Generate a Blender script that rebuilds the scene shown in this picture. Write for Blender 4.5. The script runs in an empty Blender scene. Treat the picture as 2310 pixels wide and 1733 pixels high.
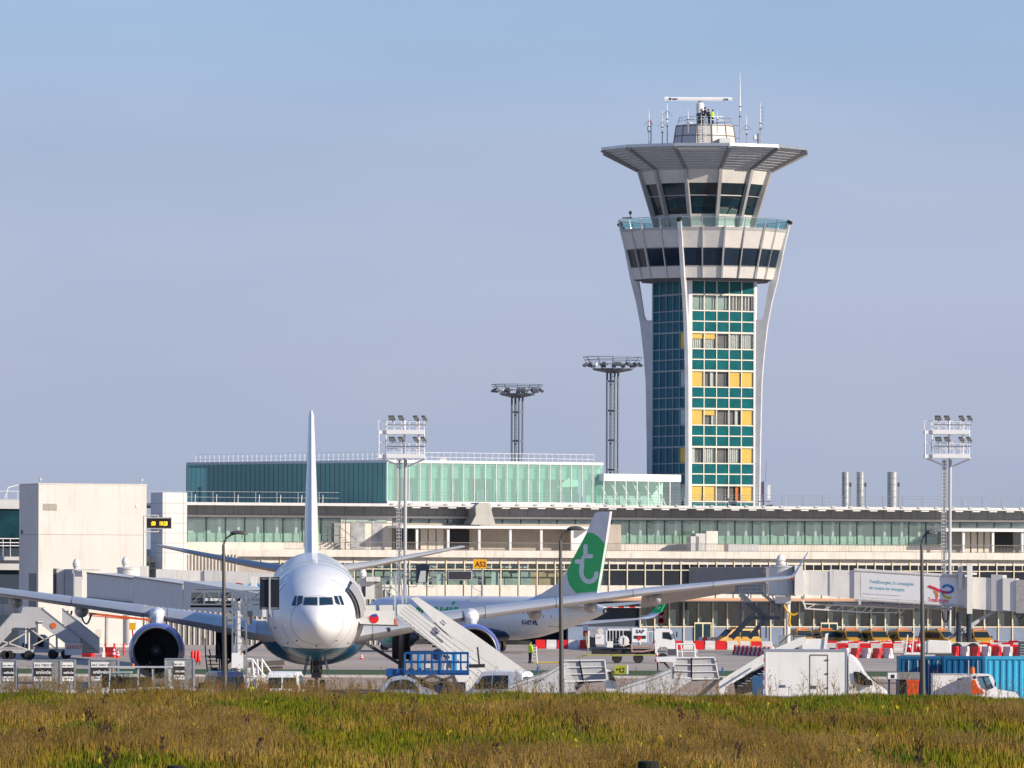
import bpy, math, random
import numpy as np
from mathutils import Vector, Matrix
random.seed(7)
sc = bpy.context.scene
COL = sc.collection
V = Vector
R = math.radians
# ---------------------------------------------------------------- camera, sky, sun, exposure
F = 16250.0; CX = 1155.0; HY = 1305.0; H = 6.8; RO = 0.0035
cam = bpy.data.cameras.new('camera'); camo = bpy.data.objects.new('camera', cam); COL.objects.link(camo)
cam.sensor_width = 36; cam.lens = F/2310*36; cam.shift_y = (HY-866.5)/2310
cam.clip_start = 1; cam.clip_end = 30000
camo.matrix_world = Matrix.Translation((0, 0, H)) @ Matrix.Rotation(R(90), 4, 'X') @ Matrix.Rotation(RO, 4, 'Z')
sc.camera = camo
SUN_AZ, SUN_EL = 119.0, 23.0
w = bpy.data.worlds.new('World'); sc.world = w; w.use_nodes = True
nt = w.node_tree; nt.nodes.clear()
def nd(tree, kind, **kw):
    n = tree.nodes.new(kind)
    for k, v in kw.items():
        if k in n.inputs.keys(): n.inputs[k].default_value = v
        else: setattr(n, k, v)
    return n
tc = nd(nt, 'ShaderNodeTexCoord')
mp = nd(nt, 'ShaderNodeMapping'); mp.inputs['Location'].default_value = (0, 0, .32); mp.inputs['Scale'].default_value = (1, 1, 2.4)
nm = nd(nt, 'ShaderNodeVectorMath', operation='NORMALIZE')
sky = nd(nt, 'ShaderNodeTexSky', sky_type='NISHITA', sun_disc=False, sun_elevation=R(SUN_EL), sun_rotation=R(SUN_AZ))
sky.air_density = 1.0; sky.dust_density = 1.2; sky.ozone_density = 2.2
mp2 = nd(nt, 'ShaderNodeMapping'); mp2.inputs['Scale'].default_value = (7, 7, 30)
cl = nd(nt, 'ShaderNodeTexNoise', Scale=1.3, Detail=4.0, Roughness=.5)
cr = nd(nt, 'ShaderNodeValToRGB'); cr.color_ramp.elements[0].position = .38; cr.color_ramp.elements[1].position = .68
cr.color_ramp.elements[0].color = (0, 0, 0, 1); cr.color_ramp.elements[1].color = (.20, .20, .20, 1)
sep = nd(nt, 'ShaderNodeSeparateXYZ')
hz = nd(nt, 'ShaderNodeMapRange'); hz.inputs['From Min'].default_value = 0; hz.inputs['From Max'].default_value = .082
hz.inputs['To Min'].default_value = .0; hz.inputs['To Max'].default_value = 1.0
vr = nd(nt, 'ShaderNodeValToRGB'); vr.color_ramp.interpolation = 'EASE'
for p_, c_ in ((0, (2.36, 2.55, 3.12)), (.25, (2.60, 2.86, 3.68)), (.6, (2.62, 3.0, 4.0)), (1.0, (2.15, 3.02, 4.30))):
    e_ = vr.color_ramp.elements[0] if p_ == 0 else (vr.color_ramp.elements[-1] if p_ == 1.0 else vr.color_ramp.elements.new(p_)); e_.position = p_; e_.color = (*[q/5 for q in c_], 1)
vs5 = nd(nt, 'ShaderNodeVectorMath', operation='SCALE'); vs5.inputs['Scale'].default_value = 5.0
addn = nd(nt, 'ShaderNodeMath', operation='ADD'); addn.use_clamp = True
mix = nd(nt, 'ShaderNodeMix', data_type='RGBA')
veil = (2.75, 3.0, 4.1, 1)
bg = nd(nt, 'ShaderNodeBackground', Strength=.15)
out = nd(nt, 'ShaderNodeOutputWorld')
L = nt.links.new
L(tc.outputs['Generated'], mp.inputs['Vector']); L(mp.outputs[0], nm.inputs[0]); L(nm.outputs[0], sky.inputs['Vector'])
L(tc.outputs['Generated'], mp2.inputs['Vector']); L(mp2.outputs[0], cl.inputs['Vector']); L(cl.outputs['Fac'], cr.inputs['Fac'])
L(tc.outputs['Generated'], sep.inputs[0]); L(sep.outputs['Z'], hz.inputs['Value'])
L(cr.outputs['Color'], addn.inputs[0]); addn.inputs[1].default_value = .82; L(addn.outputs[0], mix.inputs['Factor'])
L(hz.outputs[0], vr.inputs['Fac']); L(vr.outputs['Color'], vs5.inputs[0])
L(sky.outputs[0], mix.inputs['A']); L(vs5.outputs[0], mix.inputs['B'])
zf = nd(nt, 'ShaderNodeMapRange', interpolation_type='SMOOTHSTEP'); zf.inputs['From Min'].default_value = .09; zf.inputs['From Max'].default_value = .55; zf.inputs['To Min'].default_value = .15; zf.inputs['To Max'].default_value = .085
L(sep.outputs['Z'], zf.inputs['Value']); L(zf.outputs[0], bg.inputs['Strength'])
bz = nd(nt, 'ShaderNodeMapRange', interpolation_type='SMOOTHSTEP'); bz.inputs['From Min'].default_value = .085; bz.inputs['From Max'].default_value = .4; L(sep.outputs['Z'], bz.inputs['Value'])
mixb = nd(nt, 'ShaderNodeMix', data_type='RGBA'); mixb.inputs['B'].default_value = (1.15, 2.2, 4.9, 1); L(bz.outputs[0], mixb.inputs['Factor']); L(mix.outputs['Result'], mixb.inputs['A'])
L(mixb.outputs['Result'], bg.inputs['Color']); L(bg.outputs[0], out.inputs[0])
sl = bpy.data.lights.new('sun', 'SUN'); so = bpy.data.objects.new('sun', sl); COL.objects.link(so)
sl.energy = 5.0; sc.view_settings.exposure = .24; sl.angle = R(.5); sl.color = (1, .885, .73)
az, el = R(SUN_AZ), R(SUN_EL)
SD = V((math.sin(az)*math.cos(el), math.cos(az)*math.cos(el), math.sin(el)))
so.rotation_euler = SD.to_track_quat('Z', 'Y').to_euler(); so.location = (60, -60, 60)
sc.view_settings.view_transform = 'Standard'; sc.view_settings.look = 'None'
sc.view_settings.exposure = 0.2; sc.view_settings.gamma = 1
# ---------------------------------------------------------------- helpers
def P(px, py, D):
    dx = px-CX; dy = py-HY
    X = dx+dy*RO; Y = dy-dx*RO
    return V((X/F*D, D, H-Y/F*D))
def PZ(px, D, z):                       # point at depth D with height z, seen in column px
    p = P(px, HY+(H-z)*F/D, D); return V((p.x, D, z))
MATS = {}
def mat(name, col, rough=.6, metal=0.0, var=.07, scale=.8, streak=0.0, bump=0.0, spec=.5, coat=0.0):
    if name in MATS: return MATS[name]
    m = bpy.data.materials.new(name); m.use_nodes = True; t = m.node_tree; b = t.nodes['Principled BSDF']
    b.inputs['Roughness'].default_value = rough; b.inputs['Metallic'].default_value = metal
    b.inputs['Specular IOR Level'].default_value = spec; b.inputs['Coat Weight'].default_value = coat
    tc = nd(t, 'ShaderNodeTexCoord'); n = nd(t, 'ShaderNodeTexNoise', Scale=scale, Detail=5.0, Roughness=.6)
    g = nd(t, 'ShaderNodeNewGeometry')
    t.links.new(g.outputs['Position'], n.inputs['Vector'])
    r = nd(t, 'ShaderNodeValToRGB'); r.color_ramp.elements[0].position = .3; r.color_ramp.elements[1].position = .7
    c = np.array(col[:3]); lo = c*(1-var*1.6); hi = np.minimum(c*(1+var*.6), .95)
    r.color_ramp.elements[0].color = (*lo, 1); r.color_ramp.elements[1].color = (*hi, 1)
    t.links.new(n.outputs['Fac'], r.inputs['Fac']); last = r.outputs['Color']
    if streak:
        mpn = nd(t, 'ShaderNodeMapping'); mpn.inputs['Scale'].default_value = (3.5, 3.5, .25)
        n2 = nd(t, 'ShaderNodeTexNoise', Scale=1.0, Detail=4.0); t.links.new(g.outputs['Position'], mpn.inputs[0]); t.links.new(mpn.outputs[0], n2.inputs['Vector'])
        r2 = nd(t, 'ShaderNodeValToRGB'); r2.color_ramp.elements[0].position = .52; r2.color_ramp.elements[1].position = .75
        r2.color_ramp.elements[0].color = (1, 1, 1, 1); r2.color_ramp.elements[1].color = (1-streak, 1-streak*1.05, 1-streak*1.15, 1)
        mx = nd(t, 'ShaderNodeMix', data_type='RGBA', blend_type='MULTIPLY'); mx.inputs['Factor'].default_value = 1
        t.links.new(n2.outputs['Fac'], r2.inputs['Fac']); t.links.new(last, mx.inputs['A']); t.links.new(r2.outputs['Color'], mx.inputs['B']); last = mx.outputs['Result']
    t.links.new(last, b.inputs['Base Color'])
    if bump:
        bp = nd(t, 'ShaderNodeBump', Strength=bump, Distance=.05); t.links.new(n.outputs['Fac'], bp.inputs['Height']); t.links.new(bp.outputs[0], b.inputs['Normal'])
    MATS[name] = m; return m
def glass(name, tint, refl=.12, rough=.02, refl_col=(1, 1, 1), milk=0.0):
    if name in MATS: return MATS[name]
    m = bpy.data.materials.new(name); m.use_nodes = True; t = m.node_tree; t.nodes.clear()
    o = nd(t, 'ShaderNodeOutputMaterial'); tr = nd(t, 'ShaderNodeBsdfTransparent'); tr.inputs[0].default_value = (*tint, 1)
    df_ = nd(t, 'ShaderNodeBsdfDiffuse'); df_.inputs[0].default_value = (*(q*.75 for q in tint), 1); mxd = nd(t, 'ShaderNodeMixShader'); mxd.inputs[0].default_value = milk; t.links.new(tr.outputs[0], mxd.inputs[1]); t.links.new(df_.outputs[0], mxd.inputs[2])
    gl = nd(t, 'ShaderNodeBsdfGlossy', Roughness=rough); gl.inputs[0].default_value = (*refl_col, 1)
    lw = nd(t, 'ShaderNodeLayerWeight', Blend=.25); mr = nd(t, 'ShaderNodeMapRange'); mr.inputs['To Min'].default_value = refl; mr.inputs['To Max'].default_value = .9
    mx = nd(t, 'ShaderNodeMixShader')
    t.links.new(lw.outputs['Facing'], mr.inputs['Value'])
    pw = nd(t, 'ShaderNodeMath', operation='POWER'); pw.inputs[1].default_value = 3
    t.links.new(lw.outputs['Facing'], pw.inputs[0]); t.links.new(pw.outputs[0], mr.inputs['Value'])
    t.links.new(mr.outputs[0], mx.inputs[0]); t.links.new(mxd.outputs[0], mx.inputs[1]); t.links.new(gl.outputs[0], mx.inputs[2]); t.links.new(mx.outputs[0], o.inputs[0])
    MATS[name] = m; return m
def emit(name, col, s=1.0):
    if name in MATS: return MATS[name]
    m = bpy.data.materials.new(name); m.use_nodes = True; b = m.node_tree.nodes['Principled BSDF']
    b.inputs['Base Color'].default_value = (*col, 1); b.inputs['Emission Color'].default_value = (*col, 1); b.inputs['Emission Strength'].default_value = s
    MATS[name] = m; return m
RM = {}
SPLIT = set('seam_ring closed_door_line crown_rib cab_rib roof_edge_bracket post band lift_portal lift_leg pillar gear_door platform_side bottle strut canopy_column corner_column handrail railing side_rail deck probe floor_slab brace_ring interior_wall balcony_railing window_head cable prop leg platform_railing service_wall scissor_arm warning_stripe conveyor leg_frame bracket_arm tube stringer edge_trim loading_hose light_bar facade_panel bumper coupling flank_vent steps frame control_cabinet roof_railing shell platform sill cab_wall collar_wall chassis antenna_panel bracket fitting'.split())
class M:
    def __init__(s, T=None): s.v = []; s.f = []; s.m = []; s.T = T
    def add(s, vs, fs, m=0):
        o = len(s.v)
        if s.T is not None: vs = [s.T @ V(p) for p in vs]
        s.v += [tuple(p) for p in vs]; s.f += [tuple(i+o for i in f) for f in fs]; s.m += [m]*len(fs); return s
    def box(s, x0, x1, y0, y1, z0, z1, m=0):
        if x0 > x1: x0, x1 = x1, x0
        if y0 > y1: y0, y1 = y1, y0
        if z0 > z1: z0, z1 = z1, z0
        return s.add([(x0,y0,z0),(x1,y0,z0),(x1,y1,z0),(x0,y1,z0),(x0,y0,z1),(x1,y0,z1),(x1,y1,z1),(x0,y1,z1)],
              [(0,3,2,1),(4,5,6,7),(0,1,5,4),(1,2,6,5),(2,3,7,6),(3,0,4,7)], m)
    def hexa(s, p, m=0):                 # 8 points: bottom ring then top ring
        return s.add(p, [(0,3,2,1),(4,5,6,7),(0,1,5,4),(1,2,6,5),(2,3,7,6),(3,0,4,7)], m)
    def tube(s, p, q, r, m=0, n=6, r2=None):
        p = V(p); q = V(q); d = q-p
        if d.length < 1e-6: return s
        d.normalize(); a = d.orthogonal().normalized(); b = d.cross(a); r2 = r if r2 is None else r2
        vs = []
        for c, rr in ((p, r), (q, r2)):
            for i in range(n):
                t = 2*math.pi*i/n; vs.append(c+a*math.cos(t)*rr+b*math.sin(t)*rr)
        return s.add(vs, [(i, (i+1) % n, n+(i+1) % n, n+i) for i in range(n)]+[tuple(range(n))[::-1], tuple(range(n, 2*n))], m)
    def path(s, pts, r, m=0, n=6):
        for a, b in zip(pts, pts[1:]): s.tube(a, b, r, m, n)
        return s
    def bar(s, p, q, w, h, m=0, up=V((0, 0, 1))):
        p = V(p); q = V(q); d = (q-p).normalized(); a = d.cross(up)
        if a.length < 1e-4: a = d.orthogonal()
        a.normalize(); b = a.cross(d)
        vs = [c+a*(i*w/2)+b*(j*h/2) for c in (p, q) for i, j in ((-1,-1),(1,-1),(1,1),(-1,1))]
        return s.add(vs, [(0,1,2,3)[::-1],(4,5,6,7),(0,1,5,4),(1,2,6,5),(2,3,7,6),(3,0,4,7)], m)
    def prism(s, pts, y0, y1, m=0, ax='y'):
        n = len(pts); f = {'y': lambda a, b, d: (a, d, b), 'x': lambda a, b, d: (d, a, b), 'z': lambda a, b, d: (a, b, d)}[ax]
        vs = [f(a, b, y0) for a, b in pts]+[f(a, b, y1) for a, b in pts]
        return s.add(vs, [tuple(range(n)), tuple(range(n, 2*n))[::-1]]+[(i, n+i, n+(i+1) % n, (i+1) % n) for i in range(n)], m)
    def loft(s, rings, m=0, cap=True, closed=True):
        n = len(rings[0]); vs = [p for r in rings for p in r]; fs = []
        for k in range(len(rings)-1):
            for i in range(n if closed else n-1):
                fs.append((k*n+i, k*n+(i+1) % n, (k+1)*n+(i+1) % n, (k+1)*n+i))
        if cap: fs += [tuple(range(n))[::-1], tuple(range((len(rings)-1)*n, len(rings)*n))]
        return s.add(vs, fs, m)
    def lathe(s, prof, c=(0, 0, 0), n=24, m=0, ax='z', cap=True):
        rings = []
        for r, h in prof:
            ring = []
            for i in range(n):
                t = 2*math.pi*i/n; a, b = r*math.cos(t), r*math.sin(t)
                ring.append({'z': (c[0]+a, c[1]+b, c[2]+h), 'y': (c[0]+a, c[1]+h, c[2]-b), 'x': (c[0]+h, c[1]+a, c[2]+b)}[ax])
            rings.append(ring)
        return s.loft(rings, m, cap)
    def quad(s, a, b, c, d, m=0): return s.add([a, b, c, d], [(0, 1, 2, 3)], m)
    def poly(s, pts, m=0): return s.add(pts, [tuple(range(len(pts)))], m)
    def rprism(s, prof, w, r=.08, m=0, tum=0.0, belt=1.0, top=2.0, ax='y'):
        """side profile (x,z) given width: rounded long edges, body narrowing above the belt line"""
        cx = sum(p[0] for p in prof)/len(prof); cz = sum(p[1] for p in prof)/len(prof); rings = []
        xs = [p[0] for p in prof]; zs = [p[1] for p in prof]; hw = (max(xs)-min(xs))/2; hh = (max(zs)-min(zs))/2
        for k, (yy, sh) in enumerate(((-1, r), (-.995, r*.45), (-.97, 0), (.97, 0), (.995, r*.45), (1, r))):
            ring = []
            for x, z in prof:
                xx = cx+(x-cx)*(1-sh/hw); zz = cz+(z-cz)*(1-sh/hh)
                tw = 1-tum*max(0, min(1, (z-belt)/(top-belt)))
                y = yy*w/2*tw
                ring.append((xx, y, zz) if ax == 'y' else (y, xx, zz))
            rings.append(ring)
        return s.loft(rings, m)
    def clusters(s):
        n = len(s.v); par = list(range(n))
        def fd(i):
            while par[i] != i: par[i] = par[par[i]]; i = par[i]
            return i
        for f in s.f:
            a = fd(f[0])
            for i in f[1:]: par[fd(i)] = a
        isl = {}
        for k, f in enumerate(s.f): isl.setdefault(fd(f[0]), []).append(k)
        P_ = np.array(s.v); bx_ = []
        for fs in isl.values():
            q = P_[[i for k in fs for i in s.f[k]]]; bx_.append([q.min(0)-.04, q.max(0)+.04, fs])
        bx_.sort(key=lambda b: b[0][0]); changed = True
        while changed and len(bx_) > 1:
            changed = False; out_ = []
            for b in bx_:
                for o in out_:
                    if (b[0] <= o[1]).all() and (o[0] <= b[1]).all(): o[0] = np.minimum(o[0], b[0]); o[1] = np.maximum(o[1], b[1]); o[2] = o[2]+b[2]; changed = True; break
                else: out_.append(b)
            bx_ = out_
        return [b[2] for b in bx_]
    def build(s, name, mats, parent=None, smooth=False, label=None, **kw):
        if parent is not None and name in SPLIT:
            cl = s.clusters()
            if 1 < len(cl) <= 100:
                ob = None
                for fs in cl:
                    ids = {}; t_ = M()
                    for k in fs:
                        for i in s.f[k]:
                            if i not in ids: ids[i] = len(ids); t_.v.append(s.v[i])
                        t_.f.append(tuple(ids[i] for i in s.f[k])); t_.m.append(s.m[k])
                    o = t_.build1(name, mats, parent, smooth, label, **kw); ob = ob or o
                return ob
        return s.build1(name, mats, parent, smooth, label, **kw)
    def build1(s, name, mats, parent=None, smooth=False, label=None, cat=None, group=None, kind=None, base=None, ang=35):
        me = bpy.data.meshes.new(name); ob = bpy.data.objects.new(name, me); COL.objects.link(ob)
        vs = s.v
        if parent is not None:
            inv = RM[parent.name].inverted(); RM[ob.name] = RM[parent.name]
            vs = [tuple(inv @ V(p)) for p in vs]; ob.parent = parent
        else:
            a = np.array(vs); lo = a.min(0); hi = a.max(0)
            o = V(base) if base is not None else V(((lo[0]+hi[0])/2, (lo[1]+hi[1])/2, lo[2]))
            if kind: o = V((0, 0, 0))
            vs = [(p[0]-o[0], p[1]-o[1], p[2]-o[2]) for p in vs]; ob.location = o; RM[ob.name] = Matrix.Translation(o)
        me.from_pydata(vs, [], s.f)
        if not isinstance(mats, (list, tuple)): mats = [mats]
        for mm in mats: me.materials.append(mm)
        if len(mats) > 1: me.polygons.foreach_set('material_index', s.m)
        me.update()
        if smooth:
            me.polygons.foreach_set('use_smooth', [True]*len(me.polygons)); me.set_sharp_from_angle(angle=R(ang))
        if label: ob['label'] = label
        if cat: ob['category'] = cat
        if group: ob['group'] = group
        if kind: ob['kind'] = kind
        return ob
def root(name, label, cat, loc, rz=0.0, group=None):
    o = bpy.data.objects.new(name, None); COL.objects.link(o); o.empty_display_size = .5
    o.location = loc; o.rotation_euler = (0, 0, rz); RM[o.name] = Matrix.Translation(V(loc)) @ Matrix.Rotation(rz, 4, 'Z')
    o['label'] = label; o['category'] = cat
    if group: o['group'] = group
    return o
def LT(o): return RM[o.name]             # local->world matrix of a thing
def dup(r, loc, rz=0.0, label=None, top=True, parent=None):
    c = r.copy(); COL.objects.link(c)
    if top:
        c.location = loc; c.rotation_euler = (0, 0, rz); RM[c.name] = Matrix.Translation(V(loc)) @ Matrix.Rotation(rz, 4, 'Z')
        if label: c['label'] = label
    else: c.parent = parent
    for ch in [k for k in ALLCH.get(r.name, [])]: dup(ch, None, top=False, parent=c)
    return c
ALLCH = {}
def index_children():
    ALLCH.clear()
    for o in bpy.data.objects:
        if o.parent: ALLCH.setdefault(o.parent.name, []).append(o)
def text(s, size, mw, m, name, parent, ext=.004, bold=0.0, align='LEFT', sx=1.0):
    cu = bpy.data.curves.new('t', 'FONT'); cu.body = s; cu.size = size; cu.extrude = ext; cu.offset = bold; cu.align_x = align; cu.resolution_u = 3
    ob = bpy.data.objects.new('t', cu); COL.objects.link(ob); bpy.context.view_layer.update()
    me = bpy.data.meshes.new_from_object(ob.evaluated_get(bpy.context.evaluated_depsgraph_get()))
    bpy.data.objects.remove(ob); bpy.data.curves.remove(cu)
    mm = M(mw @ Matrix.Diagonal((sx, 1, 1, 1))); mm.add([v.co.copy() for v in me.vertices], [tuple(p.vertices) for p in me.polygons])
    bpy.data.meshes.remove(me)
    return mm.build(name, m, parent)
def face_m(p, xdir=(1, 0, 0), up=(0, 0, 1)):   # text frame at p
    x = V(xdir).normalized(); u = V(up); n = x.cross(u).normalized(); u = n.cross(x)
    return Matrix.Translation(V(p)) @ Matrix((x, u, n)).transposed().to_4x4()
# ---------------------------------------------------------------- materials
WHITE = mat('white_paint', (.76, .755, .74), .45, var=.05, streak=.10)
WHITE2 = mat('white_clean_paint', (.80, .80, .80), .3, var=.03)
CREAM = mat('cream_concrete', (.68, .635, .57), .8, var=.08, streak=.20)
CREAM2 = mat('cream_panel', (.66, .61, .54), .6, var=.06, streak=.10)
TAN = mat('tan_panel', (.42, .37, .32), .7, var=.08, streak=.12)
GREYP = mat('grey_panel', (.26, .265, .275), .6, var=.08, streak=.15)
LGREY = mat('light_grey_panel', (.50, .50, .505), .5, var=.06, streak=.12)
DGREY = mat('dark_grey_steel', (.07, .075, .085), .5)
STEEL = mat('galvanised_steel', (.42, .44, .46), .45, .5, var=.12, scale=3)
MASTG = mat('mast_grey_blue', (.17, .20, .25), .5, .3, var=.1)
ALU = mat('brushed_aluminium', (.62, .63, .64), .35, .8, var=.1, scale=3)
BLACK = mat('black_rubber', (.018, .018, .02), .7)
DARKIN = mat('dark_interior', (.02, .024, .03), .8)
NAVYG = mat('dark_navy_glass', (.008, .022, .045), .08, var=.25, scale=.5, spec=.5)
TEALG = mat('dark_teal_glass', (.012, .055, .07), .12, var=.35, scale=.35, spec=.5)
TEALP = mat('teal_spandrel_glass', (.0, .105, .12), .25, var=.22, scale=.9, spec=.2)
TEALD = mat('shade_side_teal_glass', (.0, .11, .16), .3, var=.12, spec=.12)
YEL = mat('yellow_blind', (.80, .50, .07), .6, var=.04)
CURT = mat('white_curtain', (.62, .64, .60), .8, var=.16, scale=5)
PALEG = mat('pale_green_glass', (.34, .44, .42), .12, var=.15)
ROOMG = mat('grey_room', (.16, .15, .15), .3, var=.2, scale=1.5)
MINT = glass('mint_glass', (.50, .80, .70), .08, milk=.42)
GREENG = glass('green_tinted_glass', (.70, .88, .82), .14, milk=.14)
CLEARG = glass('clear_glass', (.72, .84, .84), .10)
RAILG = glass('railing_glass', (.45, .72, .72), .12)
SMOKE = glass('smoked_glass', (.12, .16, .18), .10)
RED = mat('red_plastic', (.74, .018, .02), .45, var=.1)
DRED = mat('dark_red_plastic', (.30, .012, .03), .5, var=.1)
ORANGE = mat('orange_paint', (.75, .16, .02), .5)
YELP = mat('yellow_paint', (.72, .40, .02), .4)
BLUEP = mat('blue_paint', (.004, .075, .26), .4, var=.1, streak=.1)
GREENL = mat('green_livery', (.0, .47, .11), .35, var=.03)
HIVIS = mat('hi_vis_yellow', (.55, .80, .03), .7)
SKIN = mat('skin', (.45, .26, .18), .6)
NAVYC = mat('navy_cloth', (.015, .018, .035), .85)
# ---------------------------------------------------------------- ground
asph = mat('apron_concrete', (.50, .425, .36), .9, var=.12, scale=.05, bump=.1)
t = asph.node_tree; b = t.nodes['Principled BSDF']; src = b.inputs['Base Color'].links[0].from_socket
g = nd(t, 'ShaderNodeNewGeometry'); mpn = nd(t, 'ShaderNodeMapping'); mpn.inputs['Scale'].default_value = (.02, .35, .1)
n2 = nd(t, 'ShaderNodeTexNoise', Scale=1.0, Detail=6.0, Roughness=.65); r2 = nd(t, 'ShaderNodeValToRGB')
r2.color_ramp.elements[0].position = .38; r2.color_ramp.elements[0].color = (.66, .65, .64, 1); r2.color_ramp.elements[1].position = .6; r2.color_ramp.elements[1].color = (1, 1, 1, 1)
mx = nd(t, 'ShaderNodeMix', data_type='RGBA', blend_type='MULTIPLY'); mx.inputs['Factor'].default_value = 1
t.links.new(g.outputs['Position'], mpn.inputs[0]); t.links.new(mpn.outputs[0], n2.inputs['Vector']); t.links.new(n2.outputs['Fac'], r2.inputs['Fac'])
t.links.new(src, mx.inputs['A']); t.links.new(r2.outputs['Color'], mx.inputs['B']); t.links.new(mx.outputs['Result'], b.inputs['Base Color'])
M().quad((-9000, -3000, 0), (9000, -3000, 0), (9000, 18000, 0), (-9000, 18000, 0)).build('ground', asph, kind='structure')
grm = mat('strip_grass', (.05, .10, .018), .95, var=.35, scale=1.5)
def grassy(name, y0, y1, z, x0=-90, x1=90):
    m = M(); nx = 90
    m.box(x0, x1, y0, y1, z-.3, z); return m.build(name, grm, kind='structure')
grassy('grass_strip', 497, 529, .06)
M().box(-90, 90, 492.5, 496.6, -.2, .12).build('kerb', mat('pale_kerb', (.55, .50, .44), .85), kind='structure')
road = mat('service_road', (.40, .29, .21), .92, var=.15, scale=.2)
M().box(-90, 90, 432, 492.2, -.2, .004).build('road', road, kind='structure')
M().box(-70, 70, 560, 560.5, -.1, .006).build('taxi_line', mat('worn_yellow_line', (.45, .33, .05), .8, var=.2), kind='structure')
# ================================================================= TERMINAL (local frame: s along facade, t into the building, z up)
AL = math.atan(.37); U = V((math.cos(AL), math.sin(AL), 0)); N = V((-math.sin(AL), math.cos(AL), 0)); O = V((0, 738.6, 0))
TM = Matrix(((U.x, N.x, 0, O.x), (U.y, N.y, 0, O.y), (0, 0, 1, 0), (0, 0, 0, 1)))
def TL(px, py, t=0.0):
    dx = px-CX; dy = py-HY; X = dx+dy*RO; Y = dy-dx*RO
    d = V((X/F, 1, 0)); k = (t+O.dot(N))/d.dot(N); return ((k*d-O).dot(U), H-Y/F*k)
def TS(px, t=0.0): return TL(px, 1260, t)[0]
def TZ(py, px=1500, t=0.0): return TL(px, py, t)[1]
def troot(name, label, cat, px, t=0, z=0, group=None):
    return root(name, label, cat, TM @ V((TS(px, t), t, z)), AL, group)
term = troot('terminal_building', 'long cream terminal with a set back glazed upper floor and an overhanging grey roof', 'building', 1500)
zs0, zs1 = TZ(1258.9, 1300), TZ(1243.2, 1300)           # spandrel band
SL, SR = TS(-60), TS(2420)
zr0 = TZ(1145.5, 1300, 3.4); zr1 = TZ(1139.2, 1300, 3.4)   # roof edge
T6 = 6.0
# core mass, floors
m = M(TM)
m.box(SL, SR, 5.0, 40, 0, zs0-.3)                        # ground volume back wall
m.build('core', DARKIN, term)
m = M(TM); m.box(TS(400), SR, -.3, 14, zs0, zs1)
m.build('terrace_band', CREAM, term)
# band panel joints
m = M(TM)
s = TS(420)
while s < SR:
    m.box(s, s+.03, -.304, -.29, zs0+.02, zs1-.02); s += 8.0
m.build('band_joint', GREYP, term)
# lower floor: bays of ~2 m between mullions
bay = 1.985; s0b = TS(1252, .4)
zb = {k: TZ(y, 1300, .4) for k, y in dict(top=1258.9, p1=1272.5, w1=1284.5, w2=1286.5, g0=1320.5, can=1352).items()}
cols = int((TS(860, .4)-s0b)/bay)-1
m = M(TM); m2 = M(TM); k0, k1 = cols-14, int((SR-s0b)/bay)+1
m.box(s0b+k0*bay, s0b+k1*bay, .40, .8, zb['p1'], zb['top'])      # top panels
m.box(s0b+k0*bay, s0b+k1*bay, .40, .8, zb['can'], zb['g0'])      # lower white panels
m.build('facade_panel', CREAM, term)
for k in range(k0, k1):
    a = s0b+k*bay
    m2.box(a-.055, a+.055, .28, .39, zb['can'], zb['top'], 0)
    m2.box(a+.06, a+.10, .385, .395, zb['can'], zb['top'], 1)
m2.build('mullion', [mat('cream_metal', (.70, .62, .46), .5), DARKIN], term)
random.seed(3)
roomcols = [mat('room_grey', (.17, .18, .17), .8, var=.3, scale=.7), mat('room_green', (.40, .44, .38), .8, var=.2, scale=.6), mat('room_ochre', (.55, .36, .17), .8, var=.15), mat('room_navy', (.045, .055, .075), .8, var=.3, scale=.8)]
backs = {}
for k in range(k0, k1):
    a = s0b+k*bay; b_ = a+bay; bl = M(TM); pxk = 1252+k*44.0
    rc = 3 if pxk > 1340 else (2 if 1190 < pxk <= 1300 else (1 if pxk > 1000 else 1))
    mw = M(TM)
    # small upper lights
    for (u0, u1) in ((.1, bay/2-.05), (bay/2+.05, bay-.06)):
        mw.quad((a+u0, .46, zb['w1']), (a+u1, .46, zb['w1']), (a+u1, .46, zb['p1']), (a+u0, .46, zb['p1']), 1)
    mw.box(a+bay/2-.04, a+bay/2+.04, .36, .5, zb['w1'], zb['p1'], 0)
    mw.box(a+.06, b_-.06, .34, .5, zb['w2'], zb['w1'], 0)
    mw.quad((a+.1, .47, zb['g0']), (b_-.06, .47, zb['g0']), (b_-.06, .47, zb['w2']), (a+.1, .47, zb['w2']), 1)
    # lamps / blinds inside the top lights
    if random.random() < .6: bl.box(a+.3, a+.3+random.uniform(.4, 1.2), .9, 1.0, zb['w1']+.12, zb['w1']+.28, 0)
    if random.random() < .35 and rc != 3: bl.box(a+bay*.55, b_-.1, .7, .75, zb['g0'], zb['w2']-random.uniform(0, .6), 0)
    backs.setdefault(rc, M(TM)).quad((a, 1.9, zb['g0']-.1), (b_, 1.9, zb['g0']-.1), (b_, 1.9, zb['p1']+.1), (a, 1.9, zb['p1']+.1))
    if random.random() < .5 and rc != 3: bl.box(a+.3, a+.9, 1.6, 1.85, zb['g0'], zb['g0']+random.uniform(.4, 1.0), 0)
    wo = mw.build('window', [MATS['cream_metal'], CLEARG if rc != 3 else SMOKE], term)
    if bl.f: bl.build('blind', CURT, wo)
for rc, mb in backs.items(): mb.build('interior_wall', roomcols[rc], term)
m = M(TM); m.box(SL, SR, .41, 3, zb['top']-.02, zb['top']+.02); m.box(SL, SR, .41, 3, zb['g0']-.3, zb['g0']-.25)
m.build('floor_slab', GREYP, term)
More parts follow.
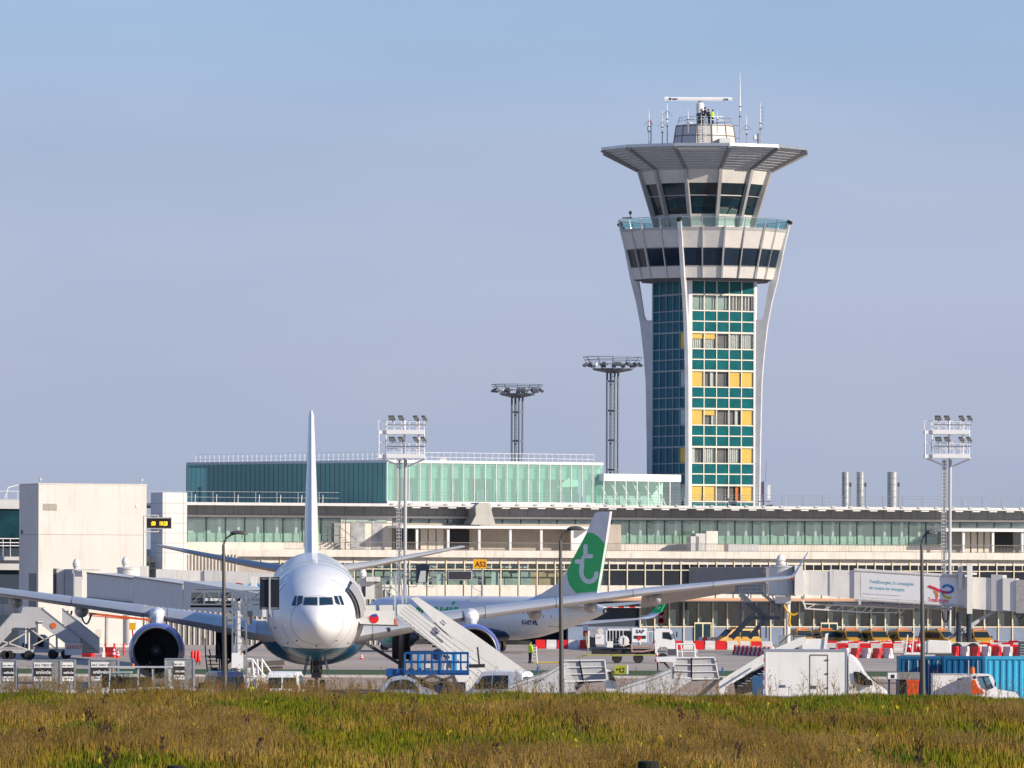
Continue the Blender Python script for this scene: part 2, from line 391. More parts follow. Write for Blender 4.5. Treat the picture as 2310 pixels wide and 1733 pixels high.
# canopy line and ground floor
zc = TZ(1354, 1500, -2.2)
m = M(TM); m.box(TS(1290), SR, -2.3, .39, zc-.12, zc+.12); m.box(TS(1290), SR, -2.36, -2.303, zc-.05, zc+.22, 1)
m.build('ground_floor_canopy', [GREYP, mat('rust_orange_edge', (.55, .30, .18), .6)], term)
zg1 = TZ(1359, 1500, 1.2); zg0 = TZ(1414, 1500, 1.2)
m = M(TM); m.box(TS(1290), SR, 1.0, 1.6, zg1, zb['can']+.0); m.build('ground_floor_header', GREYP, term)
m = M(TM); gb = 1.6; s = TS(1460); i = 0
blue = mat('blue_grey_panel', (.16, .21, .32), .6, var=.1)
m.box(TS(1290), SR, 1.02, 1.5, 0, zg0)
m.build('base_panel', blue, term)
m = M(TM); s = TS(1452)
while s < SR:
    m.box(s-.06, s+.06, .9, 1.15, 0, zg1); s += 1.62
m.box(TS(1452), SR, .95, 1.1, zg0-.05, zg0+.06)
m.build('ground_floor_post', MATS['cream_metal'], term)
s = TS(1452); i = 0
gback = [M(TM), M(TM)]
while s < SR-1.7:
    mw = M(TM); mw.quad((s+.06, 1.12, zg0), (s+1.56, 1.12, zg0), (s+1.56, 1.12, zg1), (s+.06, 1.12, zg1), 0)
    gback[i % 5 == 0].quad((s, 3.6, zg0-.3), (s+1.62, 3.6, zg0-.3), (s+1.62, 3.6, zg1+.2), (s, 3.6, zg1+.2))
    wo = mw.build('ground_floor_window', CLEARG, term)
    if random.random() < .45: bl = M(TM); bl.box(s+.3, s+.3+random.uniform(.3, .9), 1.9, 2.1, zg0, zg0+random.uniform(.6, 1.9)); bl.build('blind', CURT, wo); s += 1.62; i += 1
for j_ in (0, 1): gback[j_].build('interior_wall', roomcols[j_], term)
for pxd in (1585, 1870):                                  # two glazed double doors
    sd = TS(pxd, 1.0); d = M(TM)
    d.box(sd-.95, sd+.95, .84, .95, 0, zg0+.45, 0)
    for u in (-.85, .08): d.box(sd+u, sd+u+.77, .80, .86, .25, zg0+.3, 1)
    d.build('door', [MATS['cream_metal'], TEALG], term)
m = M(TM); m.box(TS(1300), TS(1452), 1.3, 1.5, 0, zg1); m.build('dark_gateway', mat('navy_gateway', (.012, .025, .05), .4), term)
m = M(TM); s = TS(1330, -1)
for k in range(9):
    m.box(s, s+.62, -1.2, -1.0, TZ(1371, 1400, -1), TZ(1367, 1400, -1), k % 2); s += .62
m.build('height_limit_bar', [WHITE2, RED], term)
# ---- upper (terrace) floor
zt = dict(w0=TZ(1228.5, 1500, T6), w1=TZ(1173.5, 1500, T6), tr=TZ(1168.5, 1500, T6), pn=TZ(1147, 1500, T6))
m = M(TM); m.box(TS(400, T6), SR, 3.4, 40, zr0, zr1); m.build('roof', mat('roof_edge_metal', (.62, .61, .60), .45, .2, streak=.1), term)
m = M(TM); s = TS(880, 3.4)
while s < SR:
    m.box(s, s+.35, 3.3, 3.39, zr1-.12, zr1+.08, 1); m.box(s+.5, s+1.35, 3.5, 3.8, zr0-.16, zr0-.03, 0); s += 1.96
m.build('roof_edge_bracket', [WHITE, STEEL], term)
m = M(TM); m.box(TS(400, T6), SR, T6, T6+.3, zt['tr'], zr0); m.build('roof_fascia', GREYP, term)
m = M(TM); m.box(TS(400, T6), SR, T6-.12, T6+.3, zt['w1'], zt['tr']); m.build('window_head', CREAM2, term)
m = M(TM); m.box(TS(400, T6), SR, T6-.10, T6+.3, zs1, zt['w0']); m.build('knee_wall', CREAM, term)
m = M(TM); m.box(TS(400, T6), SR, T6+.3, 12, zt['w1'], zt['w1']+.1); m.box(TS(400, T6), SR, 9.5, 9.8, zs1, zr0, 0)
m.build('interior_wall', mat('pale_interior', (.80, .82, .76), .8, var=.12, scale=.35), term)
m = M(TM); s = TS(400, T6); k = 0
while s < SR:
    m.box(s-.02, s+.02, T6-.01, T6, zt['tr']+.02, zr0-.02)
    s += 2.0
m.build('fascia_joint', DGREY, term)
# bands of windows on the terrace floor
bayu = 2.0
def upper_windows(pxa, pxb, ztop, zbot, full=True):
    s = TS(pxa, T6); e = TS(pxb, T6); n = max(1, round((e-s)/bayu)); bw = (e-s)/n
    for i in range(n):
        a = s+i*bw; mw = M(TM)
        mw.box(a-.05, a+.05, T6-.05, T6+.12, zbot, ztop, 0)
        mw.box(a+.05, a+bw-.05, T6+.0, T6+.1, ztop-.06, ztop, 0)
        mw.quad((a+.05, T6+.06, zbot), (a+bw-.05, T6+.06, zbot), (a+bw-.05, T6+.06, ztop-.06), (a+.05, T6+.06, ztop-.06), 1)
        if full:
            mw.box(a+.05, a+bw-.05, T6+.9, T6+1.0, zbot, zbot+.95, 3)
            if random.random() < .8: mw.box(a+bw-.38, a+bw-.12, T6+1.3, T6+1.5, zbot, ztop, 2)
            if random.random() < .7: q = random.uniform(.5, 1.2); mw.box(a+q, a+q+.22, T6+2.5, T6+2.8, zbot, ztop, 4)
            if random.random() < .6: q = random.uniform(.2, .9); mw.box(a+q, a+q+.7, T6+2, T6+2.3, zbot+.9, zbot+random.uniform(1.2, 2.2), 2)
        mw.build('window', [mat('dark_green_frame', (.015, .05, .055), .4), GREENG, WHITE, mat('mint_parapet', (.50, .62, .52), .7, var=.2, scale=1.5), roomcols[0]], term)
zcl = TZ(1181.5, 1050, T6)
upper_windows(422, 768, zt['w1'], zt['w0']); upper_windows(885, 1380, zt['w1'], zcl, False)
upper_windows(1380, 2128, zt['w1'], zt['w0']); upper_windows(2128, 2320, zt['w1'], TZ(1191, 2200, T6), False)
# dark frame between
def solidwall(pxa, pxb, z0, z1, mt, nm, t=T6, th=.12):
    m = M(TM); m.box(TS(pxa, t), TS(pxb, t), t-th, t+.25, z0, z1); return m.build(nm, mt, term)
solidwall(768, 885, zt['w0'], zt['w1'], CREAM2, 'service_wall')
solidwall(885, 1400, zs1, zcl, TAN, 'service_wall'); solidwall(2128, 2420, zs1, TZ(1191, 2200, T6), GREYP, 'service_wall', th=.13)
solidwall(1288, 1335, zs1, TZ(1194, 1300, 4.5), WHITE, 'service_wall', 4.2)
for i, (pa, pb) in enumerate(((770, 797), (799, 838), (842, 872))):          # clerestory lights and doors of the service wall
    m = M(TM); a, b_ = TS(pa, T6), TS(pb, T6); m.quad((a, T6-.13, TZ(1177.5, 800, T6)), (b_, T6-.13, TZ(1177.5, 800, T6)), (b_, T6-.13, TZ(1171, 800, T6)), (a, T6-.13, TZ(1171, 800, T6)), 0); m.box(a, b_, T6-.14, T6-.125, TZ(1178.6, 800, T6), TZ(1177.5, 800, T6), 1); m.build('window', [PALEG, DGREY], term)
for pa, pb, mt_ in ((752, 768, 'g'), (790, 822, 's'), (838, 862, 's')):
    m = M(TM); a, b_ = TS(pa, T6), TS(pb, T6); m.box(a, b_, T6-.18, T6-.12, zs1, TZ(1180, 800, T6)); m.build('service_door', GREYP if mt_ == 'g' else mat('door_metal', (.42, .42, .43), .35, .4, var=.25, scale=1.2), term)
m = M(TM)
for pa in (778, 838, 884): a = TS(pa, T6); m.box(a, a+.05, T6-.16, T6-.12, zs1, zt['w1'])
m.box(TS(768, T6), TS(885, T6), T6-.15, T6-.12, TZ(1180.5, 800, T6), TZ(1179.5, 800, T6)); m.build('panel_joint', DGREY, term)
m = M(TM); a = TS(763, 4.5)
for i in range(6): m.box(a+i*.3, a+i*.3+.32, 4.2, 5.2, zs1+1.5-i*.25, zs1+1.55-i*.25)
m.bar((a, 4.2, zs1+2.4), (a+1.9, 4.2, zs1+1.0), .05, .05); m.bar((a-.8, 4.2, zs1+2.4), (a, 4.2, zs1+2.4), .05, .05); m.bar((a-.8, 4.2, zs1+1.5), (a, 4.2, zs1+1.5), .08, .08)
for q in (-.8, 0): m.bar((a+q, 4.2, zs1), (a+q, 4.2, zs1+2.4), .05, .05)
m.build('roof_steps', DGREY, term)
# canopy slabs on the terrace
for (pa, pb, y0, y1, nm_) in ((893, 1336, 1185.5, 1191.5, 'terrace_canopy'), (2128, 2420, 1192.5, 1199, 'terrace_canopy')):
    m = M(TM); m.box(TS(pa, 3), TS(pb, 3), 2.4, T6-.15, TZ(y1, pa, 3), TZ(y0, pa, 3))
    m.build(nm_, WHITE, term)
    m = M(TM)
    for q in np.arange(TS(pa, 3)+2.2, TS(pb, 3), 3.4):
        m.box(q-.12, q+.12, 2.7, 2.95, zs1, TZ(y1, pa, 3))
    m.build('canopy_column', WHITE, term)
for i, pxg in enumerate((950, 968, 986)):
    m = M(TM); a = TS(pxg, 5.4); m.box(a, a+.75, 5.55, 5.7, zs1, TZ(1193, 950, 5)); m.build('shutter', CREAM2, term)
for pxg in (1016, 2245, 895):
    m = M(TM); a = TS(pxg, 5.4); m.box(a, a+2.1, 5.5, 5.7, zs1, TZ(1194, pxg, 5)); m.build('doorway', DARKIN, term)
for k in range(4):
    m = M(TM); a = TS(2178+k*15, 5.4); m.box(a, a+.62, 5.6, 5.72, zs1, TZ(1200, 2200, 5)); m.build('shutter', CREAM2, term)
# service stair blocks on terrace
m = M(TM); a = TS(1063, 3.6)
pr = [(0, 0), (.25, .9), (1.0, 1.0), (1.6, 1.05), (2.0, .7), (2.05, 0)]
m.prism([(a-.1+p[0]*1.0, TZ(1184, 1080, 3.4)+p[1]*1.3) for p in [(-.2, 0), (.35, .75), (.3, 1.45), (.7, 1.75), (1.9, 1.75), (2.1, 1.0), (2.5, 0)]], 2.9, 5.3)
m.build('roof_duct', mat('galvanised_duct', (.42, .41, .38), .5, .3, streak=.15), term, smooth=False)
for pxa, w_, h_ in ((1566, 1.1, 1.0), (1590, 1.3, 1.25), (1555, .9, .7), (1640, 3.4, .85)):
    m = M(TM); a = TS(pxa, 3); m.box(a, a+w_, 2.6, 3.8, zs1, zs1+h_+.9 if pxa < 1600 else zs1+.82)
    m.build('terrace_unit', LGREY if pxa != 1590 else CREAM, term)
# railing along the terrace
m = M(TM); zrt = zs1+.80
m.box(TS(640), SR, -.12, -.08, zrt-.03, zrt+.03); m.box(TS(640), SR, -.12, -.08, zs1+.05, zs1+.1)
s = TS(640)
while s < SR: m.box(s-.012, s+.012, -.11, -.085, zs1, zrt); s += .165
m.build('terrace_railing', mat('railing_bronze', (.20, .17, .15), .6), term)
# left annex zone beneath (px 400..660): louvres + white band already part of terrace band
# roof railing
def roof_rail(pa, pb, t, z, h=1.1, step=2.28, name='roof_railing', lab='', four=True, mt=MASTG):
    r = troot(name, lab, 'railing', (pa+pb)/2, t, z)
    m = M(TM); a, e = TS(pa, t), TS(pb, t)
    hs = (1, .74, .48, .22) if four else (1, .5)
    for q in hs: m.tube((a, t, z+h*q), (e, t, z+h*q), .022, n=4)
    m.build('rail', mt, r)
    m = M(TM); s = a
    while s <= e:
        m.tube((s, t, z), (s, t, z+h), .03, n=4); m.tube((s+.28, t-.3, z), (s+.38, t-.1, z+h*.75), .028, n=4); s += step
    m.build('post', mt, r)
roof_rail(930, 2420, 4.6, zr1, 1.15, lab='thin grey multi bar railing along the edge of the long terminal roof')
roof_rail(335, 765, 4.6, zr1-.05, 1.15, lab='pale grey railing on the terminal roof in front of the shaded side of the glass pavilion', four=False, mt=STEEL)
# ================================================================= glass pavilion
C0 = V(P(873, 1130, 764)); ZP0 = C0.z-.2; ZP1 = P(873, 1043.5, 764).z
CR = P(1361, 1130, 777); CLf = P(420, 1130, 786); CR.z = CLf.z = ZP0; C0.z = ZP0
pav = root('glass_pavilion', 'two sided mint glass block on top of the terminal roof, its left side coloured teal as shade', 'building', C0)
def frame2(a, b):
    x = (b-a); x.z = 0; l = x.length; x.normalize(); n = V((-x.y, x.x, 0))
    return Matrix(((x.x, n.x, 0, a.x), (x.y, n.y, 0, a.y), (0, 0, 1, a.z), (0, 0, 0, 1))), l
FR, LR = frame2(C0, CR); FL, LL = frame2(CLf, C0); hp = ZP1-ZP0
m = M(); bk = N*11
top = [C0, CR, CR+bk, C0+bk*1.2, CLf+V((.8, .8, 0))]
top[4:] = [CLf+V((.7, .8, 0)), CLf]; top = [top[0], top[1], top[2], top[4], top[5]]
m.add([(p.x, p.y, ZP1-.02) for p in top]+[(p.x, p.y, ZP1+.28) for p in top], [(4,3,2,1,0),(5,6,7,8,9)]+[(i, (i+1) % 5, 5+(i+1) % 5, 5+i) for i in range(5)])
m.build('roof', mat('pavilion_roof_edge', (.60, .62, .60), .4), pav)
m = M(FR); m.box(0, LR, -.1, .4, -.5, .18, 0); m.build('sill', WHITE, pav)
m = M(FL); m.box(0, LL-.1, -.1, .4, -.5, .05, 0); m.build('sill', GREYP, pav)
nR = 20; bw = LR/nR
mintr = mat('mint_room', (.50, .70, .60), .8, var=.15, scale=.3); blindm = mat('mint_blind', (.56, .74, .64), .7, var=.05)
m = M(FR); m.box(0, LR, 5.5, 5.7, 0, hp); m.box(0, LR, .3, 5.5, hp-.3, hp-.1); m.box(-.0, LR, .3, 5.5, .0, .05); m.build('interior_wall', mintr, pav)
random.seed(11)
for i in range(nR):
    mw = M(FR); a = i*bw
    mw.box(a-.035, a+.035, -.03, .1, .18, hp, 0); mw.box(a+.035, a+.075, .0, .1, .18, hp, 4)
    mw.quad((a+.07, .04, .18), (a+bw-.05, .04, .18), (a+bw-.05, .04, hp), (a+.07, .04, hp), 1)
    mw.box(a+.08, a+bw*.86, .5, .55, hp*.62, hp-.1, 2)
    r_ = random.random()
    if r_ < .55: mw.box(a+.08, a+bw*random.choice((.6, .86)), .55, .6, .2, hp*.6, 2)
    elif r_ < .85: mw.box(a+.08, a+bw*.9, 1.2, 1.3, .2, hp*random.uniform(.25, .58), 3)
    if random.random() < .3: mw.box(a+.4, a+.7, .9, 1.0, .2, hp*.5, 2)
    mw.build('window', [WHITE, MINT, blindm, mat('grey_green_cabinet', (.22, .30, .29), .7), DARKIN], pav)
nL = 43; bw = LL/nL
tealr = glass('shaded_mint_glass', (.17, .56, .50), .07, milk=.65)  # left side's shade is put into darker glass, bars, sill and room colours
m = M(FL); m.box(0, LL-.5, 3.0, 3.2, 0, hp); m.box(0, LL-.5, .3, 3, hp-.3, hp-.1); m.build('interior_wall', mat('shaded_mint_room', (.22, .34, .34), .8, var=.3, scale=.5), pav)
for i in range(nL):
    mw = M(FL); a = i*bw
    mw.box(a-.02, a+.02, .0, .06, 0, hp, 0)
    mw.quad((a+.04, .0, .05), (a+bw-.04, .0, .05), (a+bw-.04, .0, hp), (a+.04, .0, hp), 1)
    r_ = random.random()
    if r_ < .3: mw.box(a+.15, a+bw*.8, .9, 1.0, .1, hp*random.uniform(.3, .75), 2)
    elif r_ < .5: mw.box(a+.15, a+bw*.9, .9, 1.0, .1, hp*random.uniform(.2, .45), 3)
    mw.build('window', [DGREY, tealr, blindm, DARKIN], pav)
# pavilion railings
for (A, B, lab, y_) in ((CLf+V((1.0, 1, 0)), C0+V((0, .6, 0)), 'white upright railing on the roof of the shaded teal side of the glass pavilion', 0), (C0+V((.2, .6, 0)), P(1340, 1130, 777)+V((0, .6, 0)), 'white railing on the roof of the bright mint side of the glass pavilion', 1)):
    A = V((A.x, A.y, ZP1+.28)); B = V((B.x, B.y, ZP1+.28)); r = root('roof_railing', lab, 'railing', (A+B)/2)
    m = M(); n = 40 if not y_ else 34
    for q in (.85, .35): m.tube(A+V((0, 0, q)), B+V((0, 0, q)), .02, n=4)
    m.build('rail', WHITE2, r)
    m = M()
    for i in range(n+1):
        p = A.lerp(B, i/n); m.tube(p, p+V((0, 0, .85)), .045 if not y_ else .03, n=4)
    m.build('post', WHITE2, r)
m = M(); p = P(1000, 1043, 768); m.box(p.x-.35, p.x+.35, p.y, p.y+.8, p.z, p.z+.45); m.box(p.x-.42, p.x+.42, p.y-.05, p.y+.85, p.z+.45, p.z+.52)
m.build('roof_vent', WHITE, label='small white box vent on the mint glass pavilion roof', cat='vent')
# link corridor between pavilion and tower
A = P(1362, 1145, 776); B = P(1536, 1145, 782); lk, ll = frame2(V((A.x, A.y, 0)), V((B.x, B.y, 0)))
zl = [P(1450, y, 779).z for y in (1150, 1086, 1070)]
link = root('link_corridor', 'low glazed corridor with a white parapet joining the mint pavilion to the tower', 'building', (A.x, A.y, zl[0]))
m = M(lk); m.box(0, ll, 0, 3.5, zl[1], zl[2]); m.build('parapet', WHITE, link)
m = M(lk); m.box(0, ll, 3.3, 3.5, zl[0], zl[1]); m.build('back_wall', mintr, link)
for i in range(7):
    a = i*ll/7; b_ = (i+1)*ll/7; mw = M(lk)
    mw.box(a-.04, a+.04, -.02, .08, zl[0], zl[1], 0)
    mw.quad((a+.04, .03, zl[0]), (b_-.04, .03, zl[0]), (b_-.04, .03, zl[1]), (a+.04, .03, zl[1]), 1)
    if i < 6: mw.bar((a+.1, 1.0, zl[1]-.1), (b_+.3, 1.0, zl[0]+.3), .12, .16, 2)
    mw.build('window', [WHITE, GREENG, WHITE], link)
# ================================================================= CONTROL TOWER
TD = 790.0; TK = F/TD; TCc = P(1586.5, 1305, TD); TC = V((TCc.x, TD, 0))
def tz(py): return H+(HY-py+1.5)/TK
def tr_(px): return px/TK
def pv(r, phi, z): a = R(phi); return V((TC.x+r*math.sin(a), TC.y-r*math.cos(a), z))
VA = [-18+30*k for k in range(12)]
tow = root('control_tower', 'tall white airport control tower with a flared louvred crown and teal and yellow glazed shaft', 'tower', TC)
def ring12(r, z): return [pv(r, a, z) for a in VA]
def frust(m, r0, z0, r1, z1, mi=0, cap=False): m.loft([ring12(r0, z0), ring12(r1, z1)], mi, cap)
TW = mat('tower_white_panel', (.60, .575, .54), .5, var=.06, streak=.10)
TG = mat('tower_grey_metal', (.40, .40, .40), .45, .3, var=.1)
# crown
rc0, zc0, rc1, zc1 = tr_(148), tz(390), tr_(237), tz(343)
m = M(); frust(m, rc0, zc0+.65, rc1-.1, zc1+.28, cap=True); m.build('crown_roof', mat('crown_sheet', (.30, .31, .33), .6), tow)
m = M()
for a in VA:
    m.bar(pv(rc0-.2, a, zc0+.05), pv(rc1+.05, a, zc1+.05), .34, .5)
m.build('crown_rib', mat('crown_rib_metal', (.20, .205, .22), .5, .2), tow)
m = M()
for k in range(12):
    a0, a1 = VA[k], VA[k]+30
    for i in range(9):
        f0 = (i+.05)/9; f1 = (i+.55)/9
        za = zc0+(zc1-zc0)*f0+.0; zb_ = zc0+(zc1-zc0)*f1-.02
        ra, rb = rc0+(rc1-rc0)*f0, rc0+(rc1-rc0)*f1
        p = [pv(ra, a0, za), pv(ra, a1, za), pv(rb, a1, zb_+.10), pv(rb, a0, zb_+.10)]
        m.hexa(p+[q+V((0, 0, .06)) for q in p]); e_ = [pv(rb, a0, zb_+.02), pv(rb, a1, zb_+.02), pv(rb+.05, a1, zb_+.02), pv(rb+.05, a0, zb_+.02)]; m.hexa(e_+[q+V((0, 0, .20)) for q in e_])
m.build('crown_louvre', mat('louvre_blade', (.42, .43, .45), .4, .2), tow)
m = M()
for k in range(12):
    p = [pv(rc1, VA[k], zc1), pv(rc1, VA[k]+30, zc1), pv(rc1+.12, VA[k]+30, zc1), pv(rc1+.12, VA[k], zc1)]
    m.hexa(p+[q+V((0, 0, .32)) for q in p])
m.build('crown_rim', ALU, tow)
# cab
zcb = [tz(y) for y in (390, 419.5, 488, 503, 519)]
rr = lambda y: tr_(109+(148-109)*(503-y)/(503-390))
m = M(); frust(m, rr(419.5), zcb[1], rr(390), zcb[0]); frust(m, rr(503)+.0, zcb[3], rr(488), zcb[2]); frust(m, rr(503), zcb[4]-.2, rr(503), zcb[3])
m.build('cab_wall', TW, tow)
m = M(); frust(m, rr(488)-3.0, zcb[2]-.3, rr(419.5)-3.0, zcb[1]+.2, cap=True); m.build('cab_core', DARKIN, tow)
for k in range(12):
    a0, a1 = VA[k]+1.2, VA[k]+28.8; mw = M()
    z0, z1 = zcb[2], zcb[1]; r0, r1 = rr(488)-.03, rr(419.5)-.03
    mw.quad(pv(r0, a0, z0), pv(r0, a1, z0), pv(r1, a1, z1), pv(r1, a0, z1), 0)
    zm = z0+(z1-z0)*.60; rm = r0+(r1-r0)*.60
    mw.bar(pv(rm+.03, a0, zm), pv(rm+.03, a1, zm), .08, .09, 1)
    mw.build('cab_window', [mat('cab_glass', (.002, .020, .034), .06, var=.5, scale=.55, spec=.7), TG], tow)
m = M()
for a in VA: m.bar(pv(rr(503)-.0, a, zcb[4]-.2), pv(rr(390)+.15, a, zcb[0]+.1), .36, .5, up=pv(1, a, 0)-pv(0, a, 0))
m.build('cab_rib', TG, tow)
# gallery + collar
rg, zg = tr_(193), tz(521)
yc = {y: tz(y) for y in (521, 546, 566.5, 606.5, 633)}
rcl = lambda y: tr_(163+(192-163)*(633-y)/(633-521))
m = M(); m.add(ring12(rg, zg), [tuple(range(12))]); m.add(ring12(rg, zg-.3), [tuple(range(12))[::-1]]); frust(m, rg, zg-.3, rg+.05, zg+.02)
m.build('gallery_floor', TG, tow)
m = M(); frust(m, rcl(566.5), yc[566.5], rcl(521), yc[521]-.3); frust(m, rcl(633), yc[633], rcl(606.5), yc[606.5]); m.build('collar_wall', TW, tow)
m = M()
for y in (546, 545): pass
for k in range(12):
    m.bar(pv(rcl(546)+.01, VA[k], yc[546]), pv(rcl(546)+.01, VA[k]+30, yc[546]), .04, .05)
    for y in (566.5, 606.5): m.bar(pv(rcl(y)+.0, VA[k], tz(y)), pv(rcl(y)+.0, VA[k]+30, tz(y)), .1, .08)
m.build('collar_joint', mat('joint_grey', (.22, .22, .22), .7), tow)
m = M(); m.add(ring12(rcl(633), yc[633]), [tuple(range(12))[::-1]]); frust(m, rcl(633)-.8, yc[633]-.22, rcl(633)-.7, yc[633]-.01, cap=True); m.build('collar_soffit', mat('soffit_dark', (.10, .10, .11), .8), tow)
for k in range(12):
    for h_ in (0, 1):
        a0, a1 = VA[k], VA[k]+30; q0, q1 = (.03, .485) if h_ == 0 else (.515, .97); mw = M()
        lp = lambda r, z, q: pv(r, a0, z).lerp(pv(r, a1, z), q)
        mw.quad(lp(rcl(606.5)-.05, yc[606.5], q0), lp(rcl(606.5)-.05, yc[606.5], q1), lp(rcl(566.5)-.05, yc[566.5], q1), lp(rcl(566.5)-.05, yc[566.5], q0), 0)
        mw.build('collar_window', NAVYG, tow)
m = M()
for k in range(12):
    lp = lambda r, z, q: pv(r, VA[k], z).lerp(pv(r, VA[k]+30, z), q)
    for q, w_ in ((0, .2), (.5, .12)):
        m.bar(lp(rcl(633)+.08, yc[633]-.02, q), lp(rcl(521)+.12, yc[521]+.1, q), w_, .22, up=pv(1, VA[k]+30*q, 0)-pv(0, VA[k], 0))
m.build('collar_rib', ALU, tow)
m = M(); zt0, zt1 = zg+.05, zg+1.1
for k in range(12):
    a0, a1 = VA[k], VA[k]+30
    m.quad(pv(rg+.1, a0, zt0+.08), pv(rg+.1, a1, zt0+.08), pv(rg+.28, a1, zt1-.1), pv(rg+.28, a0, zt1-.1))
m.build('gallery_glass', RAILG, tow)
m = M()
for k in range(12):
    lp = lambda r, z, q: pv(r, VA[k], z).lerp(pv(r, VA[k]+30, z), q)
    m.tube(lp(rg+.2, zt1, 0), lp(rg+.2, zt1, 1), .04, n=5)
    for q in (0, .5): m.bar(lp(rg+.08, zg, q), lp(rg+.3, zt1-.06, q), .1, .1)
m.build('gallery_rail', ALU, tow)
# shaft: square, corners at -18, 72, 162, -108
Rs = tr_(123); zs_t = tz(635); cor = [-18, 72, 162, -108]
m = M(); m.loft([[pv(Rs-1.2, a, 0) for a in cor], [pv(Rs-1.2, a, zs_t) for a in cor]], 0); m.build('shaft_core', DARKIN, tow)
m = M()
for a in cor:
    m.loft([[pv(Rs+d, a+e, z) for d, e in ((.04, 0), (-.12, 3.2), (-.6, 0), (-.12, -3.2))] for z in (0, zs_t)])
m.build('corner_column', WHITE2, tow)
fp = [(201, 507), (188, 560), (173, 632), (160, 680), (150, 730), (142, 795), (136.5, 860), (133.5, 1000), (131, 1200), (131, 1440), (122, 1440), (122, 727), (126, 722), (136, 722), (141, 712), (153.5, 637), (184, 521), (192, 507)]
for a in cor:
    pf = M()
    dirv = pv(1, a, 0)-pv(0, a, 0); sd = V((-dirv.y, dirv.x, 0))
    n = len(fp); vs = [pv(tr_(r_), a, tz(y))-sd*.2 for r_, y in fp]+[pv(tr_(r_), a, tz(y))+sd*.2 for r_, y in fp]
    pf.add(vs, [tuple(range(n)), tuple(range(n, 2*n))[::-1]]+[(i, n+i, n+(i+1) % n, (i+1) % n) for i in range(n)])
    fo = pf.build('fin', mat('fin_white_concrete', (.60, .60, .60), .55, var=.08, streak=.08), tow)
    cp = M(); cp.bar(pv(tr_(198), a, tz(507)), pv(tr_(201), a, tz(501)), .45, .5); cp.build('fin_cap', BLACK, fo)
rows = [(637, 667, 'T')]
y = 667.0
while y < 1440:
    rows.append((y, y+37.6, 'W')); rows.append((y+37.6, y+61.5, 'T')); rows.append((y+61.5, y+85.6, 'T')); y += 85.6
content = {0: 'pppqq', 1: 'yYdcc', 2: 'yvdyy', 3: 'yhdvy', 4: 'lcdcy', 5: 'yydoy'}
def shaft_face(ca, cb, front):
    A_, B_ = pv(Rs, ca, 0), pv(Rs, cb, 0); fm, fl = frame2(A_, B_); e = .36; nc = 5; cw = (fl-2*e)/nc
    teal = M(fm); mul = M(fm)
    for (y0, y1, kd) in rows:
        z1, z0 = tz(y0), tz(y1)
        if kd == 'T': teal.box(e, fl-e, -.0, .1, z0, z1)
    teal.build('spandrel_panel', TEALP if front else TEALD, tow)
    for c in range(nc+1): mul.box(e+c*cw-.05, e+c*cw+.05, -.09, -.005, 0, zs_t)
    for (y0, y1, kd) in rows: mul.box(e+.07, fl-e-.07, -.08, -.006, tz(y0)-(.06 if kd == 'T' else .13), tz(y0)+.06)
    mul.build('glazing_bar', mat('cream_glazing_bar', (.68, .63, .54), .4) if front else mat('shade_side_glazing_bar', (.25, .29, .31), .4), tow)  # faces turned from the sun carry shade in their bar and glass colours
    wi = -1
    for (y0, y1, kd) in rows:
        if kd != 'W': continue
        wi += 1; z1, z0 = tz(y0), tz(y1); hh = z1-z0
        for c in range(nc):
            a = e+c*cw+.065; b_ = e+(c+1)*cw-.065; mw = M(fm); k = content.get(wi, 'yydyy')[c]
            mats_ = [glass('shaft_glass', (.85, .88, .86), .06), YEL, CURT, ROOMG, PALEG, ORANGE, TEALD, WHITE]
            if front:
                mw.box(a, b_, .42, .5, z0, z1, {'p': 4, 'l': 3}.get(k, 3))
                if k in 'yYh': mw.box(a, b_, .10, .14, z0+(.04 if k == 'y' and wi != 1 else hh*.6), z1-.05, 1)
                if (k in 'Yy' and wi == 1) or k == 'c':
                    for q in range(6):
                        u = a+(b_-a)*q/6; mw.box(u, u+(b_-a)/9, .2+.03*(q % 2), .26+.03*(q % 2), z0+.03, z1-.05 if k == 'c' else z1-hh*.42, 2)
                if k == 'v': mw.box(a+(b_-a)*.58, a+(b_-a)*.82, .2, .26, z0, z1-.05, 2)
                if k == 'h': mw.box(a+(b_-a)*.7, b_, .2, .26, z0, z1-hh*.4, 2)
                if k == 'o': mw.box(a+(b_-a)*.65, b_-.05, .2, .26, z0, z1-.1, 5)
                if k == 'l': mw.box(a, a+(b_-a)*.35, .2, .26, z0, z1-.05, 2)
                if k == 'q':
                    for u in (.05, .34, .62, .9): mw.box(a+(b_-a)*u, a+(b_-a)*u+.09, .12, .2, z0, z1-.1, 7)
                    mw.box(a, b_, .12, .2, z1-.22, z1-.12, 7)
                mw.quad((a, .03, z0), (b_, .03, z0), (b_, .03, z1), (a, .03, z1), 0)
            else:
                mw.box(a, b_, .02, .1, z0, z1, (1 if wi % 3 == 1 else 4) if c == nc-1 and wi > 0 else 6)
            mw.build('window', mats_, tow)
shaft_face(-18, 72, True); shaft_face(-108, -18, False); shaft_face(72, 162, True); shaft_face(162, 252, False)
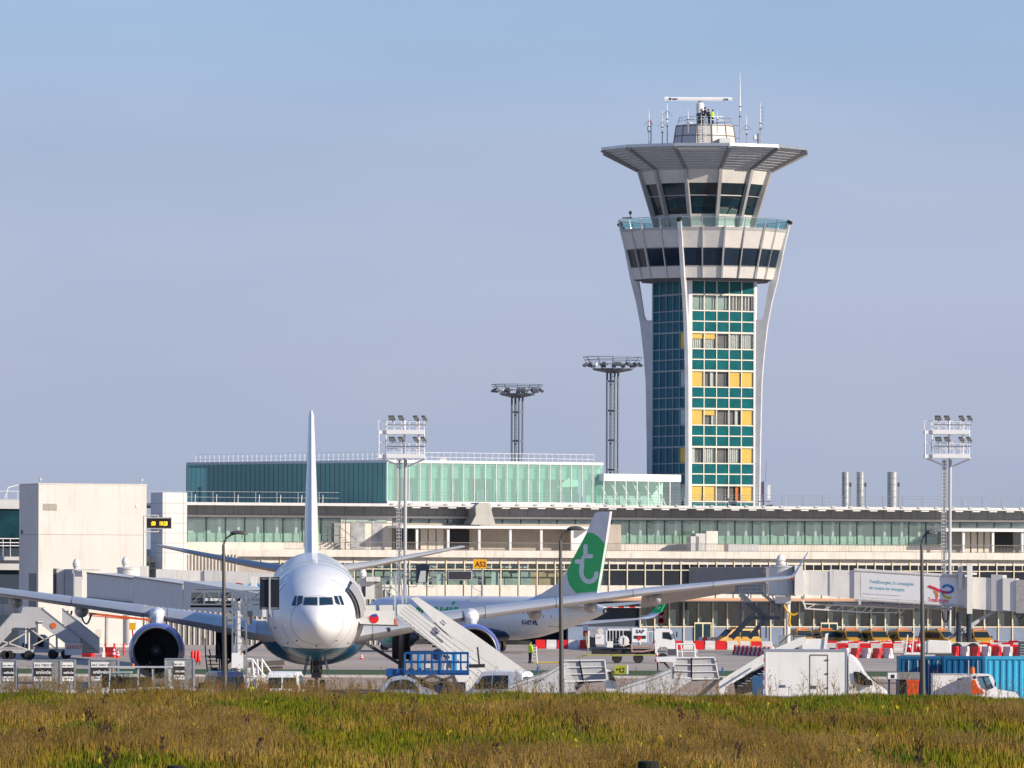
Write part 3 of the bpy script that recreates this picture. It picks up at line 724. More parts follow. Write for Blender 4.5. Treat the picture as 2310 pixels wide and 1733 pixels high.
# drum on top of crown
m = M(); frust(m, tr_(74), tz(337), tr_(66), tz(284), cap=True); dr = m.build('roof_drum', TW, tow)
m = M()
for y, r_ in ((309, 70.2), (286, 66.8)):
    for k in range(12): m.bar(pv(tr_(r_), VA[k], tz(y)), pv(tr_(r_), VA[k]+30, tz(y)), .06, .10)
for a in VA: m.bar(pv(tr_(74.5), a, tz(337)), pv(tr_(66.5), a, tz(284)), .08, .08)
m.build('panel_seam', mat('seam_brown', (.20, .17, .15), .7), dr)
m = M(); m.box(TC.x+1.5, TC.x+2.7, TC.y-3.9, TC.y-2.6, tz(337), tz(316)); m.build('roof_hatch', WHITE, dr)
m = M()
for a in VA:
    m.tube(pv(tr_(65), a, tz(284)), pv(tr_(59), a, tz(266)), .035, n=4)
for q, r_ in ((266, 59), (274, 62)):
    for k in range(12): m.tube(pv(tr_(r_), VA[k], tz(q)), pv(tr_(r_), VA[k]+30, tz(q)), .03, n=4)
m.build('platform_railing', STEEL, tow)
m = M(); p0 = pv(tr_(75), -4, tz(337)); p1 = pv(tr_(66), -4, tz(262))
for dx in (-.25, .25): m.tube(p0+V((dx, 0, 0)), p1+V((dx, 0, 0)), .03, n=4)
for i in range(14): q = p0.lerp(p1, i/14); m.tube(q-V((.25, 0, 0)), q+V((.25, 0, 0)), .02, n=4)
for q in (.35, .6, .85):
    c = p0.lerp(p1, q); m.path([c+V((-.35, 0, 0)), c+V((-.35, -.6, 0)), c+V((.35, -.6, 0)), c+V((.35, 0, 0))], .02, n=4)
m.build('caged_ladder', WHITE2, tow)
m = M(); q = pv(rg+.1, -60, zg+1.1); m.tube(q, q+V((0, 0, .45)), .05); m.lathe([(.0, .4), (.16, .5), (.18, .65), (.1, .8), (0, .85)], q, 10); m.box(q.x-.9, q.x+.2, q.y-.1, q.y+.1, q.z, q.z+.12)
m.build('gallery_camera', BLACK, tow)
# radar
rad = root('radar_antenna', 'white horizontal radar bar turning on a pedestal above the tower roof', 'radar', pv(0, 0, tz(284)))
pr = pv(.55, 290, tz(284)); pr.y = TC.y
m = M(); m.lathe([(.42, 0), (.40, 1.0), (.46, 1.3), (.30, 1.35), (.32, 1.45)], pr, 14); m.build('pedestal_base', DGREY, rad, smooth=True)
m = M(); m.lathe([(.30, 1.3), (.44, 1.42), (.44, 2.4), (.30, 2.5)], pr, 14); m.build('pedestal_drum', WHITE2, rad, smooth=True)
m = M(); m.lathe([(.22, 2.45), (.22, 2.75)], pr, 12)
m.build('turning_neck', STEEL, rad, smooth=True)
m = M(); zb_ = tz(228)
x0, x1 = P(1499, 220, TD).x, P(1652, 220, TD).x
m.prism([(pr.y-.30, zb_), (pr.y-.34, zb_+.22), (pr.y-.2, zb_+.40), (pr.y+.2, zb_+.42), (pr.y+.3, zb_+.1)], x0+.35, x1, ax='x')
m.prism([(pr.y-.31, zb_-.01), (pr.y-.35, zb_+.22), (pr.y-.2, zb_+.41), (pr.y+.2, zb_+.43), (pr.y+.31, zb_+.1)], x0, x0+.34, ax='x')
bar_ = m.build('radar_bar', WHITE2, rad)
text('CNL', .30, face_m((x1-1.0, pr.y-.36, zb_+.06)), mat('navy_print', (.01, .03, .12), .6), 'lettering', bar_, bold=.01)
m = M(); m.lathe([(.13, 0), (.13, .02)], (x0+.62, pr.y-.36, zb_+.2), 14, ax='y'); m.box(x0+.85, x0+1.4, pr.y-.37, pr.y-.345, zb_+.12, zb_+.26); m.build('emblem', MATS['navy_print'], bar_)
# antennas on the roof
def whip(px, ytop, ybase, kind, lab, off=0.0):
    D = TD+off; b_ = P(px, ybase, D); t_ = P(px, ytop, D); h_ = t_.z-b_.z
    r = root('whip_antenna', lab, 'antenna', b_, 0, 'antennas standing on the tower crown')
    m = M(); m.tube(b_, b_+V((0, 0, h_*.55)), .055, n=6); m.build('mast', STEEL, r)
    m = M(); m.tube(b_+V((0, 0, h_*.5)), t_, .075 if kind != 'tall' else .10, n=6, r2=.03 if kind != 'thin' else .02); m.build('radiator', WHITE2, r)
    m = M()
    for q in (.42, .55): m.box(b_.x-.13, b_.x+.13, b_.y-.1, b_.y+.1, b_.z+h_*q, b_.z+h_*q+.1)
    if kind == 'radial':
        for a in range(0, 360, 90):
            c = b_+V((0, 0, h_*.72)); m.tube(c, c+V((math.cos(R(a+20))*.6, math.sin(R(a+20))*.6, -.6)), .018, n=4)
    if kind == 'loops':
        for i in range(6): c = b_+V((0, 0, h_*(.45+.09*i))); m.tube(c, c+V((.3, 0, 0)), .02, n=4); m.tube(c+V((.3, 0, -.15)), c+V((.3, 0, .15)), .02, n=4)
    m.build('fitting', DGREY, r)
whip(1464, 246, 336, 'radial', 'leftmost radial whip antenna on the tower crown, beside the short mast with a red tip')
whip(1494, 250, 336, 'radial', 'white whip antenna on the tower crown, second from the left')
whip(1505, 216, 336, 'radial', 'tall thin whip antenna rising past the left end of the radar bar')
whip(1552, 248, 300, 'thin', 'slim white whip fixed to the left side of the roof drum', -5)
whip(1618, 248, 300, 'thin', 'slim white whip fixed to the right side of the roof drum', -5)
whip(1669, 165, 336, 'tall', 'tallest pale pole antenna to the right of the roof drum')
whip(1684, 260, 336, 'radial', 'short radial whip antenna right of the tallest pole')
whip(1715, 233, 336, 'loops', 'rightmost antenna mast on the tower crown with side loops')
b_ = P(1468.5, 336, TD-2); r = root('light_mast', 'short dark mast with a red warning light at the left of the crown', 'mast', b_)
m = M(); m.tube(b_, b_+V((0, 0, 2.9)), .06); m.path([b_+V((0, 0, 1.9)), b_+V((-.35, 0, 1.9)), b_+V((-.4, 0, 2.4))], .04); m.build('pole', DGREY, r)
m = M(); m.lathe([(.07, 0), (.09, .1), (.05, .35), (0, .38)], b_+V((0, 0, 2.9)), 8); m.build('warning_light', RED, r)
b_ = P(1710, 336, TD-2); r = root('dish_antenna', 'small white drum dish on a dark post at the right of the crown', 'antenna', b_)
m = M(); m.tube(b_, b_+V((0, 0, 1.7)), .07); m.tube(b_+V((0, 0, .9)), b_+V((-.4, 0, 1.1)), .05); m.build('post', DGREY, r)
m = M(); c = b_+V((-.38, -.1, 1.2)); m.lathe([(0, -.25), (.2, -.2), (.36, -.05), (.36, .1), (.1, .2)], c, 16, ax='x'); m.build('dish', WHITE2, r, smooth=True)
for pxs in (283, 311): pass
m = M(); a_ = P(1652, 283, TD); b_ = P(1669, 283, TD); m.tube(a_, b_, .05); m.tube(P(1655, 312, TD), P(1669, 312, TD), .05); m.build('antenna_stay', STEEL, tow)
# ================================================================= AIRCRAFT
def ring_e(cx, cy, cz, rx, rt, rb, n=64):
    out = []
    for i in range(n):
        a = 2*math.pi*i/n; s_, c_ = math.sin(a), math.cos(a)
        out.append((cx+rx*s_, cy, cz+(rt if c_ > 0 else rb)*c_))
    return out
def airfoil(le, chord, th, n=9, camber=.01):
    pts = []
    for i in range(n): x = .5*(1-math.cos(math.pi*i/(n-1))); pts.append((x, 1))
    up = [(x, 5*th*(.2969*math.sqrt(x)-.126*x-.3516*x*x+.2843*x**3-.1015*x**4)) for x, _ in pts]
    ring = [(x, y+camber*math.sin(math.pi*x)) for x, y in up]+[(x, -y*.8+camber*math.sin(math.pi*x)) for x, y in up[-2:0:-1]]
    return [V((le[0], le[1]+x*chord, le[2]+y*chord)) for x, y in ring]
def wing(m, secs, mi=0):
    m.loft([airfoil(*s) for s in secs], mi)
LIV = bpy.data.materials.new('white_teal_livery'); LIV.use_nodes = True
t = LIV.node_tree; b = t.nodes['Principled BSDF']; b.inputs['Roughness'].default_value = .28; b.inputs['Coat Weight'].default_value = .3
tc = nd(t, 'ShaderNodeTexCoord'); sp = nd(t, 'ShaderNodeSeparateXYZ'); t.links.new(tc.outputs['Object'], sp.inputs[0])
th = nd(t, 'ShaderNodeMath', operation='MULTIPLY_ADD'); th.inputs[1].default_value = .028; th.inputs[2].default_value = 2.78; t.links.new(sp.outputs['Y'], th.inputs[0])
df = nd(t, 'ShaderNodeMath', operation='SUBTRACT'); t.links.new(th.outputs[0], df.inputs[0]); t.links.new(sp.outputs['Z'], df.inputs[1])
gt = nd(t, 'ShaderNodeMapRange'); gt.inputs['From Min'].default_value = -.01; gt.inputs['From Max'].default_value = .02; t.links.new(df.outputs[0], gt.inputs['Value'])
mx = nd(t, 'ShaderNodeMix', data_type='RGBA'); mx.inputs['A'].default_value = (.80, .80, .80, 1)
nz = nd(t, 'ShaderNodeTexNoise', Scale=.35, Detail=2.0); t.links.new(tc.outputs['Object'], nz.inputs['Vector'])
rp = nd(t, 'ShaderNodeValToRGB'); rp.color_ramp.elements[0].position = .45; rp.color_ramp.elements[0].color = (.0, .07, .16, 1); rp.color_ramp.elements[1].position = .55; rp.color_ramp.elements[1].color = (.0, .12, .19, 1)
t.links.new(nz.outputs['Fac'], rp.inputs['Fac']); t.links.new(gt.outputs[0], mx.inputs['Factor']); t.links.new(rp.outputs[0], mx.inputs['B'])
nz2 = nd(t, 'ShaderNodeTexNoise', Scale=.8, Detail=5.0); t.links.new(tc.outputs['Object'], nz2.inputs['Vector'])
rp2 = nd(t, 'ShaderNodeValToRGB'); rp2.color_ramp.elements[0].position = .3; rp2.color_ramp.elements[0].color = (.92, .915, .90, 1); rp2.color_ramp.elements[1].position = .6
mm2 = nd(t, 'ShaderNodeMix', data_type='RGBA', blend_type='MULTIPLY'); mm2.inputs['Factor'].default_value = 1
t.links.new(nz2.outputs['Fac'], rp2.inputs['Fac']); t.links.new(mx.outputs['Result'], mm2.inputs['A']); t.links.new(rp2.outputs[0], mm2.inputs['B']); t.links.new(mm2.outputs['Result'], b.inputs['Base Color'])
ACW = mat('aircraft_white', (.80, .80, .80), .28, var=.03, coat=.3)
ACG = mat('wing_grey', (.45, .455, .465), .38, .15, var=.06)
SLAT = mat('slat_metal', (.60, .605, .615), .28, .5, var=.05)
NACB = mat('nacelle_blue', (.10, .13, .50), .3, coat=.3)
LIP = mat('intake_lip_metal', (.36, .37, .40), .3, .7)
GLD = mat('cockpit_glass', (.012, .03, .05), .06, spec=.8)
SEAMG = mat('panel_line_grey', (.28, .28, .28), .6)
GEARM = mat('gear_grey', (.10, .10, .11), .5, .3)
noseP = P(716, 1407, 400)
wb = root('wide_body_airliner', 'large white airliner with teal belly seen head on, front door open to boarding steps', 'airplane', (noseP.x, noseP.y, 0), R(2.0))
W = LT(wb)
ST = [(0, .02, .02, .02, -.40), (.08, .28, .27, .27, -.40), (.25, .52, .50, .5, -.40), (.5, .78, .75, .74, -.39), (.9, 1.09, 1.04, 1.0, -.37), (1.4, 1.39, 1.30, 1.27, -.33), (2.0, 1.69, 1.62, 1.52, -.27),
      (2.8, 2.03, 1.98, 1.86, -.20), (3.8, 2.35, 2.33, 2.22, -.12), (5.0, 2.60, 2.60, 2.52, -.05), (6.5, 2.76, 2.77, 2.74, 0), (8.5, 2.82, 2.82, 2.82, 0), (20, 2.82, 2.82, 2.82, 0), (32, 2.82, 2.82, 2.82, 0),
      (39, 2.82, 2.82, 2.82, 0), (44, 2.62, 2.7, 2.45, .12), (49, 2.1, 2.2, 1.8, .55), (54, 1.35, 1.5, 1.1, 1.0), (58.3, .3, .35, .3, 1.45)]
def zc_(s): return 4.70+.019*s
def st_at(s):
    for a, b in zip(ST, ST[1:]):
        if a[0] <= s <= b[0]:
            k = (s-a[0])/(b[0]-a[0]); return [a[i]+(b[i]-a[i])*k for i in range(5)]
    return ST[-1]
m = M(W); m.loft([ring_e(0, s, zc_(s)+o, rx, rt, rb) for s, rx, rt, rb, o in ST]); fus = m.build('fuselage', LIV, wb, smooth=True, ang=60)
m = M(W)
bf = [(17.5, .2, .2, 3.0), (19, 2.0, 1.0, 3.2), (21, 2.9, 1.55, 3.3), (24, 3.12, 1.78, 3.4), (32, 3.12, 1.82, 3.55), (37, 2.9, 1.5, 3.8), (40.5, 1.8, .8, 4.0), (42, .3, .2, 4.2)]
m.loft([ring_e(0, s, z, rx, r_*.9, r_, 40) for s, rx, r_, z in bf]); m.build('belly_fairing', LIV, wb, smooth=True, ang=60)
def hit(x, z, off=.012):                   # aft distance at which the nose surface passes (x, z)
    lo, hi = 0.0, 9.0
    for _ in range(40):
        s = (lo+hi)/2; _, rx, rt, rb, o = st_at(s); dz = z-(zc_(s)+o); r_ = rt if dz > 0 else rb
        if (x/rx)**2+(dz/r_)**2 < 1: hi = s
        else: lo = s
    return V((x, hi-off, z))
def patch(m, quadp, mi=0, n=6, off=.02):
    a, b_, c, d = [V((*q, 0)) for q in quadp]; vs = []; fs = []
    for i in range(n+1):
        for j in range(n+1):
            u, v_ = i/n, j/n; p = a.lerp(b_, u).lerp(d.lerp(c, u), v_); vs.append(hit(p.x, p.y, off))
    for i in range(n):
        for j in range(n): k = i*(n+1)+j; fs.append((k, k+n+1, k+n+2, k+1))
    m.add(vs, fs, mi)
def NP(px, py, D=402.4):                    # picture point on the nose -> (lateral, height)
    p = W.inverted() @ P(px, py, D); return (p.x, p.z)
win = [[(687, 1347.5), (715.5, 1347.5), (715.5, 1365), (684.5, 1364)], [(720.5, 1347.5), (749, 1347.5), (751.5, 1364), (720.5, 1365)],
       [(672, 1344.5), (683.5, 1344.5), (681, 1360), (669, 1367)], [(753, 1344.5), (761, 1344.5), (768, 1365), (757, 1361)], [(763, 1344), (770, 1344.5), (777, 1364.5), (770.5, 1365)], [(669.5, 1344.5), (664, 1346), (657.5, 1365.5), (666.5, 1366)]]
for i, q in enumerate(win):
    fr = M(W); c = sum(p[0] for p in q)/4, sum(p[1] for p in q)/4
    patch(fr, [NP(c[0]+(p[0]-c[0])*1.09, c[1]+(p[1]-c[1])*1.13) for p in q], 0, off=.016); fo = fr.build('cockpit_window_frame', mat('window_frame_grey', (.45, .46, .47), .4), wb)
    g_ = M(W); patch(g_, [NP(*p) for p in q], 0, off=.03); g_.build('pane', GLD, fo)
def ringline(m, s, a0=0, a1=360, w_=.03, n=72):
    pts = []
    for i in range(n+1):
        a = R(a0+(a1-a0)*i/n); _, rx, rt, rb, o = st_at(s); pts.append(V(((rx+.006)*math.sin(a), s, zc_(s)+o+((rt if math.cos(a) > 0 else rb)+.006)*math.cos(a))))
    for p, q in zip(pts, pts[1:]): m.tube(p, q, w_/2, n=4)
m = M(W); ringline(m, 10.5, w_=.03); ringline(m, 14.5, w_=.03); ringline(m, 2.7, 100, 260, .02); ringline(m, 1.55); ringline(m, 6.2, w_=.035); ringline(m, 3.5, 20, 60, .02); m.build('panel_seam', SEAMG, wb)
m = M(W)
for (lx, lz) in ((-1.1, 3.1), (-1.6, 2.95), (1.05, 3.1), (1.75, 2.95), (0, 2.8), (.9, 2.6), (-2.3, 3.8), (2.3, 3.8)):
    p = hit(lx, lz+.2); m.tube(p, p+V((.06*(1 if lx > 0 else -1), -.12, -.02)), .035, n=5)
m.build('probe', GEARM, wb)
m = M(W); m.tube((0, 7, zc_(7)+2.8), (0, 7.2, zc_(7)+3.12), .05, r2=.02); m.box(-.03, .03, 9, 9.5, zc_(9)+2.8, zc_(9)+3.1); m.build('blade_antenna', ACW, wb)
# service door line and the open passenger door
def sidepatch(m, s0, s1, a0, a1, off, mi=0, n=6):
    vs = []; fs = []
    for i in range(n+1):
        for j in range(n+1):
            s = s0+(s1-s0)*i/n; a = R(a0+(a1-a0)*j/n); _, rx, rt, rb, o = st_at(s)
            vs.append(((rx+off)*math.sin(a), s, zc_(s)+o+((rt if math.cos(a) > 0 else rb)+off)*math.cos(a)))
    for i in range(n):
        for j in range(n): k = i*(n+1)+j; fs.append((k, k+n+1, k+n+2, k+1))
    m.add(vs, fs, mi)
m = M(W); sidepatch(m, 4.25, 5.5, 45, 93, .02); dop = m.build('door_opening', DARKIN, wb)
m = M(W); sidepatch(m, 4.30, 4.55, 46, 92, .03); m.build('door_frame', ALU, dop)
m = M(W); sidepatch(m, 3.1, 4.3, 47, 90, .32); sidepatch(m, 3.1, 4.3, 47, 90, .18)
m.build('open_door', mat('door_padding_grey', (.30, .30, .31), .6), wb)
m = M(W)
for s in (4.4, 5.4):
    pts = []
    for j in range(14):
        a = R(-45-48*j/13); _, rx, rt, rb, o = st_at(s); pts.append(V(((rx+.01)*math.sin(a), s, zc_(s)+o+((rt if math.cos(a) > 0 else rb)+.01)*math.cos(a))))
    m.path(pts, .015, n=4)
m.build('closed_door_line', SEAMG, wb)
# fin and stabilisers
def fin_sec(s0, chord, z, th):
    return [V((p.z*1.0-0, p.y, z)) for p in airfoil((0, s0, 0), chord, th, camber=0)]
def sym(s0, chord, z, th, n=9):
    pts = [.5*(1-math.cos(math.pi*i/(n-1))) for i in range(n)]; y_ = [5*th*(.2969*math.sqrt(x)-.126*x-.3516*x*x+.2843*x**3-.1015*x**4) for x in pts]
    r_ = [(x, y) for x, y in zip(pts, y_)]+[(x, -y) for x, y in list(zip(pts, y_))[-2:0:-1]]
    return [V((y*chord, s0+x*chord, z)) for x, y in r_]
m = M(W); m.loft([sym(41.5, 12.5, 7.6, .075), sym(45.0, 10.3, 8.6, .086), sym(46.4, 9.3, 10, .088), sym(48.6, 7.8, 12.5, .085), sym(51.2, 6.1, 15.2, .08), sym(53.0, 4.9, 17.0, .075), sym(53.6, 4.0, 17.35, .04)])
fn = m.build('tail_fin', ACW, wb, smooth=True, ang=50)
m = M(W); m.loft([[p+V((0, 1.3, 0)) for p in sym(46.3, 8.7, 8.7, .112)], [p+V((0, 1.3, 0)) for p in sym(50.2, 5.6, 14.6, .094)]]); m.build('livery_band', mat('lime_livery', (.45, .66, .06), .4), fn)
for sgn in (-1, 1):
    m = M(W)
    wing(m, [((sgn*1.2, 48.0, 7.15), 6.2, .11), ((sgn*4, 50.2, 7.62), 4.8, .10), ((sgn*9.5, 54.4, 8.75), 2.3, .09), ((sgn*9.75, 55.0, 8.8), 1.4, .05)])
    m.build('stabiliser', ACG, wb, smooth=True, ang=50)
# wings
def wz(x):
    xs = [0, 2.8, 6, 9.3, 13.4, 20, 25.3, 29.2]; zs = [3.1, 3.45, 4.05, 4.6, 5.15, 6.0, 6.55, 6.9]
    return float(np.interp(x, xs, zs))
def wle(x): return 19.3+(x-2.8)*.62
def wch(x): return float(np.interp(x, [0, 2.8, 9.3, 29.2], [11.6, 10.4, 6.9, 2.5]))
for sgn in (-1, 1):
    m = M(W); xs = [1.0, 2.8, 4.5, 6, 9.3, 13.4, 17, 20, 25.3, 29.0]
    wing(m, [((sgn*x, wle(x), wz(x)), wch(x), float(np.interp(x, [0, 9, 29], [.135, .115, .10]))) for x in xs])
    wg = m.build('wing', ACG, wb, smooth=True, ang=50)
    # slats: polished leading edge segments
    for (xa, xb) in ((3.4, 8.6), (10.1, 14.3), (14.4, 19.0), (19.1, 24.0), (24.1, 28.7)):
        sm = M(W); rings = []
        for x in np.linspace(xa, xb, 5):
            af = airfoil((sgn*x, wle(x)-.06, wz(x)-.01), wch(x)*1.0, float(np.interp(x, [0, 9, 29], [.145, .125, .112])))
            rings.append(af[0:5]+af[-4:])
        # order: upper back -> LE -> lower back
        rr_ = []
        for r_ in rings:
            up = r_[0:5]; lo_ = r_[5:]; rr_.append(up[::-1][:-1]+[up[0]]+lo_[::-1])
        sm.loft(rr_, 0, cap=False, closed=False); sm.build('slat', SLAT, wg, smooth=True, ang=60)
    m = M(W)                                    # winglet
    x0 = 29.0; wl = [((sgn*x0, wle(x0), wz(x0)), 2.5, .10), ((sgn*(x0+.25), wle(x0)+.5, wz(x0)+.2), 2.2, .08), ((sgn*(x0+1.15), wle(x0)+2.0, wz(x0)+1.55), .9, .07)]
    wing(m, wl); m.build('winglet', SLAT, wg, smooth=True, ang=50)
    m = M(W); m.lathe([(0, -.25), (.06, -.2), (.08, .1), (.05, .3)], (sgn*(x0+.05), wle(x0)+.0, wz(x0)-.02), 8, ax='y'); m.build('navigation_light', RED if sgn > 0 else GREENL, wg)
    for fx in (13.8, 17.8, 21.8) if sgn < 0 else (13.2, 16.6, 20.6):    # flap track fairings
        m = M(W); c = (sgn*fx, wle(fx)+wch(fx)*.45, wz(fx)-.42)
        m.lathe([(.02, -.9), (.28, -.5), (.42, .3), (.40, 1.6), (.25, 3.0), (.02, 4.2)], c, 14, ax='y'); m.build('flap_fairing', ACG, wg, smooth=True, ang=60)
    m = M(W); af0, af1 = 19.8, 25.6
    m.hexa([V((sgn*af0, wle(af0)+wch(af0)*.72, wz(af0)-.15)), V((sgn*af1, wle(af1)+wch(af1)*.72, wz(af1)-.12)), V((sgn*af1, wle(af1)+wch(af1)*1.05, wz(af1)-.55)), V((sgn*af0, wle(af0)+wch(af0)*1.05, wz(af0)-.95)),
            V((sgn*af0, wle(af0)+wch(af0)*.72, wz(af0)+.02)), V((sgn*af1, wle(af1)+wch(af1)*.72, wz(af1)+.02)), V((sgn*af1, wle(af1)+wch(af1)*1.05, wz(af1)-.48)), V((sgn*af0, wle(af0)+wch(af0)*1.05, wz(af0)-.88))]); m.build('drooped_aileron', ACG, wg)
    m = M(W); m.lathe([(.02, 0), (.14, .1), (.14, .15)], (sgn*4.3, wle(4.3)-.12, wz(4.3)+.05), 10, ax='y'); m.build('landing_light', GLD, wg)
    # engine
    ex, ey, ez = sgn*9.2, 18.6, 2.52
    m = M(W); prof = [(1.27, .0), (1.36, -.12), (1.46, -.06), (1.56, .35), (1.63, 1.2), (1.64, 2.4), (1.55, 3.8), (1.28, 5.0), (1.22, 5.0), (1.2, 3.0)]
    m.lathe(prof[2:], (ex, ey, ez), 48, ax='y', cap=False); en = m.build('engine_nacelle', NACB, wb, smooth=True, ang=60)
    m = M(W); m.lathe([(1.30, .5), (1.275, .1), (1.29, -.05), (1.36, -.13), (1.43, -.08), (1.475, .06)], (ex, ey, ez), 48, ax='y', cap=False); m.build('intake_lip', LIP, en, smooth=True, ang=70)
    m = M(W); m.lathe([(1.30, .45), (1.22, 1.0), (1.22, 1.25), (0, 1.3)], (ex, ey, ez), 40, ax='y', cap=False); m.build('intake_duct', mat('duct_black', (.012, .012, .014), .6), en, smooth=True)
    m = M(W); m.lathe([(0, .75), (.12, .8), (.36, 1.2), (.38, 1.25)], (ex, ey, ez), 20, ax='y', cap=False); m.build('spinner', GEARM, en, smooth=True)
    m = M(W)
    for i in range(26):
        a = 2*math.pi*i/26; ca, sa = math.cos(a), math.sin(a); c2, s2 = math.cos(a+.22), math.sin(a+.22)
        m.quad((ex+.35*ca, ey+1.18, ez+.35*sa), (ex+1.2*ca, ey+1.12, ez+1.2*sa), (ex+1.2*c2, ey+1.24, ez+1.2*s2), (ex+.35*c2, ey+1.24, ez+.35*s2))
    m.build('fan', mat('fan_titanium', (.012, .012, .014), .5, .3), en)
    m = M(W); m.lathe([(.95, 4.9), (.8, 5.6), (.45, 6.6), (.1, 7.4)], (ex, ey, ez), 24, ax='y'); m.build('exhaust', LIP, en, smooth=True)
    m = M(W); m.loft([[V((ex+sx_*w_, y_, z_)) for sx_, w_, y_, z_ in ((-1, .05, ey+.9, ez+1.5), (1, .05, ey+.9, ez+1.5), (1, .3, ey+3, ez+1.4), (1, .3, ey+6, ez+1.2), (-1, .3, ey+6, ez+1.2), (-1, .3, ey+3, ez+1.4))],
                      [V((ex+sx_*w_, y_, z_)) for sx_, w_, y_, z_ in ((-1, .05, ey+3.0, wz(9.2)-.1), (1, .05, ey+3.0, wz(9.2)-.1), (1, .38, ey+4.8, wz(9.2)-.1), (1, .3, ey+8, wz(9.2)-.1), (-1, .3, ey+8, wz(9.2)-.1), (-1, .38, ey+4.8, wz(9.2)-.1))]])
    m.build('pylon', ACW, wb, smooth=False)
    m = M(W); c = (ex, wle(9.2)-.35, wz(9.2)-.05); m.lathe([(.05, -.25), (.32, -.05), (.5, .5), (.5, 1.4)], c, 18, ax='y'); m.build('pylon_fairing', ACW, wb, smooth=True)
    # main gear
    m = M(W); gx, gy = sgn*5.3, 32.0
    m.tube((gx, gy, 1.0), (gx+sgn*.1, gy, 4.0), .22, n=10); m.bar((gx, gy, 1.6), (sgn*2.6, gy, 3.2), .2, .2); m.bar((gx, gy-1, .75), (gx, gy+1, .95), .25, .25)
    gr = m.build('main_gear', GEARM, wb)
    m = M(W); m.box(gx+sgn*.45, gx+sgn*.52, gy-1.0, gy+1.0, 1.7, 4.2); m.box(gx-.55, gx+.5, gy+.6, gy+.7, 1.9, 4.1); m.build('gear_door', BLACK, gr)
    for dy in (-1, 1):
        for dx in (-.6, .6):
            m = M(W); m.lathe([(.25, -.22), (.6, -.22), (.68, -.1), (.68, .1), (.6, .22), (.25, .22)], (gx+dx, gy+dy, .69), 20, ax='x'); m.build('wheel', BLACK, gr, smooth=True)
# nose gear
ng = M(W); gy = 6.7
ng.tube((0, gy, .55), (0, gy, 1.3), .10, n=10); ng.tube((0, gy, 1.3), (0, gy, 2.3), .19, n=10); ng.tube((0, gy, 1.2), (0, gy+1.6, 2.3), .07); ng.box(-.28, .28, gy-.25, gy+.1, 1.15, 1.45); ng.tube((-.5, gy, .53), (.5, gy, .53), .08)
ng.box(-.34, .34, gy-.18, gy-.05, 1.62, 1.82); ng.tube((-.3, gy-.1, 1.4), (-.25, gy-.1, 2.2), .05); ng.tube((.3, gy-.1, 1.4), (.25, gy-.1, 2.2), .05)
no = ng.build('nose_gear', GEARM, wb)
for dx in (-.36, .36):
    m = M(W); m.lathe([(.2, -.16), (.45, -.16), (.52, -.08), (.52, .08), (.45, .16), (.2, .16)], (dx, gy, .53), 20, ax='x'); m.build('wheel', BLACK, no, smooth=True)
for sgn in (-1, 1):
    m = M(W); m.quad((sgn*.42, gy-1.2, 2.25), (sgn*.55, gy+.8, 2.2), (sgn*.72, gy+.7, 1.45), (sgn*.66, gy-.9, 1.25)); m.quad((sgn*.45, gy-1.2, 2.25), (sgn*.58, gy+.8, 2.2), (sgn*.75, gy+.7, 1.45), (sgn*.69, gy-.9, 1.25))
    m.build('gear_door', GEARM, no)
    m = M(W); m.lathe([(0, 0), (.09, .02), (.09, .12)], (sgn*.2, gy-.3, 1.72), 10, ax='y'); m.build('taxi_light', CLEARG, no)
# ================================================================= narrow body (rear three quarter)
av, bv = .60, .80
tailx = P(1365, 1380, 650)
aft = V((av, -bv, 0)).normalized(); nose7 = V((tailx.x, 650, 0))-aft*38.1
th7 = math.atan2(-aft.x, aft.y)
nb = root('narrow_body_airliner', 'white airliner with a green tail fin bearing a pale letter t, behind the large airliner', 'airplane', (nose7.x, nose7.y, 0), th7)
W7 = LT(nb)
z7 = 3.15
S7 = [(0, .02, .02, .02, -.5), (.3, .5, .45, .45, -.5), (1, .95, .85, .85, -.42), (2.2, 1.4, 1.4, 1.3, -.25), (3.8, 1.75, 1.85, 1.75, -.06), (6, 1.88, 2.0, 2.0, 0), (16, 1.88, 2.0, 2.0, 0), (25, 1.88, 2.0, 2.0, 0), (28, 1.82, 1.98, 1.75, .02), (31, 1.6, 1.82, 1.25, .1), (34, 1.2, 1.5, .75, .25), (36.5, .72, 1.0, .35, .45), (38.1, .28, .42, .1, .7)]
m = M(W7); m.loft([ring_e(0, s, z7+o, rx, rt, rb, 48) for s, rx, rt, rb, o in S7]); m.build('fuselage', ACW, nb, smooth=True, ang=60)
m = M(W7); m.loft([ring_e(0, s, 1.95, rx, .7, r_, 32) for s, rx, r_ in ((12.5, .3, .1), (14, 1.6, .75), (17, 1.95, .95), (22, 1.95, .95), (25, 1.5, .7), (27, .3, .1))]); m.build('belly_fairing', mat('blue_belly', (.02, .06, .14), .4), nb, smooth=True, ang=60)
m = M(W7); m.lathe([(.3, 0), (.22, .3), (.16, .1)], (0, 38.0, z7+.78), 14, ax='y'); m.build('tail_exhaust', GEARM, nb, smooth=True)
def FP(px, py): return (38.1+(px-1365)/15.0, H+(HY-py+.7)/24.95)
finout = [FP(*q) for q in ((1346, 1157), (1350, 1154.5), (1377.5, 1154.5), (1367, 1229), (1349.5, 1336), (1349, 1348), (1200, 1350), (1225, 1340), (1250, 1324), (1262, 1316), (1270, 1308.5), (1280, 1288.6), (1293.7, 1264.7), (1325.5, 1205))]
def slab(m, T, pts, x0, x1, mi=0):
    m.prism(pts, x0, x1, mi, ax='x')
m = M(W7)
n = len(finout); cs = sum(p[0] for p in finout)/n; cz_ = sum(p[1] for p in finout)/n
rings = []
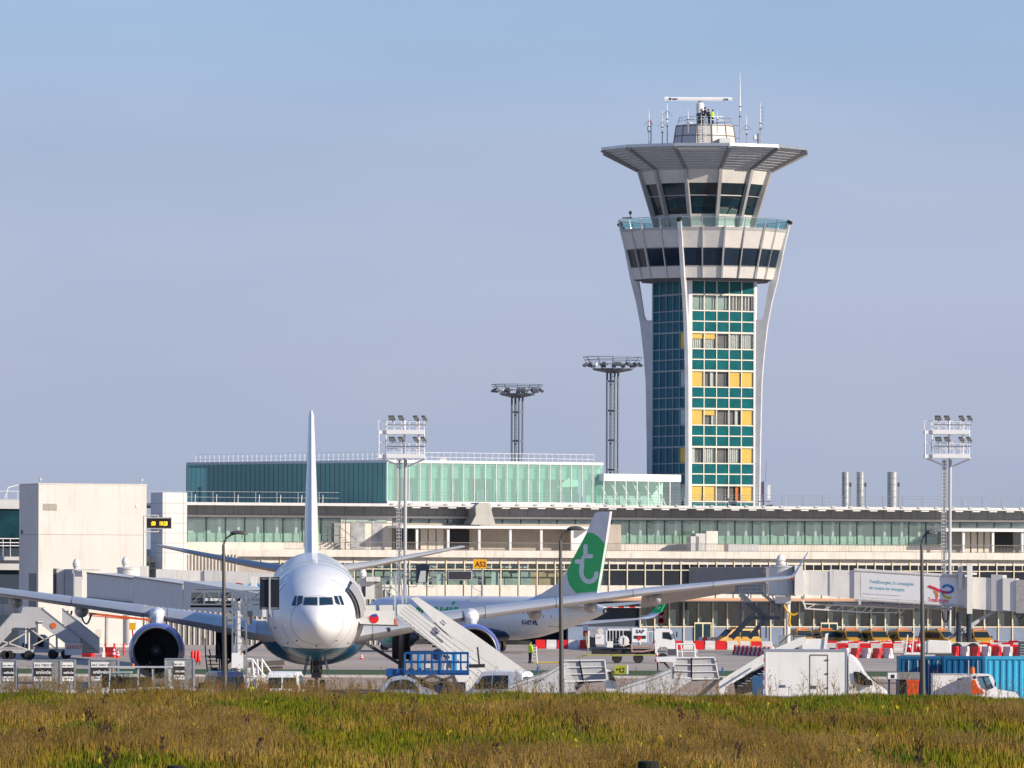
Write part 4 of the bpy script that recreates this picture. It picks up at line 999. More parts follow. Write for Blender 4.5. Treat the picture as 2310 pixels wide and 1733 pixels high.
for xx, sh in ((-.17, .045), (-.13, 0), (.13, 0), (.17, .045)):
    rings.append([V((xx, cs+(s-cs)*(1-sh), cz_+(z-cz_)*(1-sh*.4))) for s, z in finout])
m.loft(rings); f7 = m.build('tail_fin', mat('fin_light_grey', (.70, .70, .71), .3), nb)
grn = [(1325.5, 1205.5), (1330, 1201.5), (1341, 1203), (1353, 1211), (1361, 1219.5), (1367, 1228), (1362.5, 1258), (1357, 1290), (1349.5, 1334.5), (1304, 1338.5), (1297, 1332), (1289, 1321), (1284.5, 1308), (1283, 1294), (1285, 1284), (1293.7, 1265), (1310, 1235)]
def both(m, pxs, d):
    pts = [FP(*q) for q in pxs]; m.prism(pts, .150, .172+d, ax='x'); m.prism(pts, -.172-d, -.150, ax='x')
m = M(W7); both(m, grn, .006); m.build('livery_green', GREENL, f7)
def stroke(m, pts, w_, fpt, d, x=None):
    for sd in (1, -1):
        for a, b_ in zip(pts, pts[1:]):
            dx, dy = b_[0]-a[0], b_[1]-a[1]; l = math.hypot(dx, dy) or 1; nx, ny = -dy/l*w_/2, dx/l*w_/2
            q = [fpt(a[0]+nx, a[1]+ny), fpt(b_[0]+nx, b_[1]+ny), fpt(b_[0]-nx, b_[1]-ny), fpt(a[0]-nx, a[1]-ny)]
            m.prism(q, sd*(.17), sd*(.19+d), ax='x')
        for a in pts:
            m.prism([fpt(a[0]+w_/2*math.cos(t_), a[1]+w_/2*math.sin(t_)) for t_ in np.linspace(0, 2*math.pi, 12, endpoint=False)], sd*.17, sd*(.191+d), ax='x')
tpts = [[(1324.5, 1232.5), (1324.5, 1255), (1337, 1255)], [(1305, 1267), (1317, 1267), (1315.5, 1290), (1317, 1300), (1321, 1307), (1328, 1312), (1335, 1312.5), (1342, 1309.5), (1347.5, 1303), (1349, 1294)]]
m = M(W7)
for q in tpts: stroke(m, q, 9.6, FP, 0)
m.prism([FP(1317, 1255), FP(1322, 1250), FP(1322, 1262), FP(1320, 1272), FP(1312, 1272)], .17, .1905, ax='x')
m.build('letter_t', mat('letter_light_grey', (.74, .74, .76), .4), f7)
m = M(W7)
for sgn in (1, -1):
    m = M(W7); wing(m, [((sgn*.8, 33.2, 4.2), 3.9, .1), ((sgn*6.0, 36.9, 4.75), 1.6, .08)]); m.build('stabiliser', ACG, nb, smooth=True, ang=50)
    m = M(W7); wing(m, [((sgn*1.5, 13.6, 2.0), 7.8, .12), ((sgn*5.5, 16.4, 2.2), 4.8, .11), ((sgn*15.8, 22.0, 3.05), 1.9, .09)])
    w7 = m.build('wing', ACG, nb, smooth=True, ang=50)
    m = M(W7); pr_ = []
    wing(m, [((sgn*15.8, 22.0, 3.05), 1.9, .09), ((sgn*16.6, 22.4, 3.2), 1.6, .08), ((sgn*17.3, 23.0, 3.75), 1.35, .07), ((sgn*17.9, 24.2, 5.6), .6, .06)])
    wl_ = m.build('winglet', ACW, w7, smooth=True, ang=60)
    m = M(W7)
    q = [V((sgn*(17.10+.0), 22.85, 3.55)), V((sgn*(17.2), 24.3, 3.7)), V((sgn*17.92, 24.82, 5.58)), V((sgn*17.9, 24.2, 5.58))]
    o_ = V((-sgn*.07, 0, .0)); m.hexa([p+o_ for p in q]+[p-o_ for p in q]); m.build('livery_green', GREENL, wl_)
    m = M(W7); m.path([V((sgn*17.4, 23.95, 4.75)), V((sgn*17.2, 23.7, 4.15)), V((sgn*17.15, 23.95, 3.98)), V((sgn*17.2, 24.15, 4.15))], .05); m.path([V((sgn*17.3, 23.6, 4.5)), V((sgn*17.3, 24.05, 4.5))], .05); m.build('letter_t', MATS['letter_light_grey'], wl_)
    ex, ey, ez = sgn*4.85, 11.2, 1.32
    m = M(W7); m.lathe([(.80, 0), (.88, -.1), (.98, .1), (1.06, 1.0), (1.05, 2.2), (.86, 3.6), (.80, 3.6), (.7, 2.8)], (ex, ey, ez), 32, ax='y', cap=False); e7 = m.build('engine_nacelle', mat('nacelle_white', (.62, .63, .65), .35), nb, smooth=True, ang=60)
    m = M(W7); m.lathe([(.82, .2), (.7, .9), (0, 1.0)], (ex, ey, ez), 24, ax='y', cap=False); m.lathe([(.78, 3.4), (.5, 3.5), (.42, 4.3), (.2, 4.9), (0, 5.0)], (ex, ey, ez), 24, ax='y', cap=False); m.build('engine_core', DGREY, e7, smooth=True)
    m = M(W7); m.bar((ex, ey+1.6, ez+.95), (ex, ey+5.5, 2.45), .3, .5); m.build('pylon', ACW, nb)
    m = M(W7)                                  # roundel on the nacelle
    for a in range(1):
        c = V((ex+1.075*sgn, ey+1.7, ez)); m.lathe([(0, -.0), (.52, -.04), (.55, 0)], c, 20, ax='x')
    m.build('roundel', GREENL, e7)
    m = M(W7); m.path([V((ex+1.10*sgn, ey+1.6, ez+.3)), V((ex+1.10*sgn, ey+1.55, ez-.15)), V((ex+1.10*sgn, ey+1.75, ez-.28)), V((ex+1.10*sgn, ey+1.95, ez-.15))], .06); m.build('letter_t', MATS['letter_light_grey'], e7)
    m = M(W7); m.tube((sgn*2.8, 18.4, .5), (sgn*2.6, 18.4, 2.4), .12); g7 = m.build('main_gear', GEARM, nb)
    for dx in (-.3, .3):
        m = M(W7); m.lathe([(.2, -.16), (.5, -.16), (.55, 0), (.5, .16), (.2, .16)], (sgn*2.8+dx, 18.4, .55), 16, ax='x'); m.build('wheel', BLACK, g7, smooth=True)
m = M(W7); m.tube((0, 4.2, .4), (0, 4.2, 1.6), .08); g7 = m.build('nose_gear', GEARM, nb)
for dx in (-.2, .2):
    m = M(W7); m.lathe([(.1, -.1), (.34, -.1), (.34, .1), (.1, .1)], (dx, 4.2, .35), 14, ax='x'); m.build('wheel', BLACK, g7)
# port side details (local +x faces the camera)
def side7(s, z, off=.015):
    _ = None
    for a, b_ in zip(S7, S7[1:]):
        if a[0] <= s <= b_[0]: k = (s-a[0])/(b_[0]-a[0]); rx, rt, rb, o = [a[i]+(b_[i]-a[i])*k for i in (1, 2, 3, 4)]
    dz = z-(z7+o); r_ = rt if dz > 0 else rb
    return V((rx*math.sqrt(max(0, 1-(dz/r_)**2))+off, s, z))
for i in range(7):
    s = 26.0-.0+i*.55; m = M(W7)
    pts = [side7(s+.12*math.cos(t_), 3.78+.2*math.sin(t_), .012) for t_ in np.linspace(0, 2*math.pi, 10, endpoint=False)]; m.poly(pts); m.build('cabin_window', mat('cabin_window_grey', (.08, .09, .11), .2), nb)
for i in range(26):
    s = 10.5+i*.55; m = M(W7)
    pts = [side7(s+.12*math.cos(t_), 3.78+.2*math.sin(t_), .012) for t_ in np.linspace(0, 2*math.pi, 10, endpoint=False)]; m.poly(pts); m.build('cabin_window', MATS['cabin_window_grey'], nb)
m = M(W7)
dp = [(31.2, 4.25), (31.0, 3.3), (31.25, 2.45), (32.25, 2.4), (32.0, 3.3), (32.1, 4.25)]
q = [side7(s, z, .02) for s, z in dp]
for a, b_ in zip(q, q[1:]+q[:1]): m.tube(a, b_, .03, n=4)
m.build('door_outline', mat('door_line_dark', (.06, .06, .07), .6), nb)
def text7(s_, size, s0, z0, m_, slant=0, name='registration'):
    mw = Matrix.Translation(W7 @ V((0, 0, 0)))
    cu = bpy.data.curves.new('t', 'FONT'); cu.body = s_; cu.size = size; cu.offset = .02; cu.resolution_u = 2
    ob = bpy.data.objects.new('t', cu); COL.objects.link(ob); bpy.context.view_layer.update()
    me = bpy.data.meshes.new_from_object(ob.evaluated_get(bpy.context.evaluated_depsgraph_get())); bpy.data.objects.remove(ob); bpy.data.curves.remove(cu)
    vv = [tuple(v.co) for v in me.vertices]; ff = [tuple(p.vertices) for p in me.polygons]; bpy.data.meshes.remove(me)
    for _ in range(2):
        nf = []
        for f in ff:
            for k in range(1, len(f)-1):
                a, b_, c = f[0], f[k], f[k+1]; ids = []
                for u, v_ in ((a, b_), (b_, c), (c, a)): vv.append(tuple((vv[u][i]+vv[v_][i])/2 for i in range(3))); ids.append(len(vv)-1)
                nf += [(a, ids[0], ids[2]), (ids[0], b_, ids[1]), (ids[2], ids[1], c), tuple(ids)]
        ff = nf
    mm = M(W7); mm.add([side7(s0+v[0], z0+v[1], .035) for v in vv], ff); return mm.build(name, m_, nb)
text7('F-HTVB', .62, 28.0, 2.55, MATS['navy_print'])
text7('transavia', 2.95, 8.0, 2.80, GREENL, name='airline_title')
# ================================================================= MASTS, LEFT BUILDINGS, JET BRIDGES
# floodlight masts (two alike)
def flood(px, D, ybot, lab):
    k = F/D; base = PZ(px, D, 0); cx, cy = base.x, D
    r = root('floodlight_mast', lab, 'floodlight mast', base, 0, 'white floodlight masts with two decks')
    zz = lambda y: P(px, y, D).z
    m = M(); m.tube((cx+.22, cy, 0), (cx+.22, cy, zz(1037)), .17, n=12); m.tube((cx-.36, cy+.1, 0), (cx-.36, cy+.1, zz(1037)), .10, n=8); m.build('pole', LGREY, r, smooth=True)
    m = M(); m.box(cx-.62, cx-.58, cy-.1, cy+.1, 0, zz(1037)); m.box(cx-.16, cx-.12, cy-.1, cy+.1, 0, zz(1037))
    z = 8.0
    while z < zz(1037): m.box(cx-.6, cx-.12, cy-.06, cy+.06, z, z+.10); z += .34
    m.build('ladder', LGREY, r)
    w2 = 2.05
    for (yb, yt, yr) in ((1034, 1025, 999), (980, 971, 950)):
        m = M(); m.box(cx-1.6, cx+w2, cy-1.3, cy+1.3, zz(yb), zz(yb)+.08); m.box(cx-1.6, cx+w2, cy-1.32, cy-1.26, zz(yb), zz(yt)); m.box(cx-2.4, cx-1.62, cy-1.1, cy+1.1, zz(yb), zz(yt)-.05)
        m.build('deck', WHITE2, r)
        m = M()
        for yy in (0, .5, 1):
            z_ = zz(yt)+(zz(yr)-zz(yt))*yy
            for dy in (-1.28, 1.28): m.tube((cx-1.6, cy+dy, z_), (cx+w2, cy+dy, z_), .035, n=4)
            for dx in (-1.6, w2): m.tube((cx+dx, cy-1.28, z_), (cx+dx, cy+1.28, z_), .035, n=4)
        for i in range(6):
            x_ = cx-1.6+i*(w2+1.6)/5
            for dy in (-1.28, 1.28): m.tube((x_, cy+dy, zz(yb)), (x_, cy+dy, zz(yr)), .04, n=4)
        for x_ in (-2.4, -1.66):
            m.tube((cx+x_, cy-1.1, zz(yb)), (cx+x_, cy-1.1, zz(yr)), .05, n=4)
        m.tube((cx-2.4, cy-1.1, zz(yr)), (cx-1.6, cy-1.1, zz(yr)), .04, n=4)
        m.build('deck_railing', WHITE2, r)
    m = M()
    for x_ in (-2.35, -1.66, w2): m.tube((cx+x_, cy-1.2, zz(1034)), (cx+x_, cy-1.2, zz(971)), .06, n=5)
    m.tube((cx+.1, cy, zz(1037)), (cx+.1, cy, zz(950)), .12, n=8); m.tube((cx+1.5, cy, zz(1034)), (cx+1.5, cy, zz(950)), .1, n=6)
    m.build('frame', WHITE2, r)
    m = M()
    for sx_ in (-1, 1):
        for dy in (-1, 1): m.bar((cx+.1+sx_*.4, cy, zz(1052)), (cx+.1+sx_*2.1, cy+dy, zz(1035)), .14, .14)
    m.build('strut', WHITE2, r)
    for row, (yl, xs) in enumerate(((944, (-1.1, -.2, 1.25, 2.05)), (992, (-1.05, -.2, 1.25, 2.0)))):
        for j, dx in enumerate(xs):
            lm = M(Matrix.Translation((cx+dx, cy-1.5, zz(yl))) @ Matrix.Rotation(R(-20 if j < 1 else -35-6*j), 4, 'Z') @ Matrix.Rotation(R(38), 4, 'X'))
            lm.prism([(-.33, -.24), (.33, -.24), (.30, .26), (-.30, .26)], -.02, .08, ax='y', m=0); lm.box(-.25, .25, -.035, -.025, -.17, .19, 1); lm.box(-.04, .04, 0, .08, -.5, -.24, 0)
            lm.build('floodlight', [mat('lamp_housing', (.14, .145, .14), .5), mat('lamp_glass', (.50, .52, .46), .2)], r)
        m = M(); m.box(cx-1.5, cx+2.2, cy-1.5, cy-1.42, zz(yl)-.72, zz(yl)-.64); m.build('lamp_rail', DGREY, r)
flood(908, 700, 1200, 'white floodlight mast with two railed decks in front of the mint glass pavilion')
flood(2137, 718, 1200, 'white floodlight mast with two railed decks at the right end of the terminal')
# high round masts
def highmast(px, pw, D, ytop, ydeck, ybot, lab):
    base = PZ(px, D, 0); k = F/D; r = root('high_mast', lab, 'light mast', base, 0, 'high masts with round lamp platforms behind the terminal')
    zz = lambda y: P(px, y, D).z; cx, cy = base.x, D; rp = pw/2/k
    m = M()
    for a in (20, 110, 200, 290): p = V((cx+.68*math.cos(R(a)), cy+.68*math.sin(R(a)), 0)); m.tube(p, p+V((0, 0, zz(ybot))), .12, n=8)
    m.build('leg', MASTG, r)
    m = M(); z = zz(1060)
    while z < zz(ybot)-1:
        for a in (20, 110, 200, 290):
            p, q = [V((cx+.68*math.cos(R(b_)), cy+.68*math.sin(R(b_)), z)) for b_ in (a, a+90)]; m.bar(p, q, .10, .18)
        z += 3.4
    m.build('brace_ring', MASTG, r)
    m = M()
    for dx in (-.32, -.05, .22): m.tube((cx+dx, cy, 0), (cx+dx, cy, zz(ybot)), .035, n=4)
    z = zz(1070)
    while z < zz(ybot): m.tube((cx-.05, cy, z), (cx+.22, cy, z), .025, n=4); z += .45
    m.build('ladder', MASTG, r)
    m = M(); m.lathe([(.6, zz(ybot)-.1), (rp*.64, zz(ybot)+.22), (rp*.68, zz(ybot)+.38), (rp*.64, zz(ybot)+.42), (0, zz(ybot)+.4)], (cx, cy, 0), 24); m.build('platform_tray', mat('tray_steel', (.15, .17, .20), .5, .3), r)
    n = 12
    c = lambda rad_, a, z_: V((cx+rad_*math.cos(a), cy+rad_*math.sin(a), z_))
    m = M(); z1, z2, z3 = zz(ybot)+.4, zz(ydeck), zz(ytop)
    for i in range(n):
        a, a2 = 2*math.pi*i/n, 2*math.pi*(i+1)/n
        for rad_, z_ in ((rp*.84, z2), (rp*.98, z3), (rp*.93, z2+(z3-z2)*.6)): m.tube(c(rad_, a, z_), c(rad_, a2, z_), .045, n=4)
        m.tube(c(rp*.66, a, z1), c(rp*.84, a, z2), .05, n=4); m.tube(c(rp*.84, a, z2), c(rp*.98, a, z3), .04, n=4); m.tube(c(rp*.3, a, z2), c(rp*.84, a, z2), .04, n=4)
    m.build('platform_rail', MASTG, r)
    random.seed(px)
    for i in range(20):
        a = 2*math.pi*i/20+random.uniform(-.1, .1); p = c(rp*.93, a, z2-.02); lm = M(Matrix.Translation(p) @ Matrix.Rotation(a, 4, 'Z') @ Matrix.Rotation(R(35), 4, 'Y'))
        lm.prism([(-.25, -.2), (.3, -.26), (.3, .26), (-.25, .2)], -.12, .1, ax='z'); lm.build('floodlight', mat('lamp_dark', (.09, .10, .12), .5) if i != 13 else WHITE2, r)
highmast(1165, 118, 850, 868, 880, 896, 'shorter round topped lamp mast behind the mint pavilion')
highmast(1380, 136, 830, 806, 822, 840, 'taller round topped lamp mast standing just left of the control tower')
# chimneys
for px, w_, lab in ((1907.5, 17, 'leftmost steel flue pipe on the terminal roof'), (1941, 17.5, 'middle steel flue pipe on the terminal roof, close to the leftmost'), (2013, 23, 'widest steel flue pipe on the roof with a rough streaked right side')):
    D = 800; b_ = P(px, 1152, D); tp = P(px, 1065, D); rr_ = w_/2/F*D; h_ = tp.z-b_.z
    r = root('flue_pipe', lab, 'chimney', b_, 0, 'steel flue pipes on the roof')
    m = M(); m.lathe([(rr_, 0), (rr_, h_-.1), (rr_*1.04, h_-.1), (rr_*1.04, h_), (rr_*.9, h_), (rr_*.9, h_-.6), (0, h_-.6)], b_, 24); m.build('pipe', mat('flue_steel', (.52, .53, .53), .38, .55, var=.12, streak=.25, scale=2), r, smooth=True)
    m = M()
    for i in range(6): m.lathe([(rr_+.01, h_*i/6), (rr_+.03, h_*i/6+.03), (rr_+.01, h_*i/6+.06)], b_, 20)
    m.build('seam_ring', STEEL, r)
    m = M(); q = b_+V((rr_+.12, 0, h_*.62)); m.box(q.x-.12, q.x+.1, q.y-.1, q.y+.1, q.z, q.z+.45); m.tube(q+V((0, 0, .4)), q+V((0, 0, -h_*.6)), .03, n=4); m.build('bracket', DGREY, r)
# cell antenna cluster
b_ = P(1722, 1148, 785); r = root('cell_antenna', 'dark cluster of mobile phone antenna panels beside the base of the tower', 'antenna', b_)
m = M(); m.tube(b_, b_+V((0, 0, 3.0)), .1); m.tube(b_+V((.25, 0, 3)), b_+V((.3, 0, 5.2)), .02); m.bar(b_+V((-.6, 0, .8)), b_+V((.7, 0, .8)), .1, .1); m.bar(b_+V((-.5, 0, .15)), b_+V((1.0, 0, .35)), .25, .25); m.build('post', mat('rust_purple', (.10, .07, .09), .7), r)
for dx, w_, h0, h1, mt in ((-.72, .1, .6, 2.6, LGREY), (-.1, .3, .9, 2.9, mat('rust_purple', (.1, .07, .09))), (.6, .32, 1.0, 2.6, WHITE)):
    m = M(); m.box(b_.x+dx-w_/2, b_.x+dx+w_/2, b_.y-.2, b_.y, b_.z+h0, b_.z+h1); m.build('antenna_panel', mt, r)
# white building at the left: front face 86..345 px, shaded left flank 33..86
t0 = -24.0
def TB(px, py): return TL(px, py, t0)
sA = TB(86.5, 1300)[0]; sB = TB(345 if False else 330, 1300)[0]; zT = TB(200, 1094)[1]
wbld = root('gate_building', 'plain windowless cream block with one louvre, its left flank in shade', 'building', TM @ V((sA, t0, 0)), AL)
m = M(TM); m.box(sA, sB, t0, t0+6.6, 0, zT); m.build('wall', mat('cream_render', (.68, .645, .595), .85, var=.05, streak=.12, scale=.3), wbld)
m = M(TM); m.box(sA-.03, sB+.03, t0-.03, t0+6.6, zT, zT+.12); m.build('coping', CREAM, wbld)
m = M(TM); z_ = TB(200, 1207)[1]; m.box(sA-.012, sB+.0, t0-.01, t0, z_, z_+.035); m.box(sA-.012, sA, t0, t0+6.5, z_, z_+.035); m.build('wall_joint', mat('joint_brown', (.30, .25, .22), .8), wbld)
m = M(TM); a, z1 = TB(98, 1136); b2, z0 = TB(130, 1151); m.box(a, b2, t0-.06, t0, z0, z1, 0)
for i in range(9): z_ = z0+(z1-z0)*(i+.3)/9; m.box(a+.08, b2-.08, t0-.1, t0-.06, z_, z_+(z1-z0)/20, 1)
m.build('louvre', [CREAM, mat('louvre_grey', (.42, .41, .36), .6)], wbld)
m = M(TM); a, z1 = TB(309, 1142); m.lathe([(.0, 0), (.15, 0), (.15, -.05), (.09, -.06), (.08, -.02)], TM.inverted() @ (TM @ V((a, t0, z1))), 16, ax='y'); m.build('wall_plate', WHITE2, wbld)
m = M(TM); z1 = TL(50, 1294, t0+3)[1]; z0 = TL(50, 1345, t0+3)[1]; m.box(sA-.05, sA, t0+.7, t0+3.1, 0, z1); m.build('flank_door', mat('door_deep_teal', (.01, .04, .07), .3), wbld)
m = M(TM); m.box(sA-.07, sA, t0+5.4, t0+5.7, TL(40, 1204, t0+5)[1], TL(40, 1196, t0+5)[1]); m.build('flank_vent', DARKIN, wbld)
for pxl in (91, 320):
    a, z_ = TB(pxl, 1093); m = M(TM); m.tube((a, t0+.2, zT), (a, t0+.2, zT+.62), .04, n=5); m.prism([(a-.03, zT+.42), (a+.2, zT+.40), (a+.22, zT+.55), (a+.08, zT+.66), (a-.03, zT+.66)], t0+.1, t0+.3, ax='y')
    m.build('roof_lamp', LGREY, label='small lamp on a post at the %s end of the cream block roof' % ('left' if pxl < 200 else 'right'), cat='lamp', group='roof lamps on the cream block')
# clock display
p0 = P(358.5, 1180.5, 655); r = root('clock_display', 'black electronic display with orange digits reading 10:28 on the cream block corner', 'display', p0)
k = F/655; w_, h_ = 55/k, 22/k
m = M(); m.box(p0.x-w_/2, p0.x+w_/2, p0.y, p0.y+.4, p0.z-h_/2, p0.z+h_/2); m.build('screen', mat('display_black', (.02, .014, .012), .4), r)
m = M(); m.box(p0.x-w_/2-.05, p0.x+w_/2+.05, p0.y-.08, p0.y+.45, p0.z+h_/2, p0.z+h_/2+.1); m.box(p0.x-w_/2-.05, p0.x+w_/2+.05, p0.y-.08, p0.y+.45, p0.z-h_/2-.07, p0.z-h_/2); m.build('casing', LGREY, r)
amber = emit('amber_led', (1, .62, .03), 1.2)
text('10:28', .52, face_m((p0.x+.02, p0.y-.02, p0.z-.20)), amber, 'digits', r, bold=.012, sx=.66); text(':00', .52, face_m((p0.x-.72, p0.y-.02, p0.z-.20)), amber, 'digits', r, bold=.012, sx=.66)
m = M()
for yy in (1163, 1200): q = P(327, yy, 655); q2 = P(357, yy, 655); m.path([q, q2, q2+V((0, 0, -.15 if yy < 1180 else .15))], .06, n=5)
q = P(325, 1163, 655); m.tube(q, (q.x, q.y, 2), .09, n=6); m.build('bracket_arm', CREAM, r)
# white clad stair tower
st_t = -2.0; a = TL(367, 1150, st_t)[0]; b2 = TL(422, 1150, st_t)[0]; zt_ = TL(390, 1111, st_t)[1]
r = root('stair_tower', 'bright white clad stair tower between the cream block and the terminal windows', 'building', TM @ V((a, st_t, 0)), AL)
m = M(TM); m.box(a, b2, st_t, st_t+4.0, 0, zt_); m.build('wall', mat('bright_white_cladding', (.72, .71, .68), .5, var=.04, streak=.08), r)
m = M(TM)
for i in range(6): z_ = zt_-1.0*(i+1)-.1; m.box(a-.01, b2+.01, st_t-.012, st_t, z_, z_+.03); m.box(a-.012, a, st_t, st_t+4, z_, z_+.03)
for u in (.25, (b2-a)*.85): m.box(a+u, a+u+.025, st_t-.012, st_t, 0, zt_)
m.build('cladding_joint', SEAMG, r)
# far left neighbour building
t1 = -6.0
a = TL(-60, 1200, t1)[0]; b2 = TL(33, 1200, t1)[0]
r = root('side_building', 'grey building with teal glass and a balcony at the left edge of the picture', 'building', TM @ V((a, t1, 0)), AL)
Z = lambda y: TL(15, y, t1)[1]
m = M(TM); m.box(a, b2+3, t1, t1+6, Z(1148), Z(1127)); m.box(a, b2+3, t1-.6, t1+6, Z(1264), Z(1256)); m.box(a, b2+3, t1, t1+6, Z(1286), Z(1264)); m.build('band', LGREY, r)
m = M(TM); m.box(a, b2+3, t1+.3, t1+6, Z(1215), Z(1148)); m.build('glazing', TEALG, r)
m = M(TM); m.box(a, b2+3, t1+.8, t1+6, 0, Z(1286)); m.box(a, b2+3, t1+2, t1+6, Z(1256), Z(1215)); m.build('recess', mat('navy_recess', (.012, .03, .055), .4), r)
m = M(TM)
for y in (1215, 1224, 1231): m.box(a, b2+1, t1-.5, t1-.44, Z(y)-.05, Z(y)+.03)
for i in range(8): u = b2-.6-i*.75; m.box(u, u+.05, t1-.5, t1-.44, Z(1256), Z(1215))
m.build('balcony_railing', WHITE2, r)
m = M(TM)
for i in range(7): u = b2+.3-i*1.1; m.tube((u, t1, Z(1127)), (u, t1, Z(1108)), .03, n=4)
m.tube((a, t1, Z(1108)), (b2+1, t1, Z(1108)), .03, n=4); m.path([(b2-1, t1+.3, Z(1127)), (b2-.6, t1+.3, Z(1100)), (b2+.6, t1+.3, Z(1093))], .05); m.build('roof_railing', WHITE2, r)
m = M(TM); m.box(a, b2-.2, t1-8, t1-7, Z(1386), Z(1362)); m.build('gate_sign_box', CREAM, r)
# louvred annex under the terrace, left
t2 = -1.0; a = TL(385, 1260, t2)[0]; b2 = TL(535, 1260, t2)[0]; e2 = TL(650, 1260, t2)[0]
r = root('louvred_annex', 'ribbed tan louvre wall below the terrace behind the left jet bridges', 'building', TM @ V((a, t2, 0)), AL)
m = M(TM); m.box(a, b2, t2, t2+1, 0, TL(450, 1292, t2)[1]+1.9)
m.build('wall', CREAM2, r)
m = M(TM); s = a
while s < b2: m.box(s, s+.12, t2-.2, t2, 0, TL(450, 1250, t2)[1]); s += .36
m.build('louvre', CREAM, r)
m = M(TM); m.box(b2, e2, t2+.2, t2+1, 0, TL(580, 1275, t2)[1]); m.build('panel_wall', TAN, r)
solid_l = M(TM); za_, zb2 = TL(500, 1352, -3)[1], 0
solid_l.box(TS(330, -3), TS(880, -3), -3, -2.6, 0, TL(500, 1330, -3)[1]); r2_ = solid_l.build('ribbed_fence', mat('fence_brown', (.20, .18, .165), .8, var=.25, scale=2), label='brown ribbed metal wall behind the left engine at ground level', cat='wall')
m = M(TM); s = TS(330, -3)
while s < TS(880, -3): m.box(s, s+.14, -3.15, -3, 0, TL(500, 1330, -3)[1]); s += .55
for q in (1400,): m.box(TS(330, -3), TS(880, -3), -3.2, -3.1, TL(500, q, -3)[1], TL(500, q-3, -3)[1])
m.build('rib', LGREY, r2_)
# ================================================================= jet bridges
def tunnel(m, A, B, w_, h0, h1, mi=0):
    """box along A->B (floor centre points), height h"""
    A = V(A); B = V(B); d = (B-A); d.z = 0; d.normalize(); n = V((-d.y, d.x, 0))*w_/2
    m.hexa([A-n, B-n, B+n, A+n, A-n+V((0, 0, h0)), B-n+V((0, 0, h1)), B+n+V((0, 0, h1)), A+n+V((0, 0, h0))], mi)
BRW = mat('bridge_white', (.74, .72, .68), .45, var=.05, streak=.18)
BRG = mat('bridge_white_shaded', (.64, .635, .62), .5, var=.06, streak=.18)  # darker copy of the bridge white, shade of the left tunnel in its colour
CORR = mat('corrugated_grey', (.33, .33, .345), .5, .2, var=.08, streak=.12)
rb = root('jet_bridge', 'long white jet bridge at the right carrying an oil company slogan and ribbon logo', 'jet bridge', PZ(1764, 672, 0))
def seg(pxa, pxb, ta, tb, ba, bb, Da, Db, nm, mt, w_=2.6):
    """tunnel section seen from px a to b with top/bottom picture heights"""
    A, At = P(pxa, ba, Da), P(pxa, ta, Da); B, Bt = P(pxb, bb, Db), P(pxb, tb, Db)
    d = V((B.x-A.x, B.y-A.y, 0)).normalized(); n = V((-d.y, d.x, 0))*w_
    m = M(); m.hexa([A, B, B+n, A+n, At, Bt, Bt+n, At+n]); return m.build(nm, mt, rb_cur), (A, B, At, Bt, d)
rb_cur = rb
seg(1812, 1872, 1287, 1289.5, 1341.5, 1344.5, 662.5, 662.3, 'tunnel_section', BRW, 2.2)
seg(1872, 1927, 1284.5, 1287.5, 1347, 1350.5, 662.2, 662.0, 'tunnel_section', BRW, 2.5)
bo, (A, B, At, Bt, d) = seg(1927, 2176, 1282.5, 1297.5, 1355, 1371, 661.8, 660.4, 'tunnel_section', BRW, 2.8)
seg(2176, 2236, 1301, 1304, 1372, 1377, 660.3, 660, 'tunnel_section', BRW, 2.6)
seg(2236, 2262, 1296, 1297.5, 1378, 1380, 659.8, 659.6, 'cab', LGREY, 3.0); seg(2262, 2292, 1304, 1305.5, 1376, 1381, 659.4, 659.2, 'cab', BRW, 3.0); seg(2292, 2345, 1308, 1308, 1383, 1385, 659, 658.6, 'bellows', mat('bellows_grey', (.42, .41, .39), .7, var=.2, scale=6), 3.0)
# edge trims on tunnel
m = M(); m.bar(A+V((0, -.06, .12)), B+V((0, -.06, .12)), .08, .10); m.bar(A.lerp(At, .93)+V((0, -.05, 0)), B.lerp(Bt, .93)+V((0, -.05, 0)), .04, .05)
for q in (.05, .86): c = A.lerp(B, q); m.box(c.x-.12, c.x+.12, c.y-.1, c.y+.1, c.z-.35, c.z+.2)
m.build('edge_trim', LGREY, rb)
m = M(); nb_ = V((d.y, -d.x, 0))*.02
for q in np.linspace(.05, .95, 13): pass
c0, c1 = A.lerp(B, .06), A.lerp(B, .93); h0 = (At-A).length
m.hexa([c0+V((0, 0, h0*.12))+nb_, c1+V((0, 0, h0*.12))+nb_, c1+V((0, 0, h0*.12)), c0+V((0, 0, h0*.12)), c0+V((0, 0, h0*.88))+nb_, c1+V((0, 0, h0*.88))+nb_, c1+V((0, 0, h0*.88)), c0+V((0, 0, h0*.88))])
pn = m.build('advert_panel', mat('advert_paper', (.76, .765, .77), .4, var=.02), rb)
d3 = (B-A).normalized()
def onb(q, f): return A.lerp(B, q)+(At-A)*f+nb_*1.6
tealt = mat('slogan_teal', (.20, .46, .56), .5)
upv = V((0, 0, 1))
text('TotalEnergies, la compagnie', .44, face_m(onb(.137, .58), d3, upv), tealt, 'slogan', rb, bold=.002, sx=.83)
text('de toutes les énergies.', .44, face_m(onb(.137, .39), d3, upv), tealt, 'slogan', rb, bold=.002, sx=.83)
text("L'énergie est notre avenir, économisons-la !", .17, face_m(onb(.08, .22), d3, upv), mat('small_print_grey', (.48, .48, .49), .6), 'small_print', rb, sx=1.15)
text('TotalEnergies', .50, face_m(onb(.668, .13), d3, upv), mat('logo_red', (.75, .03, .05), .5), 'logo_lettering', rb, bold=.006, sx=.70)
